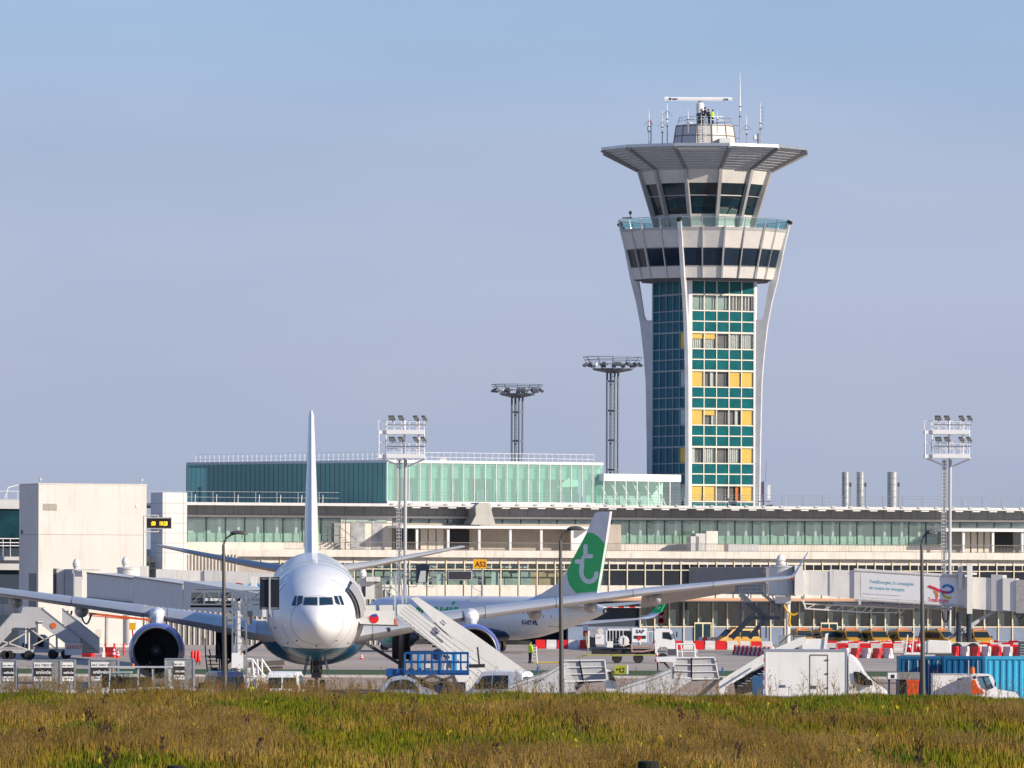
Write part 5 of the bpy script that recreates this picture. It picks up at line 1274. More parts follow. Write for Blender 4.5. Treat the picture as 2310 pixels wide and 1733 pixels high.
# ribbon logo
LG = {}
def ribbon(pts, w_, col, nm, lift=0):
    key = nm; m = M(); ex_ = d3*.9; z_ = upv*.9
    o = onb(.668, .16)
    for i, (a, b_) in enumerate(zip(pts, pts[1:])):
        pa, pb = [o+ex_*q[0]+z_*q[1]+nb_*(1+lift) for q in (a, b_)]
        m.bar(pa, pb, .02, w_, up=nb_.normalized().cross((pb-pa).normalized()) if False else z_) if False else None
        dx, dy = b_[0]-a[0], b_[1]-a[1]; l = math.hypot(dx, dy); nx, ny = -dy/l*w_/2, dx/l*w_/2
        f = lambda u, v_: o+ex_*u+z_*v_+nb_*(1+lift+.02*i)
        m.poly([f(a[0]-nx, a[1]-ny), f(b_[0]-nx, b_[1]-ny), f(b_[0]+nx, b_[1]+ny), f(a[0]+nx, a[1]+ny)])
        for c in (a, b_): m.poly([f(c[0]+w_/2*math.cos(t_), c[1]+w_/2*math.sin(t_)) for t_ in np.linspace(0, 2*math.pi, 12, endpoint=False)])
    m.build('logo_ribbon', mat(nm, col, .5, var=.0), rb)
lw = .25
ribbon([(1.55, .72), (1.7, .5), (1.95, .38), (2.3, .38)], lw, (.70, .62, .04), 'logo_yellow'); ribbon([(1.45, .95), (1.5, .78), (1.58, .66)], lw, (.15, .55, .45), 'logo_green', .3)
ribbon([(.75, .95), (.92, .72), (.97, .42)], lw, (.75, .22, .02), 'logo_orange', .6)
ribbon([(1.55, 1.42), (1.75, 1.58), (2.05, 1.64), (2.35, 1.55)], lw, (.02, .32, .66), 'logo_blue', .2); ribbon([(2.35, 1.55), (2.55, 1.36), (2.52, 1.12), (2.3, .95), (2.05, .90)], lw, (.06, .12, .50), 'logo_indigo', .4)
ribbon([(.15, 1.42), (.6, 1.28), (1.2, 1.05)], lw, (.70, .02, .06), 'logo_red2', .8); ribbon([(1.2, 1.05), (1.6, .92), (2.05, .90)], lw, (.60, .03, .20), 'logo_crimson', 1.0)
# vertical portal post and rotunda
pp = P(2187, 1385, 659.7); zt_ = P(2187, 1271, 659.7).z
m = M(); m.box(pp.x-.24, pp.x+.24, pp.y-.35, pp.y+.35, pp.z, zt_); q = P(2166, 1330, 660.1); m.box(q.x-.2, q.x+.2, q.y-.2, q.y+.2, q.z, P(2166, 1273, 660.1).z); m.box(q.x-.8, pp.x+.7, pp.y+.4, pp.y+.9, P(2180, 1297, 659.7).z, P(2180, 1292, 659.7).z); m.build('lift_portal', BRW, rb)
m = M()
for dx in (-1.0, -.05): m.tube((pp.x+dx, pp.y, .6), (pp.x+dx, pp.y, pp.z+.1), .24, n=10)
m.build('lift_leg', mat('leg_navy', (.02, .03, .05), .4), rb, smooth=True)
m = M(); m.box(pp.x-1.7, pp.x+.7, pp.y-.8, pp.y+.8, .35, 1.1)
m.build('bogie', BRW, rb)
for dx in (-1.2, .3):
    m = M(); m.lathe([(.2, -.2), (.5, -.2), (.55, 0), (.5, .2), (.2, .2)], (pp.x+dx, pp.y-.9, .5), 16, ax='y'); m.build('bogie_wheel', BLACK, rb)
rc = P(1764, 1310, 664); k = F/664; rr_ = 29.5/k
zb_, zt_ = P(1764, 1343, 664).z, P(1764, 1278, 664).z
m = M(); m.lathe([(rr_, 0), (rr_, zt_-zb_), (0, zt_-zb_+.2)], (rc.x, rc.y, zb_), 36)
m.build('rotunda', mat('rotunda_steel', (.55, .57, .58), .4, .3, var=.05, streak=.12), rb, smooth=True)
m = M(); m.lathe([(rr_+.05, -.05), (rr_+.06, .12), (rr_, .12)], (rc.x, rc.y, zb_), 36); m.lathe([(rr_, 0), (rr_+.08, .0), (rr_+.08, .12), (rr_-.3, .16)], (rc.x, rc.y, zt_-.1), 36); m.build('rotunda_ring', LGREY, rb)
m = M(); m.lathe([(.45, 0), (.5, .25), (.32, .26), (.32, .36), (.48, .4), (.28, .85), (.15, .93), (0, .94)], (rc.x-.1, rc.y, zt_+.15), 16); m.build('beacon_dome', BRW, rb, smooth=True)
m = M(); m.tube((rc.x+.55, rc.y-.5, 0), (rc.x+.55, rc.y-.5, zb_), .22, n=16); m.box(rc.x-.6, rc.x+.8, rc.y-.9, rc.y+.5, zb_-.75, zb_-.1); m.build('support_column', BRW, rb, smooth=True)
# portal frame right of the rotunda
A2 = P(1802, 1342, 662.2); m = M(); zt2 = P(1802, 1276, 662.2).z
m.box(A2.x-.38, A2.x+.38, A2.y-.2, A2.y+2.5, A2.z, zt2); m.build('rotunda_collar', BRW, rb)
# corrugated fixed corridor to the left
rb2 = root('fixed_corridor', 'grey corrugated fixed corridor leading from the round drum back to the terminal', 'corridor', PZ(1560, 700, 0))
A_, B_ = P(1556, 1339, 716), P(1728, 1342, 668); zc2 = P(1640, 1282, 696).z; fm, fl = frame2(A_, B_)
m = M(fm); m.box(0, fl, 0, 2.6, 0, zc2-A_.z, 0); m.box(-.05, fl+.05, -.1, 2.7, zc2-A_.z, zc2-A_.z+.1, 0); m.build('wall', CORR, rb2)
m = M(fm); s = 0
while s < fl-1.6: m.box(s, s+.14, -.08, 0, .12, zc2-A_.z); s += .3
m.build('corrugation', CORR, rb2)
m = M(fm); m.box(fl-1.1, fl-.15, -.1, 0, .05, 2.2, 0); dd = m.build('corridor_door', LGREY, rb2)
for u in (.98, .5): m = M(fm); m.box(fl-u, fl-u+.3, -.13, -.1, .3, 2.0); m.build('pane', NAVYG, dd)
# service stair of the bridge
r = root('service_stair', 'grey steel access stair and landing beneath the corrugated corridor', 'stair', PZ(1700, 680, 0))
D = 668; q = lambda px, py: P(px, py, D)
m = M(); m.bar(q(1670, 1340), q(1725, 1393), .1, .5); m.bar(q(1692, 1393), q(1650, 1440), .1, .5); m.bar(q(1720, 1340), q(1760, 1370), .08, .3); m.bar(q(1728, 1393), q(1690, 1440), .1, .4); m.build('stringer', mat('stair_grey', (.09, .105, .125), .5), r)
m = M(); a_, b_ = q(1690, 1398), q(1760, 1390); m.box(a_.x, b_.x, D, D+1.6, a_.z, b_.z); m.build('landing', MATS['stair_grey'], r)
m = M()
for y in (1365, 1372, 1380, 1388): m.tube(q(1700, y), q(1760, y), .04, n=4)
for x_ in (1700, 1720, 1740, 1760): m.tube(q(x_, 1392), q(x_, 1363), .05, n=4)
for (x0_, y0_, x1_, y1_) in ((1673, 1338, 1673, 1440), (1690, 1338, 1668, 1395), (1668, 1338, 1700, 1392), (1715, 1400, 1715, 1440), (1728, 1400, 1728, 1440), (1692, 1395, 1712, 1365), (1740, 1340, 1765, 1392)): m.tube(q(x0_, y0_), q(x1_, y1_), .07, n=5)
for y in (1318, 1326, 1334):
    m.tube(q(1668, y), q(1735, y), .03, n=4)
for x_ in np.arange(1668, 1736, 7): m.tube(q(x_, 1318), q(x_, 1340), .025, n=4)
m.build('railing', MASTG, r)
# boom truss hanging under the right bridge
r = root('ventilation_truss', 'white lattice truss hanging under the right jet bridge', 'truss', P(1940, 1370, 665))
m = M(); D = 663; q = lambda px, py: P(px, py, D)
m.bar(q(1815, 1373), q(1955, 1382), .12, .12); m.bar(q(1815, 1362), q(2060, 1374), .1, .1); m.bar(q(1808, 1345), q(1818, 1373), .16, .16)
for (a, b_) in ((1818, 1840), (1856, 1880), (1870, 1862), (1885, 1905), (1912, 1935), (1945, 1957), (1957, 1975), (1993, 2005), (2020, 2030), (2030, 2042)): m.bar(q(a, 1374+(a-1815)*.055), q(b_, 1362+(b_-1815)*.05), .07, .07)
m.bar(q(1955, 1382), q(2032, 1382), .08, .08); m.build('lattice', BRW, r)
m = M(); m.hexa([P(x_, y, dd_) for x_, y, dd_ in ((1880, 1364, 664), (2150, 1377, 663), (2150, 1376, 666), (1880, 1363, 667), (1880, 1359, 664), (2150, 1372, 663), (2150, 1371, 666), (1880, 1358, 667))]); m.build('under_tray', LGREY, r)
# passenger boarding bridge cables/equipment columns (right)
for pxx, lab in ((2248, 'leaning grey strut propping the far right end of the jet bridge'),):
    m = M(); m.bar(P(2240, 1380, 661), P(2140, 1440, 660), .25, .25); m.bar(P(2240, 1376, 661), P(2160, 1440, 660), .12, .12); m.build('prop_strut', STEEL, label=lab, cat='strut')
# ---- left jet bridges
rbL = root('jet_bridge', 'grey shaded jet bridge sloping down to the left of the wide airliner nose', 'jet bridge', PZ(185, 655, 0)); rb_cur = rbL
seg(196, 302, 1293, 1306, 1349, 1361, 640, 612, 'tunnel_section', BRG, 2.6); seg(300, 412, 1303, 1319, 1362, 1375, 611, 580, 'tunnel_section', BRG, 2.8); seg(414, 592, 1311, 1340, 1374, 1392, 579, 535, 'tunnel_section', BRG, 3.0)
m = M(); m.bar(P(196, 1292.5, 639.5), P(302, 1305.5, 611.5), .1, .12); m.bar(P(196, 1350, 639.5), P(300, 1361.5, 611.5), .1, .25); m.bar(P(302, 1302.5, 610.5), P(412, 1318.5, 579.5), .1, .1); m.build('edge_trim', mat('trim_brown', (.22, .19, .17), .6), rbL)
m = M(); a_, b_ = P(171, 1361, 646), P(186, 1283, 646); m.box(a_.x, P(188, 1300, 646).x, 644, 646, 0.5, b_.z); m.box(P(175, 1300, 644).x, P(228, 1300, 644).x, 643.4, 643.9, P(200, 1288, 644).z, P(200, 1284, 644).z); m.build('lift_portal', BRW, rbL)
m = M(); m.box(P(148, 1300, 648).x, P(170, 1300, 648).x, 646.5, 649, P(150, 1352, 648).z, P(150, 1284, 648).z); m.build('rotunda', LGREY, rbL)
m = M(); m.box(P(130, 1300, 649).x, P(147, 1300, 649).x, 647.5, 650, P(150, 1350, 649).z, P(150, 1284, 649).z, 0); m.box(P(122, 1300, 649).x, P(130, 1300, 649).x, 647.5, 650, P(150, 1350, 649).z, P(150, 1283, 649).z, 1); m.build('corridor_end', [CREAM, DGREY], rbL)
def dome(px, py, D, par, rr_=.36):
    c = P(px, py, D); m = M(); m.lathe([(rr_*.7, 0), (rr_*.95, .1), (rr_*.95, .2), (rr_*.85, .22), (rr_*.85, .27), (rr_*1.05, .3), (rr_*.6, .68), (rr_*.3, .76), (0, .77)], c, 14); m.tube(c+V((0, 0, -.5)), c, rr_*.7, n=10); m.build('beacon_dome', BRW, par, smooth=True)
dome(172.5, 1280, 646, rbL)
m = M(); pc = P(181, 1400, 645); m.tube((pc.x, 646, 0), (pc.x, 646, P(181, 1352, 645).z), .5, n=16); m.build('support_column', BRW, rbL, smooth=True)
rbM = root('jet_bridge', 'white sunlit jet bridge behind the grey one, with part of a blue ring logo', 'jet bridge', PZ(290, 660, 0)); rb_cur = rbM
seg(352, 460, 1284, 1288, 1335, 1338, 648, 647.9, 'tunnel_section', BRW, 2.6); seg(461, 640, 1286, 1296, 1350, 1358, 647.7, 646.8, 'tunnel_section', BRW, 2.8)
m = M(); rc = P(290, 1310, 662); m.lathe([(1.05, 0), (1.05, 2.9)], (rc.x, rc.y, P(290, 1355, 662).z), 28); m.lathe([(1.12, 0), (1.12, .12), (.9, .2)], (rc.x, rc.y, P(290, 1284, 662).z), 28); m.build('rotunda', BRW, rbM, smooth=True)
dome(283, 1275, 662, rbM)
m = M(); m.box(P(317, 1300, 655).x, P(334, 1300, 655).x, 654, 656, P(320, 1360, 655).z, P(320, 1277, 655).z); m.build('rotunda_collar', BRW, rbM)
m = M(); pc = P(298, 1400, 655); m.tube((pc.x, 660, 0), (pc.x, 660, P(298, 1352, 655).z), .5, n=16); m.build('support_column', BRW, rbM, smooth=True)
ctr = P(573, 1328, 646.9); m = M()
for i in range(22):
    a, a2 = R(-150+i*14), R(-150+(i+1)*14); r_ = .62
    m.quad(ctr+V((r_*math.cos(a), -.05, r_*math.sin(a))), ctr+V((r_*math.cos(a2), -.05, r_*math.sin(a2))), ctr+V(((r_-.24)*math.cos(a2), -.05, (r_-.24)*math.sin(a2))), ctr+V(((r_-.24)*math.cos(a), -.05, (r_-.24)*math.sin(a))))
m.build('logo_ring', MATS['logo_blue'], rbM); m = M(); m.bar(P(531, 1316, 647)+V((0, -.1, 0)), P(548, 1319, 646.9)+V((0, -.1, 0)), .02, .16); m.build('logo_ribbon', MATS['logo_red2'], rbM)
m = M(); m.box(P(563, 1300, 642).x, P(576, 1300, 642).x, 645.2, 646.2, P(570, 1378, 642).z, P(570, 1301, 642).z); m.build('lift_portal', BRW, rbM)
# ground power cables and orange frame under the left bridge
r = root('cable_frame', 'orange and red cable frame with yellow cabinet hanging below the grey jet bridge', 'equipment', P(205, 1384, 640))
m = M(); D = 636; m.bar(P(200, 1384, D), P(340, 1399, D), .12, .2); m.bar(P(200, 1389, D), P(290, 1397, D), .08, .08); m.build('frame', mat('orange_red_frame', (.60, .10, .03), .5), r)
m = M(); m.box(P(292, 1400, D).x, P(306, 1400, D).x, D-.3, D+.2, P(300, 1421, D).z, P(300, 1405, D).z); m.build('cabinet', YELP, r)
m = M(); m.bar(P(299, 1421, D), P(300, 1438, D), .14, .14); m.build('hook', RED, r)
m = M()
for (x0_, y0_, x1_, y1_, dp_) in ((152, 1378, 162, 1378, 14), (183, 1386, 206, 1386, 22)):
    pts = [P(x0_+(x1_-x0_)*u, y0_+dp_*4*u*(1-u), D-2) for u in np.linspace(0, 1, 9)]; m.path(pts, .09, n=6)
m.build('cable', BLACK, r)
m = M(); m.box(P(216, 1400, 648).x, P(230, 1400, 648).x, 647, 648, P(220, 1442, 648).z, P(220, 1420, 648).z); m.build('wall_cabinet', CREAM, label='cream wall cabinet fixed low on the cream block', cat='cabinet')
m = M(); m.tube(P(239, 1455, 642), P(240, 1385, 642), .13, n=8); m.build('steel_post', STEEL, label='grey steel post in front of the cream block, right of the wall cabinet', cat='post')
m = M(); m.tube(P(291, 1456, 640), P(291, 1388, 640), .55, n=18); m.build('bridge_column', BRW, label='thick white round column left of the blue engine', cat='column', smooth=True)
# ================================================================= VEHICLES AND GROUND EQUIPMENT
def Tm(p, rz=0.0): return Matrix.Translation(V(p)) @ Matrix.Rotation(rz, 4, 'Z')
TYRE = BLACK
RIM = mat('wheel_rim', (.35, .36, .37), .4, .6)
CARG = mat('car_window', (.015, .028, .036), .08, spec=.35)
LAMPR = mat('tail_lamp_red', (.45, .02, .02), .25)
LAMPW = mat('headlamp', (.62, .64, .66), .12, .3)
def wheel(r, T, x, y, rad, w_=.2, par=None):
    m = M(T); m.lathe([(rad*.5, -w_/2), (rad*.92, -w_/2), (rad, -w_*.3), (rad, w_*.3), (rad*.92, w_/2), (rad*.5, w_/2)], (x, y, rad), 20, ax='y'); wo = m.build('wheel', TYRE, par or r, smooth=True)
    m = M(T); m.lathe([(0, -w_*.42), (rad*.6, -w_*.42), (rad*.62, 0), (rad*.6, w_*.42), (0, w_*.42)], (x, y, rad), 14, ax='y'); m.build('rim', RIM, wo)
def van(name, label, cat, loc, rz, col, L=4.1, W_=1.83, Ht=1.86, glassz=None, panel=False, bar=False, group=None, stripes=False, mirror=True):
    k = Ht/1.86; f = L/4.1
    r = root(name, label, cat, loc, rz, group); T = LT(r); hx = L/2
    prof = [(0, .32), (0, 1.0*k), (.06, 1.45*k), (.14, 1.76*k), (.30, 1.85*k), (2.35*f, 1.86*k), (2.72*f, 1.78*k), (3.34*f, 1.14*k), (3.84*f, .96*k), (4.02*f, .78*k), (4.1*f, .5), (4.08*f, .3)]
    belt, top, tum = 1.08*k, 1.86*k, .13
    m = M(T); m.rprism([(x-hx, z) for x, z in prof], W_, .07, 0, tum, belt, top); m.build('body', col, r, smooth=True, ang=35)
    def sy(z): return W_/2*(1-tum*max(0, (z-belt)/(top-belt)))
    wins = [[(3.0, 1.2), (2.62, 1.64), (2.05, 1.68), (2.05, 1.14), (2.9, 1.14)], [(1.98, 1.14), (1.98, 1.68), (1.0, 1.68), (1.0, 1.14)]]
    if not panel: wins.append([(.92, 1.14), (.92, 1.68), (.3, 1.66), (.2, 1.14)])
    for sd in (-1, 1):
        for wq in wins:
            m = M(T); m.poly([(x*f-hx, sd*(sy(z*k)+.012), z*k) for x, z in wq]); m.build('side_window', CARG, r)
    m = M(T); a, b_ = (2.76*f-hx, 1.735*k), (3.30*f-hx, 1.18*k); n_ = .02
    m.poly([(a[0]+n_, -sy(1.7*k)+.12, a[1]+n_), (a[0]+n_, sy(1.7*k)-.12, a[1]+n_), (b_[0]+n_, sy(1.2*k)-.08, b_[1]+n_), (b_[0]+n_, -sy(1.2*k)+.08, b_[1]+n_)]); m.build('windscreen', CARG, r)
    m = M(T)
    for sd in (0.08, -.72 if panel or True else 0): pass
    for y0, y1 in ((-.72, -.05), (.05, .72)): m.poly([(-hx+.0, y0, 1.18*k), (-hx+.0, y1, 1.18*k), (-hx+.07, y1*.92, 1.62*k), (-hx+.07, y0*.92, 1.62*k)])
    m.build('rear_window', CARG, r)
    for sd in (-1, 1):
        m = M(T); m.box(-hx-.02, -hx+.1, sd*(W_/2-.16), sd*(W_/2-.03), .8*k, 1.3*k); m.build('tail_light', LAMPR, r)
        m = M(T); m.hexa([(3.80*f-hx, sd*.5, .72*k), (4.06*f-hx, sd*.5, .70*k), (3.95*f-hx, sd*(W_/2-.05), .70*k), (3.5*f-hx, sd*(W_/2+.01), .78*k), (3.70*f-hx, sd*.5, .98*k), (3.98*f-hx, sd*.5, .90*k), (3.88*f-hx, sd*(W_/2-.05), .92*k), (3.42*f-hx, sd*(W_/2+.01), 1.0*k)][:8]); m.build('headlight', LAMPW, r)
        if mirror: m = M(T); m.box(2.85*f-hx, 3.0*f-hx, sd*(W_/2+.02), sd*(W_/2+.24), 1.12*k, 1.34*k); m.build('mirror', BLACK, r)
    m = M(T); m.box(4.0*f-hx, 4.13*f-hx, -W_/2+.1, W_/2-.1, .34, .6); m.box(-hx-.05, -hx+.05, -W_/2+.06, W_/2-.06, .36, .58); m.build('bumper', DGREY, r)
    if stripes:
        for i in range(8):
            m = M(T); y0 = -.8+i*.2; m.hexa([(3.92*f-hx, y0, .70*k), (3.92*f-hx, y0+.1, .70*k), (3.90*f-hx, y0+.1, .7*k), (3.9*f-hx, y0, .7*k), (3.86*f-hx+.06, y0+.1, .92*k), (3.86*f-hx+.06, y0+.2, .92*k), (3.84*f-hx, y0+.2, .92*k), (3.84*f-hx, y0+.1, .92*k)]); m.build('warning_stripe', RED if i % 2 else WHITE2, r)
    if bar:
        m = M(T); m.box(2.0*f-hx, 2.3*f-hx, -.62, .62, Ht+.05, Ht+.17, 0); m.box(.5-hx, 2.4*f-hx, -.66, -.62, Ht+.02, Ht+.08, 1); m.box(.5-hx, 2.4*f-hx, .62, .66, Ht+.02, Ht+.08, 1); m.build('light_bar', [ORANGE, BLACK], r)
    for x in (.75*f, 3.35*f):
        for sd in (-1, 1): wheel(r, T, x-hx, sd*(W_/2-.1), .33)
    return r
# yellow airport vans parked by the terminal
YV = mat('van_yellow', (.50, .255, .010), .35, coat=.3)
hd = lambda dx, dy: math.atan2(dy, dx)
yl = [(1690, 1750, 'first yellow van right of the access stair, half hidden by the white steps, facing out'), (1855, 0, ''), ]
spots = [(1808, 706, 0, 'yellow van facing out, nearest on the right of the round bridge column'), (1862, 706, 0, 'yellow van facing out with clean bonnet, second right of the round bridge column'),
         (1918, 704, 0, 'yellow van facing out, under the left part of the slogan panel'), (1976, 703, 1, 'yellow van facing out with red and white chevrons, under the middle of the slogan panel'), (2036, 703, 1, 'yellow van facing out with chevrons, just left of the third lamp post')]
for px, D, st, lab in spots:
    p = PZ(px, D, 0); van('service_van', lab, 'van', (p.x, p.y, 0), hd(.32, -.95), YV, bar=True, group='yellow service vans along the terminal', stripes=bool(st))
p = PZ(1660, 706, 0); van('service_van', 'long yellow van seen from its front left corner beneath the grey access stair', 'van', (p.x, p.y, 0), hd(-.9, -.42), YV, L=4.7, Ht=1.95, bar=True, group='yellow service vans along the terminal')
p = PZ(2120, 704, 0); van('service_van', 'yellow van turned sideways between the third lamp post and the bridge legs', 'van', (p.x, p.y, 0), hd(.72, -.7), YV, bar=True, group='yellow service vans along the terminal')
p = PZ(2206, 704, 0); van('service_van', 'rightmost yellow van, right of the bridge legs', 'van', (p.x, p.y, 0), hd(.3, -.95), YV, bar=True, group='yellow service vans along the terminal')
# barriers
def barrier(colm, loc, rz, label, group):
    r = root('traffic_barrier', label, 'barrier', loc, rz, group); T = LT(r); m = M(T)
    m.prism([(-.26, 0), (.26, 0), (.26, .22), (.15, .42), (.13, .80), (.07, .86), (-.07, .86), (-.13, .80), (-.15, .42), (-.26, .22)], -.47, .47, ax='x'); m.build('body', colm, r)
    m = M(T); m.box(.47, .53, -.06, .06, .15, .7); m.box(-.47, -.52, -.09, .09, .25, .35); m.build('coupling', colm, r); return r
PW = mat('barrier_white', (.72, .70, .68), .5, var=.1)
protos = {}
def barrow(px0, D0, px1, D1, label, group, skip=(), twist=None, first=0, step=1.06):
    a, b_ = PZ(px0, D0, 0), PZ(px1, D1, 0); d = b_-a; L_ = d.length; n = max(1, int(L_/step)); d.normalize(); rz = math.atan2(d.y, d.x)
    for i in range(n):
        c = a+d*(i+.5)*step; red = (i+first) % 2 == 0; cname = 'red' if red else 'white'
        if i in skip: continue
        lab = label.format(cname); rzi = rz if twist is None else rz+R(twist)
        if cname not in protos:
            protos[cname] = barrier(RED if red else PW, (c.x, c.y, 0), rzi, lab, group); index_children(); continue
        o = dup(protos[cname], (c.x, c.y, 0), rzi, lab); o['group'] = group
barrow(1207, 698, 1345, 698, '{} plastic barrier in the row between the narrow airliner and the fuel truck', 'barriers left of the fuel truck')
barrow(1515, 694, 1665, 694, '{} plastic barrier in the row between the fuel truck and the grey access stair', 'barriers right of the fuel truck')
barrow(1578, 740, 1700, 728, '{} barrier half hidden in the back row under the access stair', 'back row of barriers', first=1)
barrow(1658, 652, 1745, 634, 'shaded {} barrier in the short diagonal row ending behind the white box truck', 'diagonal row of barriers', twist=-20, step=1.0)
barrow(1668, 690, 1760, 690, '{} barrier seen over the diagonal row, left of the white steps', 'barriers behind the diagonal row', first=1)
barrow(1862, 688, 2330, 684, 'bright {} barrier in the middle row before the yellow vans', 'middle row of barriers before the vans')
barrow(1862, 673, 2140, 671, 'bright {} barrier in the double row just in front of the middle row', 'second middle row of barriers', first=1)
barrow(1862, 697, 2160, 697, '{} barrier in the back row right at the yellow van bumpers', 'back row of barriers at the vans', step=1.3)
barrow(1868, 626, 2030, 624, 'shaded {} barrier in the front row above the blue containers', 'front row of barriers above the containers', twist=-38, step=.98)
barrow(2140, 646, 2330, 644, '{} barrier in the front row at the far right edge', 'front row of barriers at the right edge', twist=-35, step=.98)
barrow(2150, 664, 2330, 664, '{} barrier in the second row at the far right edge', 'second row of barriers at the right edge', first=1)
barrow(2230, 710, 2330, 708, '{} barrier in the rear row at the far right, before the blue base panels', 'rear row of barriers at the right edge', first=0)
barrow(186, 612, 282, 612, '{} barrier at the foot of the left passenger stairs', 'barriers left of the blue engine', twist=-28, first=0, step=.95)
# cones
def cone(px, D, label, h_=.75):
    p = PZ(px, D, 0); r = root('traffic_cone', label, 'traffic cone', p, 0, 'orange traffic cones'); T = LT(r)
    m = M(T); m.box(-.2, .2, -.2, .2, 0, .04); m.build('base', ORANGE, r)
    m = M(T); rr_ = lambda z: .16*(1-z/h_)+.03
    for z0, z1, mi in ((.04, h_*.3, 0), (h_*.3, h_*.48, 1), (h_*.48, h_*.62, 0), (h_*.62, h_*.8, 1), (h_*.8, h_, 0)): m.lathe([(rr_(z0), z0), (rr_(z1), z1)], (0, 0, 0), 12, mi)
    m.build('cone_body', [RED, WHITE2], r)
cone(1482, 588, 'orange cone at the front bumper of the fuel truck', .95); cone(257, 606, 'larger orange cone at the right end of the left barriers', .95); cone(266, 604, 'smaller orange cone beside the larger one left of the blue engine')
cone(816, 600, 'orange cone under the boarding step platform, right of the teal belly', .5); cone(435, 520, 'orange cone under the left wing, below the fire extinguishers', .3)
for px, lab in ((198, 'first'), (219, 'second'), (238, 'third'), (258, 'fourth'), (279, 'fifth')):
    p = PZ(px, 625, 0); r = root('chain_post', '%s red chain post from the left behind the barriers near the blue engine' % lab, 'post', p, 0, 'red posts carrying a chain'); m = M(); m.tube(p, p+V((0, 0, 1.05)), .09, n=8); m.build('pole', RED, r)
m = M(); a, b_ = PZ(190, 625, .95), PZ(300, 625, .95)
for i in range(30): m.bar(a.lerp(b_, i/30), a.lerp(b_, (i+.6)/30), .03, .05, i % 2)
m.build('warning_chain', [RED, WHITE2], label='thin red and white chain strung along the red posts', cat='chain')
# left passenger stairs (two trucks)
def stair_truck(px_top, px_bot, ytop, ybot, D, label, wz_=2.0, side=WHITE, mark=False, skew=0.0):
    r = root('passenger_stairs', label, 'passenger stairs', PZ((px_top+px_bot)/2, D, 0), 0, 'mobile passenger stairs')
    At, Ab = P(px_top, ytop, D), P(px_bot, ybot, D)
    for i, y in enumerate((D, D+wz_)):
        m = M(Matrix.Translation((skew*i, 0, 0))); hh = 1.05
        m.hexa([V((At.x, y, At.z-.35)), V((Ab.x, y, Ab.z-.25)), V((Ab.x, y+.06, Ab.z-.25)), V((At.x, y+.06, At.z-.35)), V((At.x, y, At.z+hh)), V((Ab.x, y, Ab.z+hh)), V((Ab.x, y+.06, Ab.z+hh)), V((At.x, y+.06, At.z+hh))]); m.build('side_panel', side, r)
        m = M(Matrix.Translation((skew*i, 0, 0))); m.bar((At.x, y, At.z+hh+.03), (Ab.x, y, Ab.z+hh+.03), .09, .09); m.build('handrail', STEEL, r)
    n = 16; dx = (Ab.x-At.x)/n; dz = (Ab.z-At.z)/n; sm = M()
    for i in range(n):
        xa, xb, za, ya, yb = At.x+dx*i, At.x+dx*(i+1), At.z+dz*(i+1), D+.1, D+wz_-.05
        for z0_, z1_, x0_, x1_, mi_ in ((za-.05, za, xa, xb, 0), (za+dz, za-.05, xb-.03, xb, 1)): sm.hexa([(x0_, ya, z0_), (x1_, ya, z0_), (x1_+skew, yb, z0_), (x0_+skew, yb, z0_), (x0_, ya, z1_), (x1_, ya, z1_), (x1_+skew, yb, z1_), (x0_+skew, yb, z1_)], mi_)
    sm.build('steps', [LGREY, DGREY], r)
    fx = 1 if Ab.x > At.x else -1
    m = M(); m.box(At.x-fx*1.9, At.x, D, D+wz_, At.z-.2, At.z-.08); m.build('top_platform', DGREY, r)
    for y in (D, D+wz_):
        m = M(); m.hexa([V((At.x-fx*1.9, y, At.z)), V((At.x, y, At.z)), V((At.x, y+.05, At.z)), V((At.x-fx*1.9, y+.05, At.z)), V((At.x-fx*1.6, y, At.z+1.2)), V((At.x, y, At.z+1.15)), V((At.x, y+.05, At.z+1.15)), V((At.x-fx*1.6, y+.05, At.z+1.2))]); m.build('platform_side', side, r)
    m = M(); x0_, x1_ = At.x-fx*1.4, Ab.x-fx*1.6
    m.bar((x0_, D+.3, .8), (At.x+fx*1.4, D+.3, At.z-.9), .1, .1); m.bar((At.x+fx*1.2, D+.3, .8), (x0_, D+.3, At.z-.3), .1, .1); m.bar((x0_, D+.3, .8), (x0_, D+.3, At.z-.2), .12, .12); m.bar((At.x+fx*1.2, D+.3, .8), (At.x+fx*1.2, D+.3, At.z-1.1), .12, .12)
    m.build('scissor_frame', CREAM, r)
    m = M(); m.bar(At+V((0, D*0+.0, 0)), Ab, .05, .5) if False else m.box(x0_-.3, x0_+.3, D+.4, D+1.2, .8, 1.3); m.build('hydraulic_unit', DGREY, r)
    m = M(); m.box(min(x0_-fx*.3, Ab.x), max(x0_-fx*.3, Ab.x), D+.1, D+wz_-.1, .55, .82); m.build('chassis', LGREY, r)
    for x in (x0_, Ab.x-fx*1.2, (x0_+Ab.x)/2):
        for y in (D+.15, D+wz_-.15): wheel(r, Matrix.Identity(4), x, y, .38, .22)
    if mark:
        mk = P(px_top+(px_bot-px_top)*.3, ytop+(ybot-ytop)*.3, D-.02); m = M(); m.lathe([(0, 0), (.25, 0), (.25, .03)], mk+V((0, -.03, .4)), 16, ax='y'); m.build('emblem', ORANGE, r)
    return r, At, Ab
r, At, Ab = stair_truck(95, 180, 1402, 1470, 596, 'grey passenger stairs with an orange emblem and striped bumper, standing before the cream block', 2.4, LGREY, mark=True, skew=1.5)
m = M(); q0, q1 = P(146, 1478, 594), P(185, 1452, 594); m.box(q0.x, q1.x, 594, 594.1, q0.z, q1.z); m.build('bumper_board', WHITE, r)
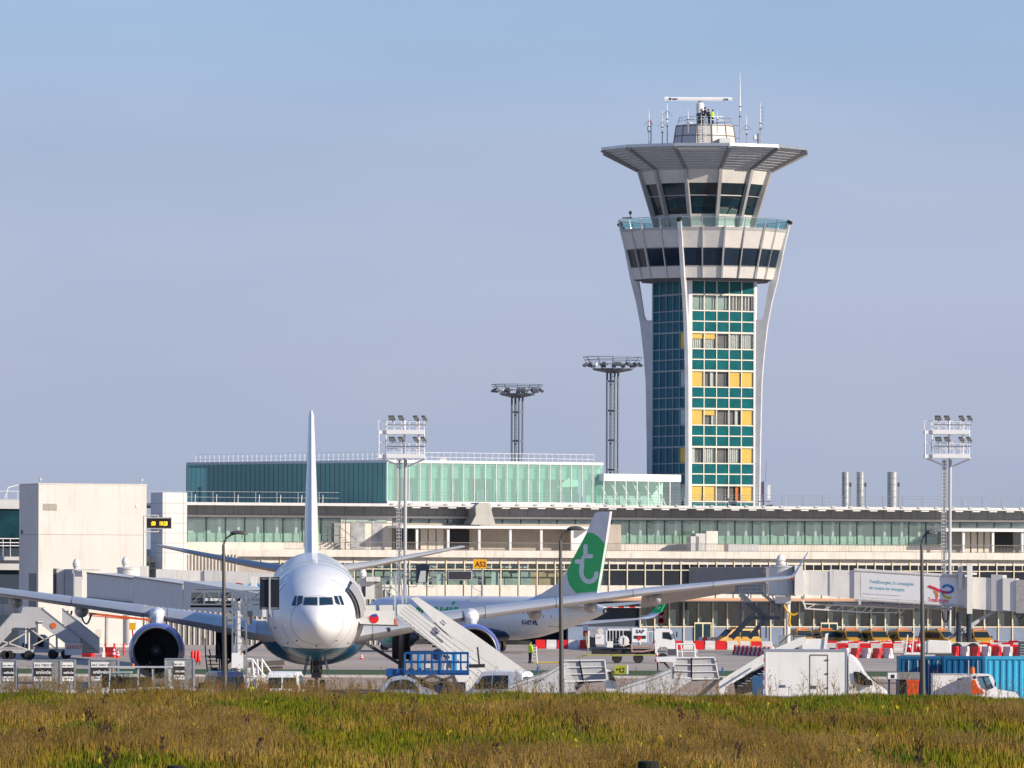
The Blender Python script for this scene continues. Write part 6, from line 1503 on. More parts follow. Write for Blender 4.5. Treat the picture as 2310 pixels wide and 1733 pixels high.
for i in range(6):
    m = M(); x = q0.x+.15+i*.21; m.hexa([(x, 593.97, q1.z-.45), (x+.1, 593.97, q1.z-.45), (x+.1, 593.99, q1.z-.45), (x, 593.99, q1.z-.45), (x+.12, 593.97, q1.z-.1), (x+.22, 593.97, q1.z-.1), (x+.22, 593.99, q1.z-.1), (x+.12, 593.99, q1.z-.1)]); m.build('warning_stripe', ORANGE, r)
for pa, pb in ((1462, 1472),):
    m = M(); c0, c1 = P(78, 1478, 597), P(108, 1432, 597); m.prism([(c0.x, .6), (c1.x, .6), (c1.x, c1.z-.3), (c1.x-.4, c1.z), (c0.x+.1, c1.z), (c0.x, c1.z-.6)], 597.2, 599, ax='y'); m.build('driver_cab', LGREY, r)
    m = M(); m.box(c0.x+.25, c1.x-.35, 597.12, 597.2, c1.z-1.0, c1.z-.25); m.build('cab_window', CARG, r)
stair_truck(26, -22, 1416, 1470, 590, 'grey passenger stairs at the left edge leaning down to the left', 2.2, LGREY)
# round speed signs
r = root('road_sign', 'post with two round red rimmed signs behind the tip of the narrow airliner wing', 'sign', PZ(1491, 690, 0)); D = 690
m = M(); m.tube(PZ(1491, D, 0), P(1491, 1378, D), .07); m.build('post', STEEL, r)
for y in (1382.5, 1400.5):
    c = P(1491.5, y, D-.1); m = M(); m.lathe([(0, 0), (.33, 0), (.33, .04)], c, 20, ax='y', m=0); m.lathe([(0, -.01), (.23, -.01)], c, 20, ax='y', m=1, cap=True); so_ = m.build('sign_disc', [RED, WHITE2], r)
    m = M(); m.box(c.x-.14, c.x+.14, c.y-.03, c.y-.02, c.z-.05, c.z+.06); m.build('symbol', BLACK, so_)
r = root('striped_post', 'thick red and white striped post behind the rear of the fuel truck', 'post', PZ(1321, 715, 0)); p = PZ(1321, 715, 0)
for i in range(6): m = M(); m.tube(p+V((0, 0, i*.55)), p+V((0, 0, i*.55+.55)), .26, n=14); m.build('band', RED if i % 2 == 0 else WHITE2, r)
# A52 gantry with signs
D = 664; q = lambda px, py: P(px, py, D)
r = root('stand_gantry', 'lattice gantry behind the boarding steps holding an orange A52 sign and a display', 'gantry', PZ(1075, D, 0))
m = M()
for (x0_, x1_, y0_, y1_) in ((868, 1090, 1291, 1309),):
    for y in (y0_, y1_): m.bar(q(x0_, y), q(x1_, y), .08, .08)
    n = 16
    for i in range(n):
        a = x0_+(x1_-x0_)*i/n; b_ = x0_+(x1_-x0_)*(i+1)/n; m.bar(q(a, y0_ if i % 2 else y1_), q(b_, y1_ if i % 2 else y0_), .05, .05); m.bar(q(a, y0_), q(a, y1_), .04, .04)
for x in (1064, 1088): m.bar(q(x, 1280), PZ(x, D, 0), .1, .1)
for i in range(10): y = 1310+i*14; m.bar(q(1064 if i % 2 else 1088, y), q(1088 if i % 2 else 1064, y+14), .05, .05)
for x0_, x1_ in ((921, 939), (959, 977)):
    for x in (x0_, x1_): m.bar(q(x, 1276), q(x, 1324), .06, .06)
    for y in (1276, 1311, 1324): m.bar(q(x0_, y), q(x1_, y), .06, .06)
m.build('lattice', STEEL, r)
m = M(); m.box(q(1068, 1262).x, q(1098, 1262).x, D-.3, D-.2, q(1080, 1282.5).z, q(1080, 1262).z); sg = m.build('sign_board', mat('sign_orange', (.85, .42, .01), .4, var=.02), r)
text('A52', .66, face_m((q(1072.5, 1262).x, D-.32, q(1080, 1278.5).z)), mat('sign_brown_letters', (.16, .03, .01), .5), 'lettering', sg, bold=.012, sx=.9)
m = M(); m.box(q(1011, 1288).x, q(1065, 1288).x, D-.5, D-.2, q(1040, 1309).z, q(1040, 1287.5).z, 0); m.box(q(1013, 1288).x, q(1063, 1288).x, D-.53, D-.5, q(1040, 1307).z, q(1040, 1289.5).z, 1); m.build('display', [LGREY, mat('display_off', (.05, .045, .055), .3)], r)
m = M(); m.hexa([q(939, 1315)+V((0, -.6, 0)), q(963, 1315)+V((0, -.6, 0)), q(963, 1315), q(939, 1315), q(939, 1273)+V((0, -.6, 0)), q(970, 1273)+V((0, -.6, 0)), q(970, 1273), q(939, 1273)]); ds = m.build('docking_screen', mat('screen_navy', (.01, .018, .035), .4), r)
m = M(); m.hexa([q(943, 1314)+V((0, -.64, 0)), q(960, 1314)+V((0, -.64, 0)), q(960, 1314)+V((0, -.6, 0)), q(943, 1314)+V((0, -.6, 0)), q(949, 1288)+V((0, -.64, 0)), q(961, 1288)+V((0, -.64, 0)), q(961, 1288)+V((0, -.6, 0)), q(949, 1288)+V((0, -.6, 0))]); m.build('screen_face', LGREY, ds)
# white hoist column left of it (behind the airliner door)
r = root('bridge_head', 'cream bridge head with a domed beacon and louvred panel right of the airliner nose', 'jet bridge', PZ(820, 610, 0)); D = 610; q = lambda px, py: P(px, py, D)
m = M(); m.box(q(812, 1300).x, q(845, 1300).x, D, D+2.5, q(820, 1352).z, q(820, 1307).z); m.box(q(826, 1300).x, q(857, 1300).x, D-.5, D+1.5, q(820, 1312).z, q(820, 1301).z); m.build('cab', BRW, r)
m = M(); m.box(q(845, 1300).x, q(862, 1300).x, D+.2, D+2, q(820, 1350).z, q(820, 1312).z); m.build('bellows', mat('bellows_dark', (.25, .25, .25), .8, var=.3, scale=8), r)
m = M(); m.box(q(817, 1300).x, q(825, 1300).x, D-.05, D, q(820, 1346).z, q(820, 1323).z); m.build('louvre', DARKIN, r)
dome(818, 1302, D, r, .34)
# fuel truck
D = 580; q = lambda px, py: P(px, py, D); k = F/D
r = root('fuel_truck', 'white fuel truck with reels, filter drum and pipes before the red and white barriers', 'truck', PZ(1420, D, 0))
gz = lambda y: P(1420, y, D).z; zoff = 0
def bx(x0_, x1_, y0_, y1_, d0=0, d1=2.2, mi=0, mm=None):
    m = mm or M(); m.box(q(x0_, 1450).x, q(x1_, 1450).x, D+d0, D+d1, gz(y1_), gz(y0_), mi); return m
T0 = Matrix.Identity(4)
cabp = [(q(1478, 0).x, gz(1474)), (q(1476, 0).x, gz(1425)), (q(1480, 0).x, gz(1419)), (q(1492, 0).x, gz(1417.5)), (q(1512, 0).x, gz(1419)), (q(1517, 0).x, gz(1424)), (q(1523, 0).x, gz(1447)), (q(1524, 0).x, gz(1477)), (q(1510, 0).x, gz(1478)), (q(1508, 0).x, gz(1464)), (q(1502, 0).x, gz(1459)), (q(1490, 0).x, gz(1459)), (q(1484, 0).x, gz(1464)), (q(1482, 0).x, gz(1474))]
cabp = [(P(px, 1450, D).x, gz(py)) for px, py in ((1478, 1474), (1476, 1425), (1480, 1419), (1492, 1417.5), (1512, 1419), (1517, 1424), (1523, 1447), (1524, 1477), (1510, 1478), (1508, 1464), (1502, 1459), (1490, 1459), (1484, 1464), (1482, 1474))]
m = M(); m.prism(cabp, D, D+2.3, ax='y'); m.build('cab', WHITE2, r)
m = M(); m.prism([(P(px, 1450, D).x, gz(py)) for px, py in ((1495, 1426), (1510, 1426), (1516, 1443), (1495, 1440))], D-.03, D, ax='y'); m.build('side_window', CARG, r)
m = M(); m.prism([(P(px, 1450, D).x, gz(py)) for px, py in ((1514.5, 1424), (1518, 1424), (1524.6, 1446), (1521, 1446))], D+.15, D+2.15, ax='y'); m.build('windscreen', CARG, r)
m = bx(1508, 1526, 1464, 1478, -.03, 2.33); m.build('bumper', DGREY, r)
m = bx(1525, 1528, 1425, 1437, -.3, -.1); m.build('mirror', BLACK, r)
m = bx(1335, 1480, 1464, 1476, .2, 2.0); m.build('chassis', BLACK, r)
m = bx(1318, 1480, 1476.5, 1479, -.1, .0); bx(1380, 1402, 1476, 1481, -.15, 0, mm=m); m.build('side_guard', mat('guard_olive', (.35, .35, .08), .6), r)
for px in (1495, 1392, 1440): wheel(r, T0, P(px, 1450, D).x, D+.1, .42, .28)
m = bx(1426, 1460, 1417, 1449, 0, 1.9); pn_ = m.build('meter_cabinet', WHITE2, r)
m = bx(1430, 1457, 1434, 1441, -.03, 0); m.build('cabinet_recess', DARKIN, pn_)
text('SAP', .40, face_m((P(1434, 1450, D).x, D-.02, gz(1428.5))), MATS['navy_print'], 'lettering', pn_, bold=.01, sx=1.05)
m = M(); c = P(1442.5, 1440, D-.06); m.poly([c+V((-.2, 0, .05)), c+V((-.1, 0, .18)), c+V((0, 0, .1)), c+V((.1, 0, .18)), c+V((.2, 0, .05)), c+V((0, 0, -.2))][::-1]); m.build('heart_mark', RED, pn_)
m = bx(1367, 1370, 1419, 1461, 0, .1)
for a in (1375, 1382, 1389, 1397, 1405): bx(a, a+1.5, 1422, 1458, 0, .1, mm=m)
bx(1366, 1420, 1419, 1422, 0, 1.8, mm=m); bx(1366, 1420, 1452, 1455, 0, 1.8, mm=m); m.build('pipe_rack', WHITE, r)
m = bx(1368, 1425, 1424, 1462, .8, 1.7); m.build('tank_housing', DGREY, r)
m = bx(1369, 1383, 1447, 1461, -.05, .5); m.build('control_box', WHITE2, r)
m = M(); c = P(1407, 1446, D-.2); m.lathe([(.35, -.1), (.42, 0), (.42, .5)], c, 20, ax='y')
for i in range(12): a = 2*math.pi*i/12; m.box(c.x+.4*math.cos(a)-.05, c.x+.4*math.cos(a)+.05, c.y-.08, c.y+.05, c.z+.4*math.sin(a)-.05, c.z+.4*math.sin(a)+.05)
m.build('filter_drum', WHITE, r)
m = bx(1406, 1408, 1438, 1454, -.34, -.3); m.build('drum_handle', DGREY, r)
for (px, py, rr_, mt) in ((1338, 1428, .36, STEEL), (1355, 1424, .25, CREAM2)):
    m = M(); m.lathe([(0, -.05), (rr_, -.05), (rr_, .0), (rr_*.8, .02), (rr_*.8, .5), (rr_, .52), (rr_, .56)], P(px, py, D+.1), 20, ax='y'); m.build('hose_reel', mt, r)
m = bx(1343, 1363, 1431, 1454, 0, 1.5); rbx = m.build('rear_cabinet', WHITE, r)
text('SAP', .22, face_m((P(1346, 1450, D).x, D-.02, gz(1441))), MATS['small_print_grey'], 'lettering', rbx)
m = bx(1328, 1345, 1430, 1462, .3, 1.8); m.build('pump_housing', DGREY, r)
m = M()
pts = [q(1425, 1458), q(1462, 1460), q(1474, 1456), q(1478, 1446)]; m.path([p_+V((0, -.15, 0)) for p_ in pts], .07); pts = [q(1424, 1453), q(1425, 1470), q(1450, 1470), q(1475, 1466)]; m.path([p_+V((0, -.15, 0)) for p_ in pts], .07)
m.build('loading_hose', mat('hose_pink', (.42, .26, .24), .6), r)
m = M(); m.path([q(1321, 1428), q(1323, 1450), q(1327, 1470), q(1324, 1478), q(1300, 1484)], .05); m.build('inlet_hose', mat('hose_olive', (.30, .26, .08), .6), r)
m = bx(1326, 1330, 1424, 1462, 0, .1); bx(1460, 1474, 1424, 1426, 0, .1, mm=m); bx(1462, 1463, 1426, 1450, 0, .1, mm=m); bx(1472, 1473, 1426, 1450, 0, .1, mm=m); m.build('frame', WHITE, r)
m = M(); a, b_ = PZ(1202, 578, .06), PZ(1318, 578, .06)
for i in range(10): m.tube(a.lerp(b_, i/10), a.lerp(b_, (i+1)/10), .07, i % 2 if i > 3 else 0)
m.build('fuel_hose', [mat('hose_yellow', (.55, .42, .08), .6), DGREY], label='yellow hose lying on the concrete between the ladder and the fuel truck', cat='hose')
# boarding ramp stairs (large covered)
r = root('boarding_stairs', 'long white covered boarding steps descending to the right from the wide airliner door', 'passenger stairs', PZ(1000, 404, 0))
D1 = 404.0; q = lambda px, py, D=D1: P(px, py, D)
STW = mat('stair_white_paint', (.76, .75, .72), .4, var=.04, streak=.08)
def plank(m, pxs, d0, d1, mi=0):
    n = len(pxs); vs = [P(x, y, d0) for x, y in pxs]+[P(x, y, d0)+V((0, d1-d0, 0)) for x, y in pxs]
    m.add(vs, [tuple(range(n)), tuple(range(n, 2*n))[::-1]]+[(i, n+i, n+(i+1) % n, (i+1) % n) for i in range(n)], mi)
m = M(); plank(m, [(896, 1385), (895, 1366), (900, 1363), (926, 1364), (1028, 1449), (1098, 1514), (1205, 1600), (1060, 1600), (1000, 1466)], D1, D1+.08); m.build('side_panel', STW, r)
m = M(); plank(m, [(926, 1349), (942, 1347), (1066, 1428), (1205, 1526), (1290, 1600), (1205, 1600), (1098, 1514), (1028, 1449)], D1+2.2, D1+2.28); m.build('far_side_panel', STW, r)
m = M(); plank(m, [(896, 1387), (1000, 1466), (1000, 1470), (894, 1392)], D1-.05, D1+2.2); m.build('stringer', LGREY, r)
m = M()
for o_ in (8, 17, 26, 36): plank(m, [(898+o_*.55, 1385-o_*.62), (1090+o_*1.15, 1551-o_*.98), (1090+o_*1.15, 1552-o_*.98), (898+o_*.55, 1386-o_*.62)], D1-.012, D1)
m.build('panel_groove', SEAMG, r)
n = 24; m = M()
for i in range(n):
    a = q(900+i*8.3, 1392+i*7.2); m.box(a.x, a.x+.32, D1+.1, D1+2.2, a.z-.1, a.z)
m.build('steps', DGREY, r)
sl_ = math.atan2(-(1514-1364), (1098-926)); dirr = V((math.cos(sl_), 0, math.sin(sl_))); upr = V((-math.sin(sl_), 0, math.cos(sl_)))
MK = mat('marking_navy', (.02, .03, .10), .6)
for i, s_ in enumerate(('ORLY', 'RAMP', 'ASSISTANCE')): text(s_, .15, face_m(P(978-i*3.9, 1416+i*4.8, D1-.03), dirr, upr), MK, 'marking', r, bold=.005, sx=1.1)
for i, s_ in enumerate(('ORLY', 'RAMP')): text(s_, .13, face_m(P(995-i*3.6, 1400+i*4.2, D1-.03), dirr, upr), MK, 'marking', r, bold=.006)
m = M(); plank(m, [(806, 1395), (812, 1378), (889, 1378), (889, 1410), (846, 1410), (812, 1407)], D1-.1, D1); plank(m, [(815, 1378), (822, 1366), (886, 1365), (886, 1378)], D1+1.9, D1+2.0); m.build('platform_side', STW, r)
m = M(); plank(m, [(812, 1408), (896, 1410), (896, 1413), (812, 1411)], D1-.1, D1+2.2); m.build('platform_floor', DGREY, r)
em = P(844, 1394, D1-.13); m = M(); m.lathe([(0, 0), (.26, 0), (.26, .02)], em+V((0, 0, -.05)), 18, ax='y', m=0); m.prism([(em.x-.2, em.z+.05), (em.x-.1, em.z+.2), (em.x+.12, em.z+.22), (em.x+.22, em.z+.1), (em.x, em.z+.02)], em.y-.02, em.y-.005, ax='y', m=1); m.poly([(em.x-.42, em.y-.04, em.z+.1), (em.x-.15, em.y-.04, em.z-.02), (em.x+.3, em.y-.04, em.z+.12), (em.x-.05, em.y-.04, em.z+.04)], 0); m.build('emblem', [RED, mat('emblem_blue', (.03, .06, .35), .5)], r)
m = M()
for x in (891, 908): m.bar(P(x, 1410 if x == 891 else 1362, D1), P(x, 1345 if x == 891 else 1330, D1), .1, .1, 0)
m.bar(P(917, 1360, D1+1), P(915, 1296, D1+1), .07, .07); m.bar(P(894, 1345, D1+.1), P(892, 1300, D1+.1), .06, .06); m.build('post', LGREY, r)
m = M(); m.bar(P(893, 1411, D1-.05), P(892, 1396, D1-.05), .14, .12); m.build('warning_marker', ORANGE, r)
m = M()
for (a, b_) in (((866, 1328), (893, 1348)), ((866, 1316), (868, 1328)), ((878, 1318), (905, 1345)), ((866, 1314), (890, 1300)), ((890, 1300), (905, 1306)), ((905, 1306), (917, 1300)), ((858, 1308), (890, 1302)), ((884, 1327), (860, 1325)), ((908, 1330), (906, 1307)), ((900, 1306), (893, 1309)), ((893, 1309), (892, 1325))): m.tube(P(*a, D1+.6), P(*b_, D1+.6), .04, n=5)
m.build('canopy_frame', STEEL, r)
m = M(); m.bar(q(1010, 1480), q(1040, 1590), .25, .2); m.bar(q(1100, 1540), q(1060, 1600), .2, .2); m.box(q(900, 1540).x, q(1180, 1540).x, D1+.2, D1+2, .4, .75); m.build('chassis', DGREY, r)
for px in (960, 1150): wheel(r, T0, q(px, 1500).x, D1+.1, .42, .25)
# blue scissor lift
D = 388; q = lambda px, py: P(px, py, D)
r = root('scissor_lift', 'blue lifting platform with tall railings beneath the boarding steps', 'platform lift', PZ(970, D, 0)); gz = lambda y: P(965, y, D).z
m = M(); m.box(q(911, 1500).x, q(1058, 1500).x, D, D+2.6, gz(1523), gz(1513)); m.box(q(870, 1500).x, q(912, 1500).x, D+.3, D+2.2, gz(1526), gz(1510)); m.box(q(992, 1500).x, q(1058, 1500).x, D-.06, D, gz(1519), gz(1512), 0); m.build('platform', BLUEP, r)
m = M()
for y0_ in (0, 2.5):
    for (a, b_) in ((911, 992), (992, 1058)):
        for y in (1474, 1494): m.tube(q(a+2, y)+V((0, y0_, 0)), q(b_-1, y)+V((0, y0_, 0)), .055, n=6)
        x = a+1
        while x < b_: m.tube(q(x, 1474)+V((0, y0_, 0)), q(x, 1513)+V((0, y0_, 0)), .05, n=6); x += 15.5
m.build('railing', BLUEP, r)
m = M(); m.box(q(870, 1500).x, q(1050, 1500).x, D+.1, D+2.4, .5, gz(1540)); m.build('chassis', mat('navy_chassis', (.01, .02, .06), .6), r)
m = M()
for s_ in (0, 1):
    m.bar(q(925+s_*50, 1524), q(975+s_*50, 1545), .15, .15); m.bar(q(975+s_*50, 1524), q(925+s_*50, 1545), .15, .15)
m.build('scissor_arm', DGREY, r)
m = M(); m.lathe([(0, 0), (.28, .02), (.30, .3), (.30, .8), (0, .85)], q(985, 1478)+V((-.0, 1.2, 0)), 18, ax='y'); m.build('reel', mat('navy_reel', (.01, .02, .08), .5), r)
m = M(); m.box(q(942, 1500).x, q(950, 1500).x, D+1, D+1.4, gz(1513), gz(1476)); m.box(q(1018, 1500).x, q(1030, 1500).x, D+1, D+1.4, gz(1513), gz(1476)); m.build('bottle', mat('light_blue_paint', (.05, .35, .70), .4), r)
m = M(); m.box(q(1035, 1500).x, q(1052, 1500).x, D+1.5, D+2, gz(1505), gz(1474)); m.box(q(960, 1500).x, q(970, 1500).x, D+1, D+1.4, gz(1513), gz(1498)); m.build('control_cabinet', WHITE, r)
for px in (885, 1035): wheel(r, T0, q(px, 1500).x, D, .4, .25)
r = root('step_ladder', 'white lattice steps with a black edge standing at the right end of the blue lift', 'ladder', PZ(1072, 396, 0)); D = 396; q = lambda px, py: P(px, py, D)
m = M()
for a, b_ in (((1064, 1500), (1072, 1463)), ((1064, 1500), (1078, 1500)), ((1072, 1463), (1076, 1462)), ((1066, 1488), (1078, 1484)), ((1003, 1510), (1012, 1466)), ((1012, 1466), (1020, 1464)), ((1003, 1510), (1016, 1510)), ((1008, 1490), (1018, 1486))): m.bar(q(*a), q(*b_), .07, .07)
m.build('frame', WHITE2, r); m = M(); m.bar(q(1082, 1505), q(1077, 1460), .09, .09); m.bar(q(1050, 1503), q(1094, 1502), .1, .2); m.build('edge_bar', BLACK, r)
# narrow black maintenance steps under the left wing
r = root('maintenance_steps', 'black narrow maintenance steps beside the left main gear', 'ladder', PZ(478, 425, 0)); D = 425; q = lambda px, py: P(px, py, D)
m = M()
for a, b_ in (((464, 1480), (468, 1516)), ((473, 1480), (478, 1516)), ((463, 1480), (497, 1480)), ((462, 1440), (464, 1480)), ((472, 1465), (475, 1480)), ((492, 1450), (495, 1480)), ((468, 1516), (478, 1590)), ((495, 1480), (497, 1590))): m.bar(q(*a), q(*b_), .07, .07)
for y in range(1484, 1590, 8): m.box(q(468, y).x, q(494, y).x, D, D+.5, q(468, y).z, q(468, y).z+.05)
m.build('frame', DGREY, r)
for px in (434, 441, 448):
    b_ = PZ(px, 560, 0); r = root('fire_extinguisher', 'red wheeled fire extinguisher in the trio under the left wing', 'fire extinguisher', b_, 0, 'trio of red fire extinguishers'); m = M(); m.lathe([(.12, .2), (.14, .3), (.14, .95), (.07, 1.05), (.04, 1.15)], b_, 12); m.build('cylinder', RED, r, smooth=True); m = M(); m.lathe([(.03, -.03), (.16, -.03), (.16, .03), (.03, .03)], b_+V((.1, 0, .16)), 12, ax='x'); m.build('wheel', BLACK, r)
# docking gantry left of the nose
D = 385; q = lambda px, py: P(px, py, D)
r = root('docking_gantry', 'grey lattice gantry left of the nose with a black board and white cabinets', 'gantry', PZ(540, D, 0))
GS = mat('gantry_grey', (.30, .33, .35), .45, .5, var=.1)
def lattice(m, x0_, x1_, y0_, y1_, n, horiz=True, dep=.7, w_=.06):
    for dy in (0, dep):
        o_ = V((0, dy, 0))
        if horiz:
            for y in (y0_, y1_): m.bar(q(x0_, y)+o_, q(x1_, y)+o_, w_, w_)
            for i in range(n+1): x = x0_+(x1_-x0_)*i/n; m.bar(q(x, y0_)+o_, q(x, y1_)+o_, w_*.8, w_*.8)
            for i in range(n): a, b_ = x0_+(x1_-x0_)*i/n, x0_+(x1_-x0_)*(i+1)/n; m.bar(q(a, y0_ if i % 2 else y1_)+o_, q(b_, y1_ if i % 2 else y0_)+o_, w_*.6, w_*.6)
        else:
            for x in (x0_, x1_): m.bar(q(x, y0_)+o_, q(x, y1_)+o_, w_, w_)
            for i in range(n+1): y = y0_+(y1_-y0_)*i/n; m.bar(q(x0_, y)+o_, q(x1_, y)+o_, w_*.8, w_*.8)
            for i in range(n): a, b_ = y0_+(y1_-y0_)*i/n, y0_+(y1_-y0_)*(i+1)/n; m.bar(q(x0_ if i % 2 else x1_, a)+o_, q(x1_ if i % 2 else x0_, b_)+o_, w_*.6, w_*.6)
    for x in (x0_, x1_):
        for y in (y0_, y1_): m.bar(q(x, y), q(x, y)+V((0, dep, 0)), w_, w_)
m = M(); lattice(m, 430, 621, 1333, 1364, 6); m.build('beam_lattice', GS, r)
m = M(); lattice(m, 524, 555, 1333, 1600, 9, False); m.build('tower_lattice', GS, r)
m = M(); m.box(q(531, 1400).x, q(542, 1400).x, D+.3, D+.5, 0, q(535, 1350).z); m.box(q(460, 1400).x, q(620, 1400).x, D+.3, D+.5, q(535, 1356).z, q(535, 1350).z); m.build('cable_duct', WHITE, r)
m = M(); m.box(q(428, 1400).x, q(524, 1400).x, D+.72, D+1.0, q(535, 1371).z, q(535, 1365).z); m.box(q(440, 1400).x, q(500, 1400).x, D+.75, D+.9, q(460, 1334).z, q(460, 1330).z); m.build('walkway', BLACK, r)
for (a, b_) in ((432, 457), (461, 492), (497, 520)): m = M(); m.box(q(a, 1400).x, q(b_, 1400).x, D+.5, D+.8, q(450, 1362).z, q(450, 1337).z); m.build('display_back', mat('display_back_grey', (.10, .115, .12), .5, var=.3), r)
m = M(); m.box(q(586.5, 1300).x, q(630.5, 1300).x, D-.25, D-.1, q(600, 1375).z, q(600, 1302).z); bb = m.build('docking_board', mat('board_navy_black', (.006, .009, .018), .5), r)
m = M(); m.tube(q(608, 1301)+V((0, -.32, 0)), q(608, 1386)+V((0, -.32, 0)), .07, n=8); m.bar(q(590, 1306)+V((0, -.28, 0)), q(628, 1306)+V((0, -.28, 0)), .05, .06); m.bar(q(590, 1372)+V((0, -.28, 0)), q(628, 1372)+V((0, -.28, 0)), .05, .06); m.build('mounting_pole', GS, bb)
m = M(); m.tube(q(608, 1386)+V((0, -.32, 0)), q(609, 1392)+V((0, -.32, 0)), .03, n=6, r2=.09); m.build('lamp', DGREY, bb)
for x0_, x1_ in ((513, 526), (558, 569)): m = M(); m.box(q(x0_, 1400).x, q(x1_, 1400).x, D+.2, D+.3, q(520, 1409).z, q(520, 1378).z); m.build('reflector_panel', mat('panel_olive_grey', (.24, .25, .23), .5), r)
m = M(); m.box(q(523.5, 1400).x, q(549, 1400).x, D-.35, D-.05, q(535, 1507).z, q(535, 1473).z); c_ = m.build('control_cabinet', WHITE2, r)
m = M(); m.box(q(543, 1400).x, q(548, 1400).x, D-.36, D-.35, q(535, 1477).z, q(535, 1474).z); m.build('warning_label', YELP, c_)
m = M(); m.box(q(529, 1400).x, q(543, 1400).x, D-.35, D-.05, q(535, 1534).z, q(535, 1516).z); m.build('control_cabinet', LGREY, r)
# ULD containers on dollies
def uld(px, D, num, label, w_=1.5, depth=1.5, ang=0.0, plate=True, small=False):
    p = PZ(px, D, 0); r = root('cargo_container', label, 'cargo container', p, ang, 'aluminium cargo containers on dollies'); T = LT(r); z0 = .95
    m = M(T); m.prism([(-w_/2, z0), (w_/2, z0), (w_/2, z0+1.55), (-w_/2+.0, z0+1.55)], 0, depth, ax='y'); m.build('shell', mat('container_aluminium', (.36, .36, .355), .45, .4, var=.2, scale=3, streak=.25), r)
    m = M(T)
    for a, b_ in (((-w_/2, z0), (w_/2, z0)), ((-w_/2, z0+1.55), (w_/2, z0+1.55)), ((-w_/2, z0), (-w_/2, z0+1.55)), ((w_/2, z0), (w_/2, z0+1.55))): m.bar((a[0], -.01, a[1]), (b_[0], -.01, b_[1]), .05, .06, up=V((0, 1, 0)))
    m.build('edge_rail', ALU, r)
    sc_ = .62 if small else 1.0; cx_ = -w_*.12 if not small else 0
    m = M(T); m.box(cx_-.46*sc_, cx_+.46*sc_, -.035, -.02, z0+.45, z0+1.42); lb = m.build('white_label', WHITE2, r)
    m = M(T); m.box(cx_-.46*sc_, cx_+.46*sc_, -.045, -.036, z0+.70, z0+1.15); m.build('black_plate', BLACK, lb)
    f = T @ face_m((cx_-.36*sc_, -.05, z0+.84)); text('unilode', .26*(.66 if small else 1), f, WHITE2, 'lettering', lb, bold=.006)
    text('AKE %s' % num, .17*sc_, T @ face_m((cx_-.44*sc_, -.04, z0+1.22)), BLACK, 'lettering', lb); text('TARE 65 KG', .15*sc_, T @ face_m((cx_-.40*sc_, -.04, z0+.56)), BLACK, 'lettering', lb)
    d = root('dolly', 'low roller dolly under the ' + label.split(' container')[0] + ' container', 'dolly', p, ang, 'container dollies'); T = LT(d)
    m = M(T); m.box(-w_/2-.1, w_/2+.1, -.05, depth+.1, .72, .93); m.build('deck', LGREY, d)
    for x in (-w_/2+.2, w_/2-.2):
        for y in (.1, depth-.1): wheel(d, T, x, y, .2, .12)
uld(18, 372, '78041 R7', 'grey aluminium container at the left edge of the picture', .84, small=True); uld(104, 372, '79837 R7', 'widest aluminium container, second from the left edge', 1.44); uld(153, 373, '78672', 'narrow aluminium container touching the widest one on its right', .68, small=True)
uld(233, 374, '33067 R7', 'weathered aluminium container just left of the white tractor', 1.5); uld(404, 380, '15573', 'grey container behind the blue engine side of the white tractor', 1.5, small=True)
# baggage tractor
def tug(px, D, label, L=3.2, hk=1.0):
    p = PZ(px, D, 0); r = root('baggage_tractor', label, 'tractor', p, 0, 'white ramp tractors'); T = LT(r)
    m = M(T); m.rprism([(-L/2, .4), (-L/2, 1.15), (-L*.1, 1.2), (-L*.02, 1.25), (L*.5, 1.3), (L*.5, .4)], 1.5, .05); m.build('body', WHITE, r)
    m = M(T)
    for x in (-L*.45, -L*.02, L*.2, L*.45):
        for y in (-.68, .68): m.bar((x, y, 1.2), (x*.95, y, 2.25*hk), .06, .06)
    m.build('pillar', LGREY, r)
    m = M(T); m.box(-L*.47, L*.47, -.78, .78, 2.25*hk, 2.25*hk+.07); m.build('cab_roof', LGREY, r)
    m = M(T)
    for x0_, x1_ in ((-L*.4, -L*.05), (L*.02, L*.18), (L*.23, L*.42)): m.quad((x0_, -.70, 1.3), (x1_, -.70, 1.3), (x1_, -.70, 2.2*hk), (x0_, -.70, 2.2*hk))
    m.build('side_window', CLEARG, r)
    m = M(T); m.box(-.5, -.1, -.3, .3, .9, 1.7); m.build('seat', DGREY, r); m = M(T); m.box(-L*.45, L*.2, .5, .6, 1.1, 1.75); m.build('engine_cover', mat('tug_dark_panel', (.08, .08, .085), .6, var=.3), r)
    m = M(T); m.lathe([(.07, 0), (.07, .12), (0, .16)], (-L*.1, -.5, 2.25*hk+.07), 10); m.build('beacon', ORANGE, r)
    for x in (-L*.33, L*.33):
        for y in (-.65, .65): wheel(r, T, x, y, .34, .22)
tug(316, 362, 'open sided white ramp tractor with an orange beacon below the blue engine', 3.4); tug(262, 366, 'smaller white tractor mostly hidden by brown weeds left of the open sided one', 1.7, .86)
# more near vehicles
p = PZ(643, 352, 0); van('van', 'white van seen from behind, just left of the nose wheel', 'van', (p.x, p.y+2, 0), hd(.06, 1), WHITE2, L=4.3, W_=1.62, Ht=2.2, panel=True)
p = PZ(497, 356, 0); van('van', 'dark blue van seen from behind at the foot of the first lamp post', 'van', (p.x, p.y+2, 0), hd(-.25, 1), mat('navy_car_paint', (.02, .035, .11), .25, coat=.5), L=4.3, W_=1.5, Ht=2.15)
p = PZ(1122, 352, 0); van('van', 'white panel van with dark side windows parked below the boarding steps', 'van', (p.x, p.y+1, 0), hd(-.93, .36), WHITE2, L=3.4, W_=1.7, Ht=2.28, panel=True)
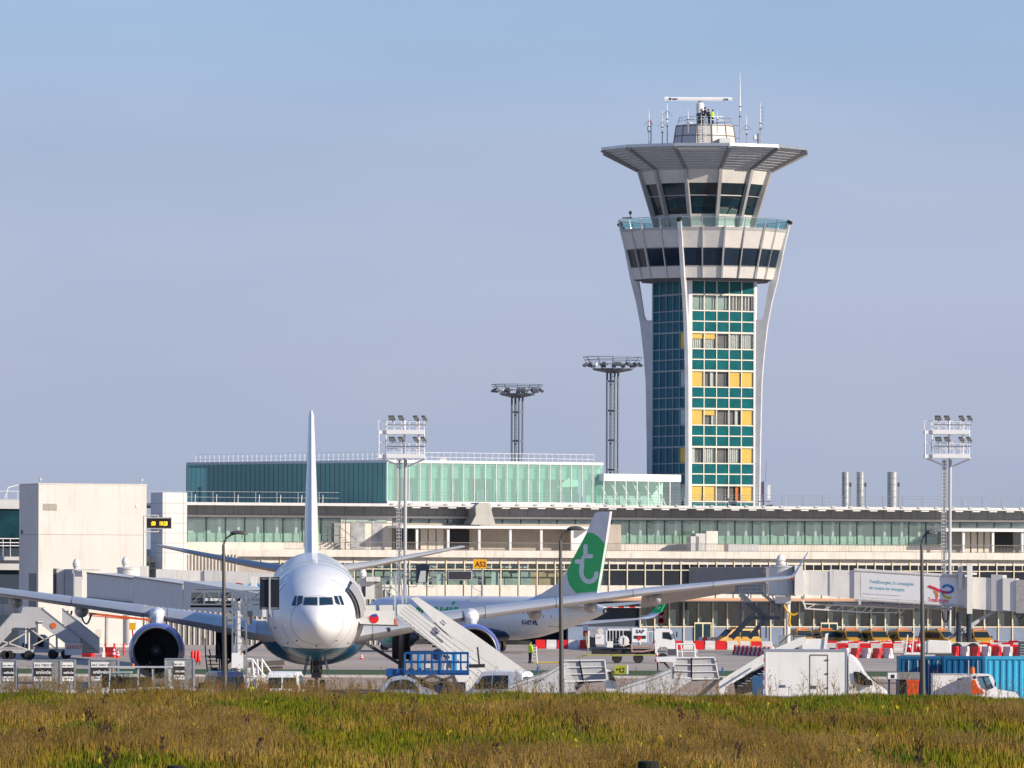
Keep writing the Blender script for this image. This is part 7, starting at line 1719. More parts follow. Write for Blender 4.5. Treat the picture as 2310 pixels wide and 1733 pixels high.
# low maintenance stairs base near blue van
r = root('belt_loader', 'white belt loader with raised tubular side rails right of the docking gantry', 'belt loader', PZ(590, 364, 0)); D = 364; q = lambda px, py: P(px, py, D)
m = M(); m.box(q(558, 1500).x, q(582, 1500).x, D, D+1.4, .5, q(570, 1507).z); m.build('body', WHITE, r)
m = M()
for a, b_ in (((569, 1487), (598, 1527)), ((590, 1487), (612, 1518)), ((558, 1487), (569, 1487)), ((569, 1487), (572, 1525)), ((591, 1487), (591, 1530)), ((580, 1487), (583, 1530)), ((598, 1527), (560, 1527))): m.tube(q(*a), q(*b_), .05)
m.build('side_rail', WHITE2, r)
m = M(); m.bar(q(560, 1500)+V((0, .8, 0)), q(640, 1495)+V((0, .8, 0)), .7, .25); m.bar(q(575, 1512)+V((0, .9, 0)), q(637, 1508)+V((0, .9, 0)), .6, .2); m.build('conveyor', mat('conveyor_brown', (.12, .10, .085), .8), r)
m = M(); m.box(q(578, 1500).x, q(612, 1500).x, D-.1, D+1.6, .5, q(600, 1530).z); m.build('chassis', CREAM2, r)
for px in (565, 605): wheel(r, T0, q(px, 1500).x, D, .33, .2)
# silver car
p = PZ(918, 371, 0); r = root('car', 'silver hatchback parked at the grass edge in front of the blue lift', 'car', p); T = LT(r)
k = F/345
SIL = mat('silver_car_paint', (.50, .52, .55), .25, .5, coat=.4, var=.03)
prf = [(-1.9, .35), (-2.0, .8), (-1.95, 1.02), (-1.7, 1.30), (-1.1, 1.60), (-.5, 1.68), (.1, 1.62), (.6, 1.45), (1.15, 1.12), (1.9, .95), (2.25, .75), (2.3, .35)]
xs_ = 1.0
m = M(T); m.rprism([(x*xs_*.72, z*1.06) for x, z in prf], 1.75, .07, 0, .2, .95, 1.7); m.build('body', SIL, r, smooth=True)
for sd in (-1, 1):
    for pg in ([(-1.45, 1.05), (-1.15, 1.42), (-.45, 1.54), (-.45, 1.05)], [(-.38, 1.05), (-.38, 1.55), (.1, 1.52), (.5, 1.38), (.85, 1.05)]):
        m = M(T); m.poly([(x*.72, sd*(.885*(1-.2*max(0, (z*1.03-.95)/.75))), z*1.03) for x, z in pg]); m.build('side_window', CARG, r)
m = M(T); m.poly([(.17*.72+.03, -.68, 1.65), (.17*.72+.03, .68, 1.65), (1.12*.72+.03, .78, 1.2), (1.12*.72+.03, -.78, 1.2)]); m.build('windscreen', CARG, r)
m = M(T); m.box(.55, .7, -1.06, -.87, 1.08, 1.22); m.build('mirror', SIL, r)
m = M(T); m.box(1.35, 1.55, -.885, -.5, .78, .92); m.build('headlight', LAMPW, r)
for x in (-.95, 1.1):
    for y in (-.8, .8): wheel(r, T, x, y, .32)
# low mobile stairs near the ridge (three)
def low_stairs(D, panel, rails, label, extra=None):
    cx_ = sum(p_[0] for p_ in panel)/len(panel); r = root('passenger_stairs', label, 'passenger stairs', PZ(cx_, D, 0), 0, 'lowered stairs parked by the grass')
    for i, dd_ in enumerate((0, 2.0)):
        m = M(); plank(m, panel, D+dd_, D+dd_+.06); so_ = m.build('side_panel', mat('stair_panel_grey', (.56, .565, .58), .45, var=.06, streak=.25, scale=2), r)
        m = M(); [m.bar(P(*a, D+dd_), P(*b_, D+dd_), .07, .07) for a, b_ in zip(panel[:3], panel[1:4])]; [m.bar(P(a[0], a[1]+9, D+dd_-.02), P(b_[0], b_[1]+9, D+dd_-.02), .03, .04) for a, b_ in zip(panel[:3], panel[1:4])]; m.build('handrail', ALU, so_)
    for pg in rails:
        m = M()
        for dd_ in (0, 2.0):
            n = len(pg)
            for a, b_ in zip(pg, pg[1:]+pg[:1]): m.bar(P(*a, D+dd_), P(*b_, D+dd_), .06, .06)
            for f_ in (.33, .66): m.bar(P(pg[0][0]+(pg[3][0]-pg[0][0])*f_, pg[0][1]+(pg[3][1]-pg[0][1])*f_, D+dd_), P(pg[1][0]+(pg[2][0]-pg[1][0])*f_, pg[1][1]+(pg[2][1]-pg[1][1])*f_, D+dd_), .04, .04)
        m.build('platform_railing', WHITE2, r)
        m = M(); plank(m, [(pg[0][0]+1, pg[0][1]+1), (pg[1][0]-1, pg[1][1]+1), (pg[2][0]-1, pg[2][1]-1), (pg[3][0]+1, pg[3][1]-1)], D+2.06, D+2.1); m.build('infill_panel', LGREY, r)
    return r
r = low_stairs(346, [(1150, 1545), (1240, 1514), (1262, 1500), (1278, 1492), (1300, 1560), (1150, 1580)], [[(1272, 1490), (1307, 1490), (1316, 1536), (1272, 1538)], [(1307, 1490), (1364, 1489), (1370, 1534), (1316, 1536)]], 'lowered white stairs with railed platform and a cab behind, left of the yellow L2 sign')
m = M(); plank(m, [(1366, 1510), (1378, 1513), (1390, 1538), (1392, 1600), (1372, 1600), (1366, 1540)], 346, 348); m.build('driver_cab', WHITE2, r); m = M(); plank(m, [(1372, 1515), (1379, 1515), (1389, 1537), (1376, 1534)], 345.95, 346); m.build('cab_window', CARG, r)
m = M(); m.bar(P(1316, 1537, 346.5), P(1260, 1590, 346.5), .12, .2); m.bar(P(1300, 1540, 346.5), P(1360, 1535, 346.5), .12, .14); m.box(P(1180, 1500, 346).x, P(1390, 1500, 346).x, 346.2, 347.8, .45, .8); m.build('chassis', DGREY, r)
for px in (1200, 1370): wheel(r, T0, P(px, 1500, 346).x, 346.1, .38, .22)
text('aéroport', .14, face_m(P(1208, 1540, 345.97), (1, 0, .35), (-.35, 0, 1)), MK, 'lettering', r)
r = low_stairs(344, [(1400, 1548), (1480, 1522), (1520, 1505), (1520, 1520), (1560, 1535), (1500, 1575), (1400, 1600)], [[(1520, 1484), (1560, 1484), (1560, 1530), (1520, 1528)], [(1560, 1484), (1612, 1483), (1622, 1531), (1560, 1532)]], 'lowered white stairs with railed platform right of the yellow L2 sign')
m = M(); plank(m, [(1480, 1483), (1524, 1481), (1526, 1490), (1522, 1494), (1482, 1493)], 344.5, 346.2); m.build('top_canopy', WHITE2, r)
m = M(); m.path([P(1528, 1484, 344.5), P(1526, 1453, 344.5), P(1566, 1453, 344.5), P(1568, 1484, 344.5)], .04); m.tube(P(1526, 1470, 344.5), P(1568, 1470, 344.5), .03); m.tube(P(1536, 1453, 344.5), P(1540, 1484, 344.5), .03); m.path([P(1566, 1462, 344.5), P(1573, 1470, 344.5), P(1566, 1477, 344.5), P(1575, 1484, 344.5)], .03); m.build('guard_frame', WHITE2, r)
m = M(); m.bar(P(1620, 1533, 344.6), P(1555, 1590, 344.6), .12, .2); m.bar(P(1622, 1532, 344.5), P(1612, 1484, 344.5), .1, .07); m.bar(P(1630, 1531, 344.6), P(1560, 1534, 344.6), .1, .12); m.box(P(1430, 1500, 344).x, P(1640, 1500, 344).x, 344.4, 346, .45, .8); m.bar(P(1483, 1494, 345), P(1484, 1515, 345), .07, .07); m.bar(P(1498, 1494, 345), P(1515, 1515, 345), .1, .1); m.build('chassis', DGREY, r)
for px in (1450, 1620): wheel(r, T0, P(px, 1500, 344).x, 344.3, .38, .22)
text('aéroport', .14, face_m(P(1596, 1494, 343.95)), MK, 'lettering', r)
# steps behind the box truck
D = 372; r = root('passenger_stairs', 'white stairs with black treads rising to the right behind the white box truck', 'passenger stairs', PZ(1740, D, 0), 0, 'lowered stairs parked by the grass')
m = M(); plank(m, [(1622, 1540), (1636, 1528), (1725, 1474), (1800, 1440), (1817, 1436), (1817, 1452), (1726, 1492), (1640, 1548), (1640, 1600), (1624, 1600)], D, D+.1); m.build('side_panel', STW, r)
m = M(); plank(m, [(1655, 1540), (1800, 1460), (1810, 1480), (1700, 1560), (1660, 1570)], D+1.8, D+1.9); m.build('tread_board', mat('tread_black', (.03, .03, .035), .6, var=.4, scale=6), r)
m = M()
for i in range(14): a = P(1665+i*9, 1548-i*5.4, D+.3); m.box(a.x, a.x+.25, D+.1, D+1.8, a.z, a.z+.04)
m.build('steps', STEEL, r)
m = M(); plank(m, [(1650, 1538), (1726, 1491), (1727, 1494), (1654, 1541)], D-.5, D-.4); m.build('handrail', WHITE2, r)
m = M(); plank(m, [(1810, 1441), (1858, 1441), (1860, 1480), (1810, 1480)], D+.2, D+.3); plank(m, [(1858, 1464), (1862, 1430), (1869, 1428), (1862, 1480)], D+.1, D+.2); hd_ = m.build('hood', WHITE2, r)
m = M(); plank(m, [(1812, 1444), (1817, 1444), (1817, 1450), (1812, 1450)], D+.17, D+.2); m.build('red_tag', RED, hd_)
m = M()
for a, b_ in (((1790, 1428), (1860, 1428)), ((1790, 1436), (1858, 1436)), ((1791, 1428), (1790, 1450)), ((1815, 1428), (1815, 1441)), ((1835, 1428), (1835, 1441)), ((1858, 1428), (1858, 1441)), ((1758, 1452), (1783, 1430)), ((1783, 1430), (1791, 1428))): m.tube(P(*a, D+.4), P(*b_, D+.4), .035, n=4)
m.build('railing', DGREY, r)
m = M(); plank(m, [(1697, 1527), (1725, 1524), (1725, 1590), (1700, 1590)], D-8, D-7); m.build('tarpaulin', mat('blue_tarp', (.02, .10, .22), .6), label='dark blue cover on a cart just left of the white box truck', cat='cart') if False else m.build('cart', mat('blue_tarp', (.02, .10, .22), .6), label='dark blue covered cart just left of the white box truck', cat='cart')
# white box truck
D = 352; r = root('box_truck', 'white box truck with a side door and rounded cab facing right at the grass edge', 'truck', PZ(1850, D, 0)); q = lambda px, py: P(px, py, D)
bw_ = mat('box_white', (.76, .755, .735), .4, var=.04, streak=.10)
m = M(); m.box(q(1726, 1500).x, q(1909, 1500).x, D, D+2.1, .95, q(1800, 1470).z); bxo = m.build('cargo_box', bw_, r)
m = M(); zt_ = q(1800, 1470).z
m.box(q(1724.5, 1500).x, q(1911, 1500).x, D-.03, D+2.13, zt_, zt_+.10)
for a, b_ in ((1724.5, 1727.5), (1908, 1911)): m.box(q(a, 1500).x, q(b_, 1500).x, D-.03, D+.03, .95, zt_)
m.box(q(1727.5, 1500).x, q(1908, 1500).x, D-.02, D, .95, 1.1); m.build('edge_trim', ALU, bxo)
m = M(); x0_, x1_ = q(1827, 1500).x, q(1867, 1500).x; zd = q(1840, 1478).z
for a in (x0_, x1_): m.box(a-.02, a+.025, D-.015, D, 1.0, zd)
m.box(x0_, x1_, D-.014, D, zd-.03, zd+.03); dr_ = m.build('side_door', mat('door_seal_brown', (.13, .115, .10), .7), bxo)
m = M()
for y in (1489, 1520, 1552): m.box(q(1862, 1500).x, q(1869, 1500).x, D-.05, D, q(1800, y).z-.03, q(1800, y).z+.03)
m.box(q(1829, 1500).x, q(1842, 1500).x, D-.05, D, q(1800, 1553).z, q(1800, 1547).z); m.build('hinge', DGREY, bxo)
text('iGO', .17, face_m(P(1757.5, 1551, D-.02)), MATS['navy_print'], 'lettering', bxo, bold=.008, sx=1.05)
m = M(); m.box(q(1771, 1500).x, q(1784, 1500).x, D-.012, D, q(1770, 1551.2).z, q(1770, 1550.2).z); m.build('marking', MATS['small_print_grey'], bxo)
m = M()
for i in range(9): z_ = 1.1+i*.22; m.box(q(1722.5, 1500).x, q(1724.5, 1500).x, D-.02, D, z_, z_+.11, i % 2); m.box(q(1722.5, 1500).x, q(1724.5, 1500).x, D-.02, D, z_+.11, z_+.22, (i+1) % 2)
m.build('warning_stripe', [RED, WHITE2], bxo)
cabpx = [(1914, 1612), (1914, 1477), (1918, 1475.5), (1924, 1478), (1933, 1485), (1941, 1495), (1947, 1506), (1950, 1513), (1958, 1523), (1968, 1534), (1980, 1544), (1992, 1551), (2000, 1558), (2005, 1570), (2006, 1600), (2004, 1612)]
T = Tm((0, D+1.05, 0))
m = M(T); m.rprism([(P(a, b_, D).x, P(1950, b_, D).z) for a, b_ in cabpx], 2.0, .06, 0, .06, 2.0, 3.2); m.build('cab', WHITE2, r, smooth=True)
m = M(); plank(m, [(1925, 1516), (1930, 1515), (1942, 1517), (1952, 1525), (1962, 1535), (1970, 1546), (1952, 1546.5), (1936, 1544), (1928, 1538)], D-.03, D-.005); m.build('side_window', CARG, r)
m = M(); plank(m, [(1944, 1517), (1946, 1518), (1949, 1546), (1946, 1546)], D-.05, D-.03); m.build('window_pillar', BLACK, r)
m = M(); plank(m, [(1958, 1536), (1964, 1533), (1968, 1540), (1966, 1547), (1959, 1546)], D-.25, D-.08); m.build('mirror', BLACK, r)
m = M(); plank(m, [(1924, 1546), (1929, 1545), (1929, 1552), (1924, 1553)], D-.04, D-.005); m.build('fuel_cap', BLACK, r)
m = M(); plank(m, [(1951.5, 1514), (1953, 1515), (1981, 1543), (1978, 1543)], D+.1, D+1.9); m.build('windscreen', CARG, r)
m = M(); m.box(q(1726, 1500).x, q(1915, 1500).x, D+.3, D+1.8, .6, .93); m.build('chassis', DGREY, r)
for px in (1770, 1975):
    for y in (.1, 1.9): wheel(r, T0, q(px, 1500).x, D+y, .36, .25)
# L2 sign
D = 505; p = P(1399.5, 1511, D); r = root('taxiway_sign', 'yellow taxiway sign with arrow and L2 standing on the grass strip', 'sign', PZ(1400, D, .06))
a, b_ = P(1386, 1501, D), P(1413.5, 1521, D); m = M(); m.box(a.x, b_.x, D, D+.2, b_.z, a.z, 0); sg = m.build('sign_board', mat('sign_yellow_green', (.42, .42, .03), .4, var=.03), r)
m = M(); m.box(b_.x, b_.x+.13, D-.02, D+.25, b_.z, a.z+.02); m.build('end_post', WHITE2, r)
text('L2', .46, face_m((a.x+.36, D-.02, b_.z+.13)), BLACK, 'lettering', sg, bold=.01, sx=.85)
m = M(); m.bar((a.x+.14, D-.015, b_.z+.32), (a.x+.33, D-.015, b_.z+.32), .01, .05); m.bar((a.x+.14, D-.015, b_.z+.32), (a.x+.22, D-.015, b_.z+.40), .01, .04); m.bar((a.x+.14, D-.015, b_.z+.32), (a.x+.22, D-.015, b_.z+.24), .01, .04); m.build('arrow', BLACK, sg)
m = M(); m.box(a.x+.1, a.x+.18, D+.05, D+.15, .06, b_.z); m.box(b_.x-.2, b_.x-.1, D+.05, D+.15, .06, b_.z); m.build('foot', DGREY, r)
for px in (1213, 1630): p = PZ(px, 515, .06); m = M(); m.tube(p, p+V((0, 0, .42)), .07, n=8); m.build('edge_light', mat('edge_blue', (.01, .12, .45), .4), label='small blue taxiway edge marker on the grass strip, %s of the L2 sign' % ('left' if px < 1400 else 'right'), cat='marker')
# blue shipping containers
def cont(pa, pb, yt, D, col, label, depth=2.4, doors=()):
    a, b_ = P(pa, yt, D), P(pb, yt, D); r = root('shipping_container', label, 'container', PZ((pa+pb)/2, D, 0), 0, 'shipping containers at the right'); zt_ = a.z
    m = M(); m.box(a.x, b_.x, D, D+depth, .15, zt_-.05)
    s = a.x+.12
    while s < b_.x-.15: m.hexa([(s, D-.0, .35), (s+.16, D, .35), (s+.16, D+.01, .35), (s, D+.01, .35), (s+.03, D-.06, zt_-.2), (s+.13, D-.06, zt_-.2), (s+.16, D+.01, zt_-.2), (s, D+.01, zt_-.2)]) if False else m.prism([(s, D), (s+.04, D-.06), (s+.14, D-.06), (s+.18, D)], .3, zt_-.2, ax='z'); s += .34
    m.build('corrugated_wall', col, r)
    m = M(); m.box(a.x-.02, b_.x+.02, D-.08, D+depth, zt_-.16, zt_); m.box(a.x-.02, a.x+.1, D-.08, D, .1, zt_-.16); m.box(b_.x-.1, b_.x+.02, D-.08, D, .1, zt_-.16); m.box(a.x, b_.x, D-.07, D, .1, .28); m.build('corner_frame', col, r)
    for u in doors: m = M(); m.box(a.x+u, a.x+u+.05, D-.12, D-.07, .3, zt_-.2); m.build('lock_rod', LGREY, r)
CB = mat('container_blue', (.0, .11, .26), .5, var=.12, streak=.2); CL = mat('container_light_blue', (.05, .40, .62), .5, var=.08, streak=.15)
cont(2028, 2128, 1481, 395, CB, 'dark blue shipping container behind the third lamp post', doors=(.5, 1.0, 1.6, 2.1)); cont(2130, 2222, 1481, 392, CB, 'mid blue corrugated shipping container between the dark and the light one', doors=(1.3, 1.8))
cont(2223, 2420, 1481, 384, CL, 'light sky blue corrugated shipping container at the right edge')
# things right: carts, bin, white trailer and tractor
D = 366; r = root('ground_power_unit', 'grey wheeled ground power unit with a white end panel right of the box truck cab', 'equipment', PZ(2045, D, 0)); q = lambda px, py: P(px, py, D)
m = M(); m.box(q(2004, 1500).x, q(2075, 1500).x, D, D+1.6, q(2040, 1533).z, q(2040, 1517).z); m.build('housing', mat('unit_aluminium', (.30, .29, .27), .5, .4, var=.2, scale=3), r)
m = M(); m.box(q(2003, 1500).x, q(2023, 1500).x, D-.04, D, q(2010, 1532).z, q(2010, 1518).z, 0); m.box(q(2010, 1500).x, q(2018, 1500).x, D-.06, D-.04, q(2010, 1530).z, q(2010, 1522).z, 1); m.build('end_panel', [WHITE2, BLACK], r)
m = M()
for px in (2004, 2022, 2045, 2070): m.box(q(px, 1500).x, q(px, 1500).x+.1, D+.1, D+.3, .3, q(2040, 1533).z)
m.box(q(2030, 1500).x, q(2045, 1500).x, D+.4, D+1.2, .5, q(2040, 1535).z); m.build('leg_frame', mat('navy_frame', (.02, .03, .06), .6), r)
for px in (2012, 2066): wheel(r, T0, q(px, 1500).x, D+.1, .3, .2)
D = 352; a = PZ(2060, D, 0); r = root('waste_bin', 'bright orange red bin with handles left of the third lamp post base', 'bin', a); b_ = P(2060, 1534, D); m = M(); m.prism([(a.x-.26, .3), (a.x+.22, .3), (a.x+.27, b_.z-.1), (a.x-.3, b_.z-.1)], D, D+.5, ax='y'); m.build('tub', mat('bin_orange_red', (.72, .07, .01), .45), r)
m = M(); m.box(a.x-.33, a.x+.3, D-.03, D+.53, b_.z-.1, b_.z); m.build('lid', mat('bin_orange_red', (.72, .07, .01)), r); wheel(r, T0, a.x-.2, D+.4, .15, .08); wheel(r, T0, a.x+.2, D+.4, .15, .08)
D = 354; r = root('service_trailer', 'low white box trailer hitched to the white tractor at the right', 'trailer', PZ(2148, D, 0)); q = lambda px, py: P(px, py, D)
m = M(); m.box(q(2105, 1500).x, q(2190, 1500).x, D, D+1.8, .7, q(2150, 1522).z); tb = m.build('body', bw_, r); m = M(); m.box(q(2104, 1500).x, q(2191, 1500).x, D-.03, D+1.85, q(2150, 1522).z, q(2150, 1520.5).z); m.build('lid', LGREY, r)
text('iGO', .13, face_m(P(2160, 1534, D-.02)), MATS['navy_print'], 'lettering', tb, bold=.004)
for px in (2120, 2175): wheel(r, T0, q(px, 1500).x, D+.1, .33, .2)
D = 352; r = root('pushback_tractor', 'white cab tractor with orange rear frame and beacon in front of the light blue container', 'tractor', PZ(2235, D, 0)); q = lambda px, py: P(px, py, D)
m = M(); plank(m, [(2192, 1600), (2192, 1524), (2196, 1520), (2232, 1521), (2240, 1527), (2249, 1555), (2290, 1562), (2300, 1572), (2300, 1600)], D, D+1.8); m.build('body', WHITE2, r)
m = M(); plank(m, [(2207, 1527), (2230, 1526), (2242, 1552), (2228, 1556), (2216, 1552)], D-.04, D-.005); m.build('side_window', mat('cab_blue_glass', (.10, .22, .30), .08), r)
m = M(); plank(m, [(2217, 1527), (2219, 1527), (2230, 1555), (2228, 1556)], D-.07, D-.045); plank(m, [(2205, 1526), (2232, 1525), (2232, 1527), (2208, 1528)], D-.07, D-.045); m.build('window_frame', BLACK, r)
m = M(); plank(m, [(2196, 1525), (2202, 1525), (2202, 1531), (2196, 1531)], D-.04, D-.005); m.build('rear_window', CARG, r)
m = M(); plank(m, [(2191, 1534), (2200, 1534), (2206, 1550), (2222, 1564), (2190, 1566)], D-.08, D-.005); m.build('orange_frame', mat('bin_orange_red', (.72, .07, .01)), r)
m = M(); m.lathe([(.1, 0), (.11, .25), (.06, .33), (0, .34)], P(2194, 1520, D+.3), 10); m.build('beacon', ORANGE, r)
m = M(); m.box(q(2243, 1500).x, q(2246, 1500).x, D-.25, D-.1, q(2240, 1549).z, q(2240, 1539).z); m.build('mirror', BLACK, r)
for px in (2205, 2280): wheel(r, T0, q(px, 1500).x, D+.1, .38, .25)
# cart with cones and white tank trailer before the barriers
D = 470; r = root('cone_cart', 'white cart carrying orange cones left of the third lamp post', 'cart', PZ(2062, D, 0)); q = lambda px, py: P(px, py, D)
m = M(); m.box(q(2040, 1500).x, q(2080, 1500).x, D, D+1.4, q(2060, 1477).z, q(2060, 1472).z); m.bar(q(2043, 1472), q(2048, 1432), .08, .08); m.bar(q(2058, 1472), q(2062, 1432), .08, .08); m.bar(q(2080, 1472), q(2080, 1440), .06, .06); m.build('frame', WHITE2, r)
for px, s_ in ((2051, .85), (2073, 1.0)):
    m = M(); b_ = P(px, 1472, D+.3); m.lathe([(.24, 0), (.13, .25*s_*1.6)], b_, 12, 0); m.lathe([(.13, .25*s_*1.6), (.10, .35*s_*1.6)], b_, 12, 1); m.lathe([(.10, .35*s_*1.6), (.02, .6*s_*1.6)], b_, 12, 0); m.build('cone', [RED, WHITE2], r)
m = M(); m.box(q(2035, 1500).x, q(2110, 1500).x, D+.1, D+1.4, .7, q(2060, 1477).z); m.build('chassis', LGREY, r)
for px in (2045, 2100): wheel(r, T0, q(px, 1500).x, D+.1, .38, .2)
D = 472; r = root('tank_trailer', 'plain white tank trailer right of the third lamp post in front of the barriers', 'trailer', PZ(2120, D, 0)); q = lambda px, py: P(px, py, D)
m = M(Tm((0, D+.8, 0))); m.rprism([(q(2092, 1450).x, q(2100, 1474).z), (q(2092, 1450).x, q(2100, 1448).z), (q(2096, 1450).x, q(2100, 1444).z), (q(2142, 1450).x, q(2100, 1446).z), (q(2146, 1450).x, q(2100, 1452).z), (q(2146, 1450).x, q(2100, 1474).z)], 1.6, .08); m.build('tank', WHITE, r)
m = M(); m.box(q(2090, 1500).x, q(2150, 1500).x, D, D+1.5, .55, q(2100, 1474).z); m.build('chassis', DGREY, r)
for px in (2098, 2138): wheel(r, T0, q(px, 1500).x, D+.1, .36, .2)
D = 600; r = root('equipment_unit', 'dark grey unit with fins at the right edge above the light blue container', 'equipment', PZ(2304, D, 0)); m = M(); m.box(P(2300, 1450, D).x, P(2325, 1450, D).x, D, D+1.5, 0.1, P(2300, 1447, D).z); m.build('housing', DGREY, r); m = M()
for i in range(5): z_ = .5+i*.22; m.box(P(2301, 1450, D).x, P(2320, 1450, D).x, D-.05, D, z_, z_+.08)
m.build('cooling_fin', STEEL, r)
m = M(); m.box(PZ(1770, 690, 0).x-.9, PZ(1770, 690, 0).x+1.6, 680, 681, 0, 1.5); m.build('equipment_cabinet', mat('cabinet_blue_grey', (.26, .30, .33), .5), label='blue grey cabinet at the foot of the round bridge column', cat='cabinet')
D = 655; r = root('yellow_hose_reel', 'yellow hose hanging on the round bridge column', 'hose', P(1780, 1400, D)); m = M(); m.path([P(1768, 1365, D), P(1776, 1380, D), P(1790, 1388, D), P(1800, 1383, D)], .09); m.path([P(1782, 1386, D), P(1780, 1405, D), P(1783, 1414, D)], .12); m.build('hose', YELP, r)
# street lamps
def lamp(px, ytop, D, dirx, label):
    b_ = PZ(px, D, 0); b_.z = 0; t_ = P(px-4, ytop+12, D); r = root('street_lamp', label, 'street lamp', b_, 0, 'brown street lamps along the grass')
    POL = mat('pole_bronze', (.13, .12, .11), .45, .4); tp = V((t_.x, D, t_.z))
    m = M(); m.tube(b_, b_.lerp(tp, .55), .13, n=12, r2=.10); m.tube(b_.lerp(tp, .55), tp, .10, n=12, r2=.065); m.build('pole', POL, r, smooth=True)
    m = M(); m.path([tp, tp+V((.12*dirx, 0, .28)), tp+V((.35*dirx, 0, .45)), tp+V((.6*dirx, 0, .52))], .045); m.tube(tp+V((-.1*dirx, 0, .1)), tp+V((.5*dirx, 0, .55)), .02, n=4); m.build('arm', POL, r)
    c = tp+V((.68*dirx, 0, .50)); m = M(); rings = []
    for u, w_, h_ in ((-.38, .04, .03), (-.25, .14, .10), (0, .22, .15), (.25, .2, .11), (.40, .05, .03)): rings.append([c+V((u*dirx, w_*math.cos(a), max(-.04, h_*math.sin(a))-u*.05)) for a in np.linspace(0, 2*math.pi, 12, endpoint=False)])
    m.loft(rings); m.build('lamp_head', POL, r, smooth=True)
lamp(508, 1217, 322, 1, 'left brown street lamp in front of the wide airliner wing'); lamp(1268, 1207, 322, 1, 'middle brown street lamp in front of the green tail fin'); lamp(2083, 1216, 322, .5, 'right brown street lamp in front of the slogan jet bridge')
# cable loops and small terrace details
r = root('hanging_cables', 'black cable loops hanging under the right jet bridge near its legs', 'cables', P(2135, 1380, 659)); m = M()
for x0_, x1_, y_, dp_ in ((2126, 2141, 1378, 24), (2293, 2310, 1384, 10)): m.path([P(x0_+(x1_-x0_)*u, y_+dp_*(1-(2*u-1)**4), 658.5) for u in np.linspace(0, 1, 11)], .1)
m.build('cable', BLACK, r)
# ---------------------------------------------------------------- people
def person(loc, rz, pose, label, jacket, trousers, hair=True, ht=1.75, cap=False):
    k = ht/1.75; r = root('person', label, 'person', loc, rz); T = LT(r)
    J = {'pel': (0, 0, .95), 'ch': (0, .0, 1.28), 'nk': (0, 0, 1.50), 'hd': (0, .02, 1.66)}
    arms = pose.get('arms', [((.22, 0, 1.42), (.27, .02, 1.14), (.26, .1, .88)), ((-.22, 0, 1.42), (-.27, .02, 1.14), (-.26, .1, .88))])
    legs = pose.get('legs', [((.1, 0, .9), (.12, .02, .5), (.13, -.02, .08)), ((-.1, 0, .9), (-.12, .02, .5), (-.13, -.02, .08))])
    lean = pose.get('lean', 0)
    def limb(m, pts, rad_, mi):
        for i in range(len(pts)-1): m.tube(pts[i], pts[i+1], rad_[i]*k, mi, 8, rad_[i+1]*k)
    L_ = lambda p: V((p[0]*k, (p[1]+lean*max(0, p[2]-.95))*k, p[2]*k))
    m = M(T); segs = 10
    def ell(c, rx, ry): return [L_((c[0]+rx*math.cos(2*math.pi*i/segs), c[1]+ry*math.sin(2*math.pi*i/segs), c[2])) for i in range(segs)]
    m.loft([ell((0, 0, .86), .15, .1), ell((0, 0, .98), .17, .12), ell((0, 0, 1.1), .15, .11), ell((0, 0, 1.3), .20, .13), ell((0, 0, 1.43), .18, .11), ell((0, 0, 1.5), .06, .06), ell((0, .01, 1.56), .055, .06), ell((0, .03, 1.6), .075, .09), ell((0, .02, 1.68), .08, .10), ell((0, .01, 1.74), .06, .075), ell((0, 0, 1.755), .01, .01)], 0)
    for a in arms: limb(m, [L_(p) for p in a], (.055, .045, .03), 0)
    for a in arms:                                           # palm with fingers
        e = L_(a[2]); d = (e-L_(a[1])).normalized(); m.tube(e, e+d*.08, .035, 0, 6); sd = d.orthogonal().normalized()
        for f_ in range(4): m.tube(e+d*.07+sd*(f_-1.5)*.018, e+d*(.15-.01*abs(f_-1.4))+sd*(f_-1.5)*.02, .009, 0, 4)
        m.tube(e+d*.03+sd*.03, e+d*.09+sd*.07, .011, 0, 4)
    for a in legs: limb(m, [L_(p) for p in a], (.085, .06, .045), 0)
    m.build('body', SKIN, r, smooth=True, ang=60)
    m = M(T); m.loft([ell((0, 0, .84), .185, .125), ell((0, 0, 1.0), .19, .14), ell((0, 0, 1.3), .22, .15), ell((0, 0, 1.44), .19, .12), ell((0, 0, 1.51), .07, .07)], 0)
    for a in arms: limb(m, [L_(p) for p in a], (.075, .06, .05), 0)
    m.build('jacket', jacket, r, smooth=True, ang=60)
    m = M(T)
    for a in legs: limb(m, [L_(p) for p in a], (.10, .078, .065), 0)
    m.loft([ell((0, 0, .8), .14, .1), ell((0, 0, .97), .17, .12)], 0); m.build('trousers', trousers, r, smooth=True, ang=60)
    m = M(T)
    for a in legs: e = L_(a[2]); m.box(e.x-.05, e.x+.05, e.y-.08, e.y+.18, e.z-.08, e.z+.03)
    m.build('shoes', BLACK, r)
    m = M(T); m.loft([ell((0, -.02, 1.62), .083, .085), ell((0, -.01, 1.70), .09, .105), ell((0, 0, 1.76), .065, .08), ell((0, 0, 1.785), .01, .01)], 0); m.build('hair', mat('dark_hair', (.02, .015, .012), .8), r, smooth=True)
zd_ = tz(284)
reach = {'arms': [((.22, 0, 1.42), (.3, .25, 1.4), (.28, .5, 1.5)), ((-.22, 0, 1.42), (-.25, .2, 1.3), (-.15, .45, 1.45))], 'lean': .1}
p = P(1588, 1305, TD); person((p.x, TD-.6, zd_), R(80), reach, 'person in dark clothes reaching to the radar pedestal on the tower roof', NAVYC, NAVYC, ht=2.0)
p = P(1596, 1305, TD); person((p.x, TD-.3, zd_), R(60), {'lean': .15}, 'stooping person in dark clothes between the pedestal and the yellow vest', NAVYC, NAVYC, ht=1.8)
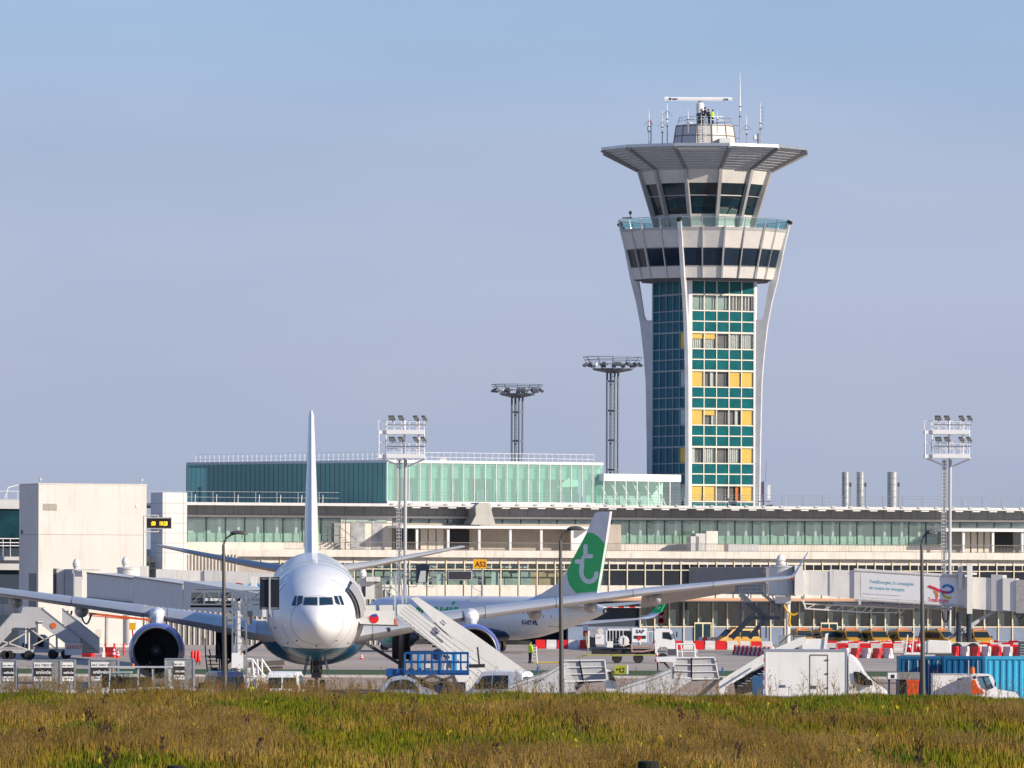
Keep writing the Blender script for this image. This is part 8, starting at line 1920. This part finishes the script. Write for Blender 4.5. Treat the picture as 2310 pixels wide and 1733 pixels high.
p = P(1604, 1305, TD); person((p.x, TD-.7, zd_), R(70), {'arms': [((.22, 0, 1.42), (.28, .12, 1.2), (.2, .35, 1.3)), ((-.22, 0, 1.42), (-.28, .12, 1.2), (-.2, .35, 1.3))]}, 'person in a yellow high visibility jacket on the tower roof', HIVIS, NAVYC, ht=1.72)
p = PZ(1196, 577, 0); person((p.x, 577, 0), R(-60), {}, 'ground worker in a yellow vest standing at a small ladder under the narrow airliner tail', HIVIS, NAVYC, ht=1.75)
p = PZ(567, 356, 0); person((p.x, 356, 0), R(180), {}, 'worker in a yellow vest half hidden by the grass below the docking gantry', HIVIS, NAVYC, ht=1.62)
p = PZ(1206, 577.5, 0); r = root('step_ladder', 'small white step ladder under the tail of the narrow airliner', 'ladder', p); m = M()
for dx in (-.25, .22):
    m.bar(p+V((dx, 0, 0)), p+V((dx*.6, .3, 1.35)), .05, .05); m.bar(p+V((dx, .7, 0)), p+V((dx*.6, .35, 1.35)), .04, .04)
for i in range(5): z_ = .25*(i+1); m.box(p.x-.22, p.x+.2, p.y+.05*(i+1), p.y+.05*(i+1)+.12, z_, z_+.03)
m.build('frame', WHITE2, r)
# ================================================================= GRASS BANK AND VEGETATION
rng = np.random.default_rng(5)
def bank_z(x, y):
    x = np.asarray(x, float); y = np.asarray(y, float)
    base = 1.76+.05*np.sin(x*.45+.7)+.035*np.sin(x*1.3+y*.11)+.03*np.sin(y*.21+x*.07)-.0035*x+.035*np.sin(x*.93+2)*np.sin(x*.31)+.022*np.sin(x*2.9+y*.3)
    fall = np.clip((y-302)/28, 0, 1); near = np.clip((150-y)/120, 0, 1)
    return base*(1-fall*fall*(3-2*fall))+near*.0
xs = np.linspace(-60, 60, 161); ys = np.concatenate([np.linspace(-60, 140, 20), np.linspace(146, 300, 78), np.linspace(302, 334, 14)])
X, Y = np.meshgrid(xs, ys); Z = bank_z(X, Y)
vs = np.stack([X.ravel(), Y.ravel(), Z.ravel()], 1); nx = len(xs)
fs = [(j*nx+i, j*nx+i+1, (j+1)*nx+i+1, (j+1)*nx+i) for j in range(len(ys)-1) for i in range(nx-1)]
def patchy(name, cols, rough=.9, scale=.25):
    m = bpy.data.materials.new(name); m.use_nodes = True; t = m.node_tree; b = t.nodes['Principled BSDF']; b.inputs['Roughness'].default_value = rough; b.inputs['Specular IOR Level'].default_value = .2
    g = nd(t, 'ShaderNodeNewGeometry'); mpn = nd(t, 'ShaderNodeMapping'); mpn.inputs['Scale'].default_value = (1, .12, 1)
    n = nd(t, 'ShaderNodeTexNoise', Scale=scale, Detail=7.0, Roughness=.72); r = nd(t, 'ShaderNodeValToRGB')
    t.links.new(g.outputs['Position'], mpn.inputs[0]); t.links.new(mpn.outputs[0], n.inputs['Vector']); t.links.new(n.outputs['Fac'], r.inputs['Fac'])
    while len(r.color_ramp.elements) < len(cols): r.color_ramp.elements.new(.5)
    for e, (p, c) in zip(r.color_ramp.elements, cols): e.position = p; e.color = (*c, 1)
    t.links.new(r.outputs['Color'], b.inputs['Base Color']); return m
soil = patchy('bank_soil', [(.35, (.03, .04, .008)), (.65, (.075, .06, .02))])
m = M(); m.v = [tuple(v) for v in vs]; m.f = fs; m.m = [0]*len(fs); m.build('grass_bank', soil, kind='structure')
GR1 = patchy('grass_green', [(.36, (.06, .098, .002)), (.5, (.14, .145, .004)), (.64, (.26, .19, .012))], scale=.35)
GR2 = patchy('grass_olive', [(.36, (.13, .09, .010)), (.5, (.24, .145, .025)), (.66, (.37, .23, .07))], scale=.3)
GR3 = patchy('dry_stem_brown', [(.4, (.12, .078, .022)), (.6, (.25, .165, .055))], scale=.6)
GR4 = patchy('bright_grass', [(.4, (.05, .115, .005)), (.6, (.13, .18, .010))], scale=.5)
def blades(name, n, ylo, yhi, h0, h1, w0, mt, label, seed, mask=None, lean=.35, split=1.0):
    rg_ = np.random.default_rng(seed); N_ = n; X = []; Yl = []
    y = np.sqrt(rg_.uniform(ylo**2, yhi**2, N_)); x = rg_.uniform(-1, 1, N_)*y*.092
    if mask is not None: k = rg_.uniform(0, 1, N_) < mask(x, y); x, y = x[k], y[k]
    n = len(x); z = bank_z(x, y)-.03
    cl_ = .5+.5*np.sin(x*1.7+np.sin(y*.5)*2)*np.sin(y*.33+x*.4)
    h = rg_.uniform(h0, h1, n)*(.65+.6*cl_); a = rg_.uniform(0, 2*np.pi, n); l = rg_.uniform(.0, lean, n)*h; wd = rg_.uniform(.6, 1.3, n)*w0
    ca, sa = np.cos(a), np.sin(a); f = rg_.uniform(0, 2*np.pi, n); dx, dy = np.cos(f)*l, np.sin(f)*l
    P0 = np.stack([x-ca*wd/2, y-sa*wd/2, z], 1); P1 = np.stack([x+ca*wd/2, y+sa*wd/2, z], 1)
    P2 = np.stack([x+ca*wd*.35+dx*.4, y+sa*wd*.35+dy*.4, z+h*.6], 1); P3 = np.stack([x-ca*wd*.35+dx*.4, y-sa*wd*.35+dy*.4, z+h*.6], 1); P4 = np.stack([x+dx, y+dy, z+h*np.sqrt(np.maximum(.2, 1-(l/h)**2*.5))], 1)
    vv = np.stack([P0, P1, P2, P3, P4], 1).reshape(-1, 3); base = np.arange(n)*5
    me = bpy.data.meshes.new(name); me.vertices.add(n*5); me.vertices.foreach_set('co', vv.ravel())
    q = np.stack([base, base+1, base+2, base+3], 1); t = np.stack([base+3, base+2, base+4], 1)
    lp = np.concatenate([q.ravel(), t.ravel()]); me.loops.add(len(lp)); me.loops.foreach_set('vertex_index', lp.astype(np.int32))
    st = np.concatenate([np.arange(n)*4, n*4+np.arange(n)*3]); me.polygons.add(2*n); me.polygons.foreach_set('loop_start', st.astype(np.int32)); me.polygons.foreach_set('loop_total', np.concatenate([np.full(n, 4), np.full(n, 3)]).astype(np.int32))
    me.update(calc_edges=True); me.materials.append(mt); ob = bpy.data.objects.new(name, me); COL.objects.link(ob)
    ob['label'] = label; ob['category'] = 'grass'; ob['kind'] = 'stuff'; return ob
pn = lambda x, y, s: .5+.5*np.sin(x*.9*s+np.sin(y*.13*s+1.3)*2.2)*np.cos(y*.085*s+x*.33*s)
def brown(x, y):                        # where the sward has dried out: broad drifts across the bank
    n = np.sin(x*.34+1.3*np.sin(y*.075+.6))+.7*np.sin(x*.81+y*.06+2.1)+.55*np.sin(y*.17+x*.23)+.35*np.sin(x*1.9+y*.21)
    zone = np.interp(y, [172, 200, 216, 226, 236, 246, 262, 272, 290, 310], [.62, .60, .45, .10, .30, .75, .55, .12, -.12, -.2])
    return np.clip(.55*zone+.30+.36*n, 0, 1)**1.3
blades('grass', 320000, 172, 306, .14, .34, .035, GR1, 'green and yellow grass covering the near bank', 1, lambda x, y: 1-.80*brown(x, y))
blades('dry_grass', 210000, 172, 300, .22, .50, .03, GR2, 'dry olive brown grass in patches on the near bank', 2, lambda x, y: np.clip(brown(x, y)*1.3, .03, 1))
blades('ridge_grass', 112000, 255, 309, .16, .32, .035, GR4, 'bright green grass along the top of the bank', 3, lambda x, y: np.clip((y-262)/40, 0, 1)*.8+.1)
blades('tall_clumps', 14000, 200, 308, .35, .72, .03, GR1, 'taller dark green tussocks standing out of the grass', 9, lambda x, y: (pn(x*1.7+4, y*2.1, 1.4) > .90)*1.0, lean=.5)
# tall dry weeds: branching stalks
def weeds(name, n, ylo, yhi, h0, h1, mt, label, seed, mask=None, r0=.009, heads=False, nb=5):
    rg_ = random.Random(seed); V_ = []; F_ = []
    def seg_(p, q, r_):
        dx = (r_, 0, 0); b_ = len(V_)
        V_.extend([(p[0]-r_, p[1], p[2]), (p[0]+r_, p[1], p[2]), (q[0]+r_*.5, q[1], q[2]), (q[0]-r_*.5, q[1], q[2])]); F_.append((b_, b_+1, b_+2, b_+3))
    for _ in range(n):
        y = rg_.uniform(ylo, yhi); x = rg_.uniform(-1, 1)*y*.0745
        if mask and rg_.random() > mask(x, y): continue
        z = float(bank_z(x, y)); h = rg_.uniform(h0, h1); lx = rg_.uniform(-.22, .22)*h; top_ = (x+lx, y+rg_.uniform(-.1, .1), z+h); seg_((x, y, z), top_, r0)
        for i in range(nb):
            u = rg_.uniform(.3, .95); s_ = (x+lx*u, y, z+h*u); l = rg_.uniform(.1, .3)*h*(1.2-u*.6); e = (s_[0]+rg_.choice((-1, 1))*l*rg_.uniform(.3, .8), s_[1]+rg_.uniform(-.1, .1), s_[2]+l); seg_(s_, e, r0*.65)
            if heads or rg_.random() < .5:
                hs = rg_.uniform(.02, .04)*(1.7 if heads else 1); b_ = len(V_); V_.extend([(e[0]-hs*.6, e[1], e[2]), (e[0], e[1], e[2]-hs*1.2), (e[0]+hs*.6, e[1], e[2]), (e[0], e[1], e[2]+hs)]); F_.append((b_, b_+1, b_+2, b_+3))
    m = M(); m.v = V_; m.f = F_; m.m = [0]*len(F_); return m.build(name, mt, label=label, cat='weeds', kind='stuff')
PXM = lambda x, y: 1155+x/y*F
weeds('tall_weeds', 3000, 284, 309, .40, .95, GR3, 'tall reddish brown weeds fringing the left half of the bank top', 11, lambda x, y: (.62 if PXM(x, y) < 840 else .36) if PXM(x, y) < 1060 else (.22 if PXM(x, y) < 1250 else .05), nb=6)
weeds('sparse_weeds', 330, 288, 309, .6, 1.4, GR3, 'thin twiggy stalks rising above the bank edge', 12, nb=7, r0=.007)
weeds('meadow_weeds', 7500, 180, 275, .30, .70, GR3, 'scattered brown weed stalks across the near bank', 13, lambda x, y: float(np.clip(brown(x, y)*1.5-.35, .01, 1)), nb=5, r0=.010)
weeds('brown_patches', 3600, 178, 262, .22, .5, GR3, 'reddish brown patches of dry stalks across the lower bank', 21, lambda x, y: 1.0 if brown(x, y) > .55 else .01, nb=6, r0=.012)
weeds('dock_weeds', 200, 180, 262, .5, .8, mat('dock_dark_brown', (.05, .02, .012), .9), 'clumps of dark seed headed dock plants on the bank', 14, lambda x, y: .9 if pn(x*2.2+5, y*2, 1) > .78 else .03, nb=10, r0=.014, heads=True)
weeds('yellow_flowers', 60, 176, 285, .22, .36, mat('flower_yellow', (.62, .50, .03), .7), 'tiny yellow flower heads dotted in the grass', 15, nb=3, r0=.004, heads=True)

for px, wpx, yt, lab in ((1463, 52, 1717, 'dark rounded stump at the very bottom edge of the picture, right of the middle'), (398, 46, 1727, 'dark stump barely showing at the bottom edge at the left')):
    a = P(px-wpx/2, yt, 174); b_ = P(px+wpx/2, yt, 174); zb_ = float(bank_z(a.x, 174))-.05
    m = M(); m.lathe([((b_.x-a.x)/2*.98, 0), ((b_.x-a.x)/2, .1), ((b_.x-a.x)/2*.94, a.z-zb_-.04), ((b_.x-a.x)/2*.8, a.z-zb_), (0, a.z-zb_+.01)], ((a.x+b_.x)/2, 174, zb_), 14)
    m.build('dark_lump', mat('lump_dark', (.012, .014, .008), .9), label=lab, cat='lump')  # unidentified dark object, given a plain rounded form
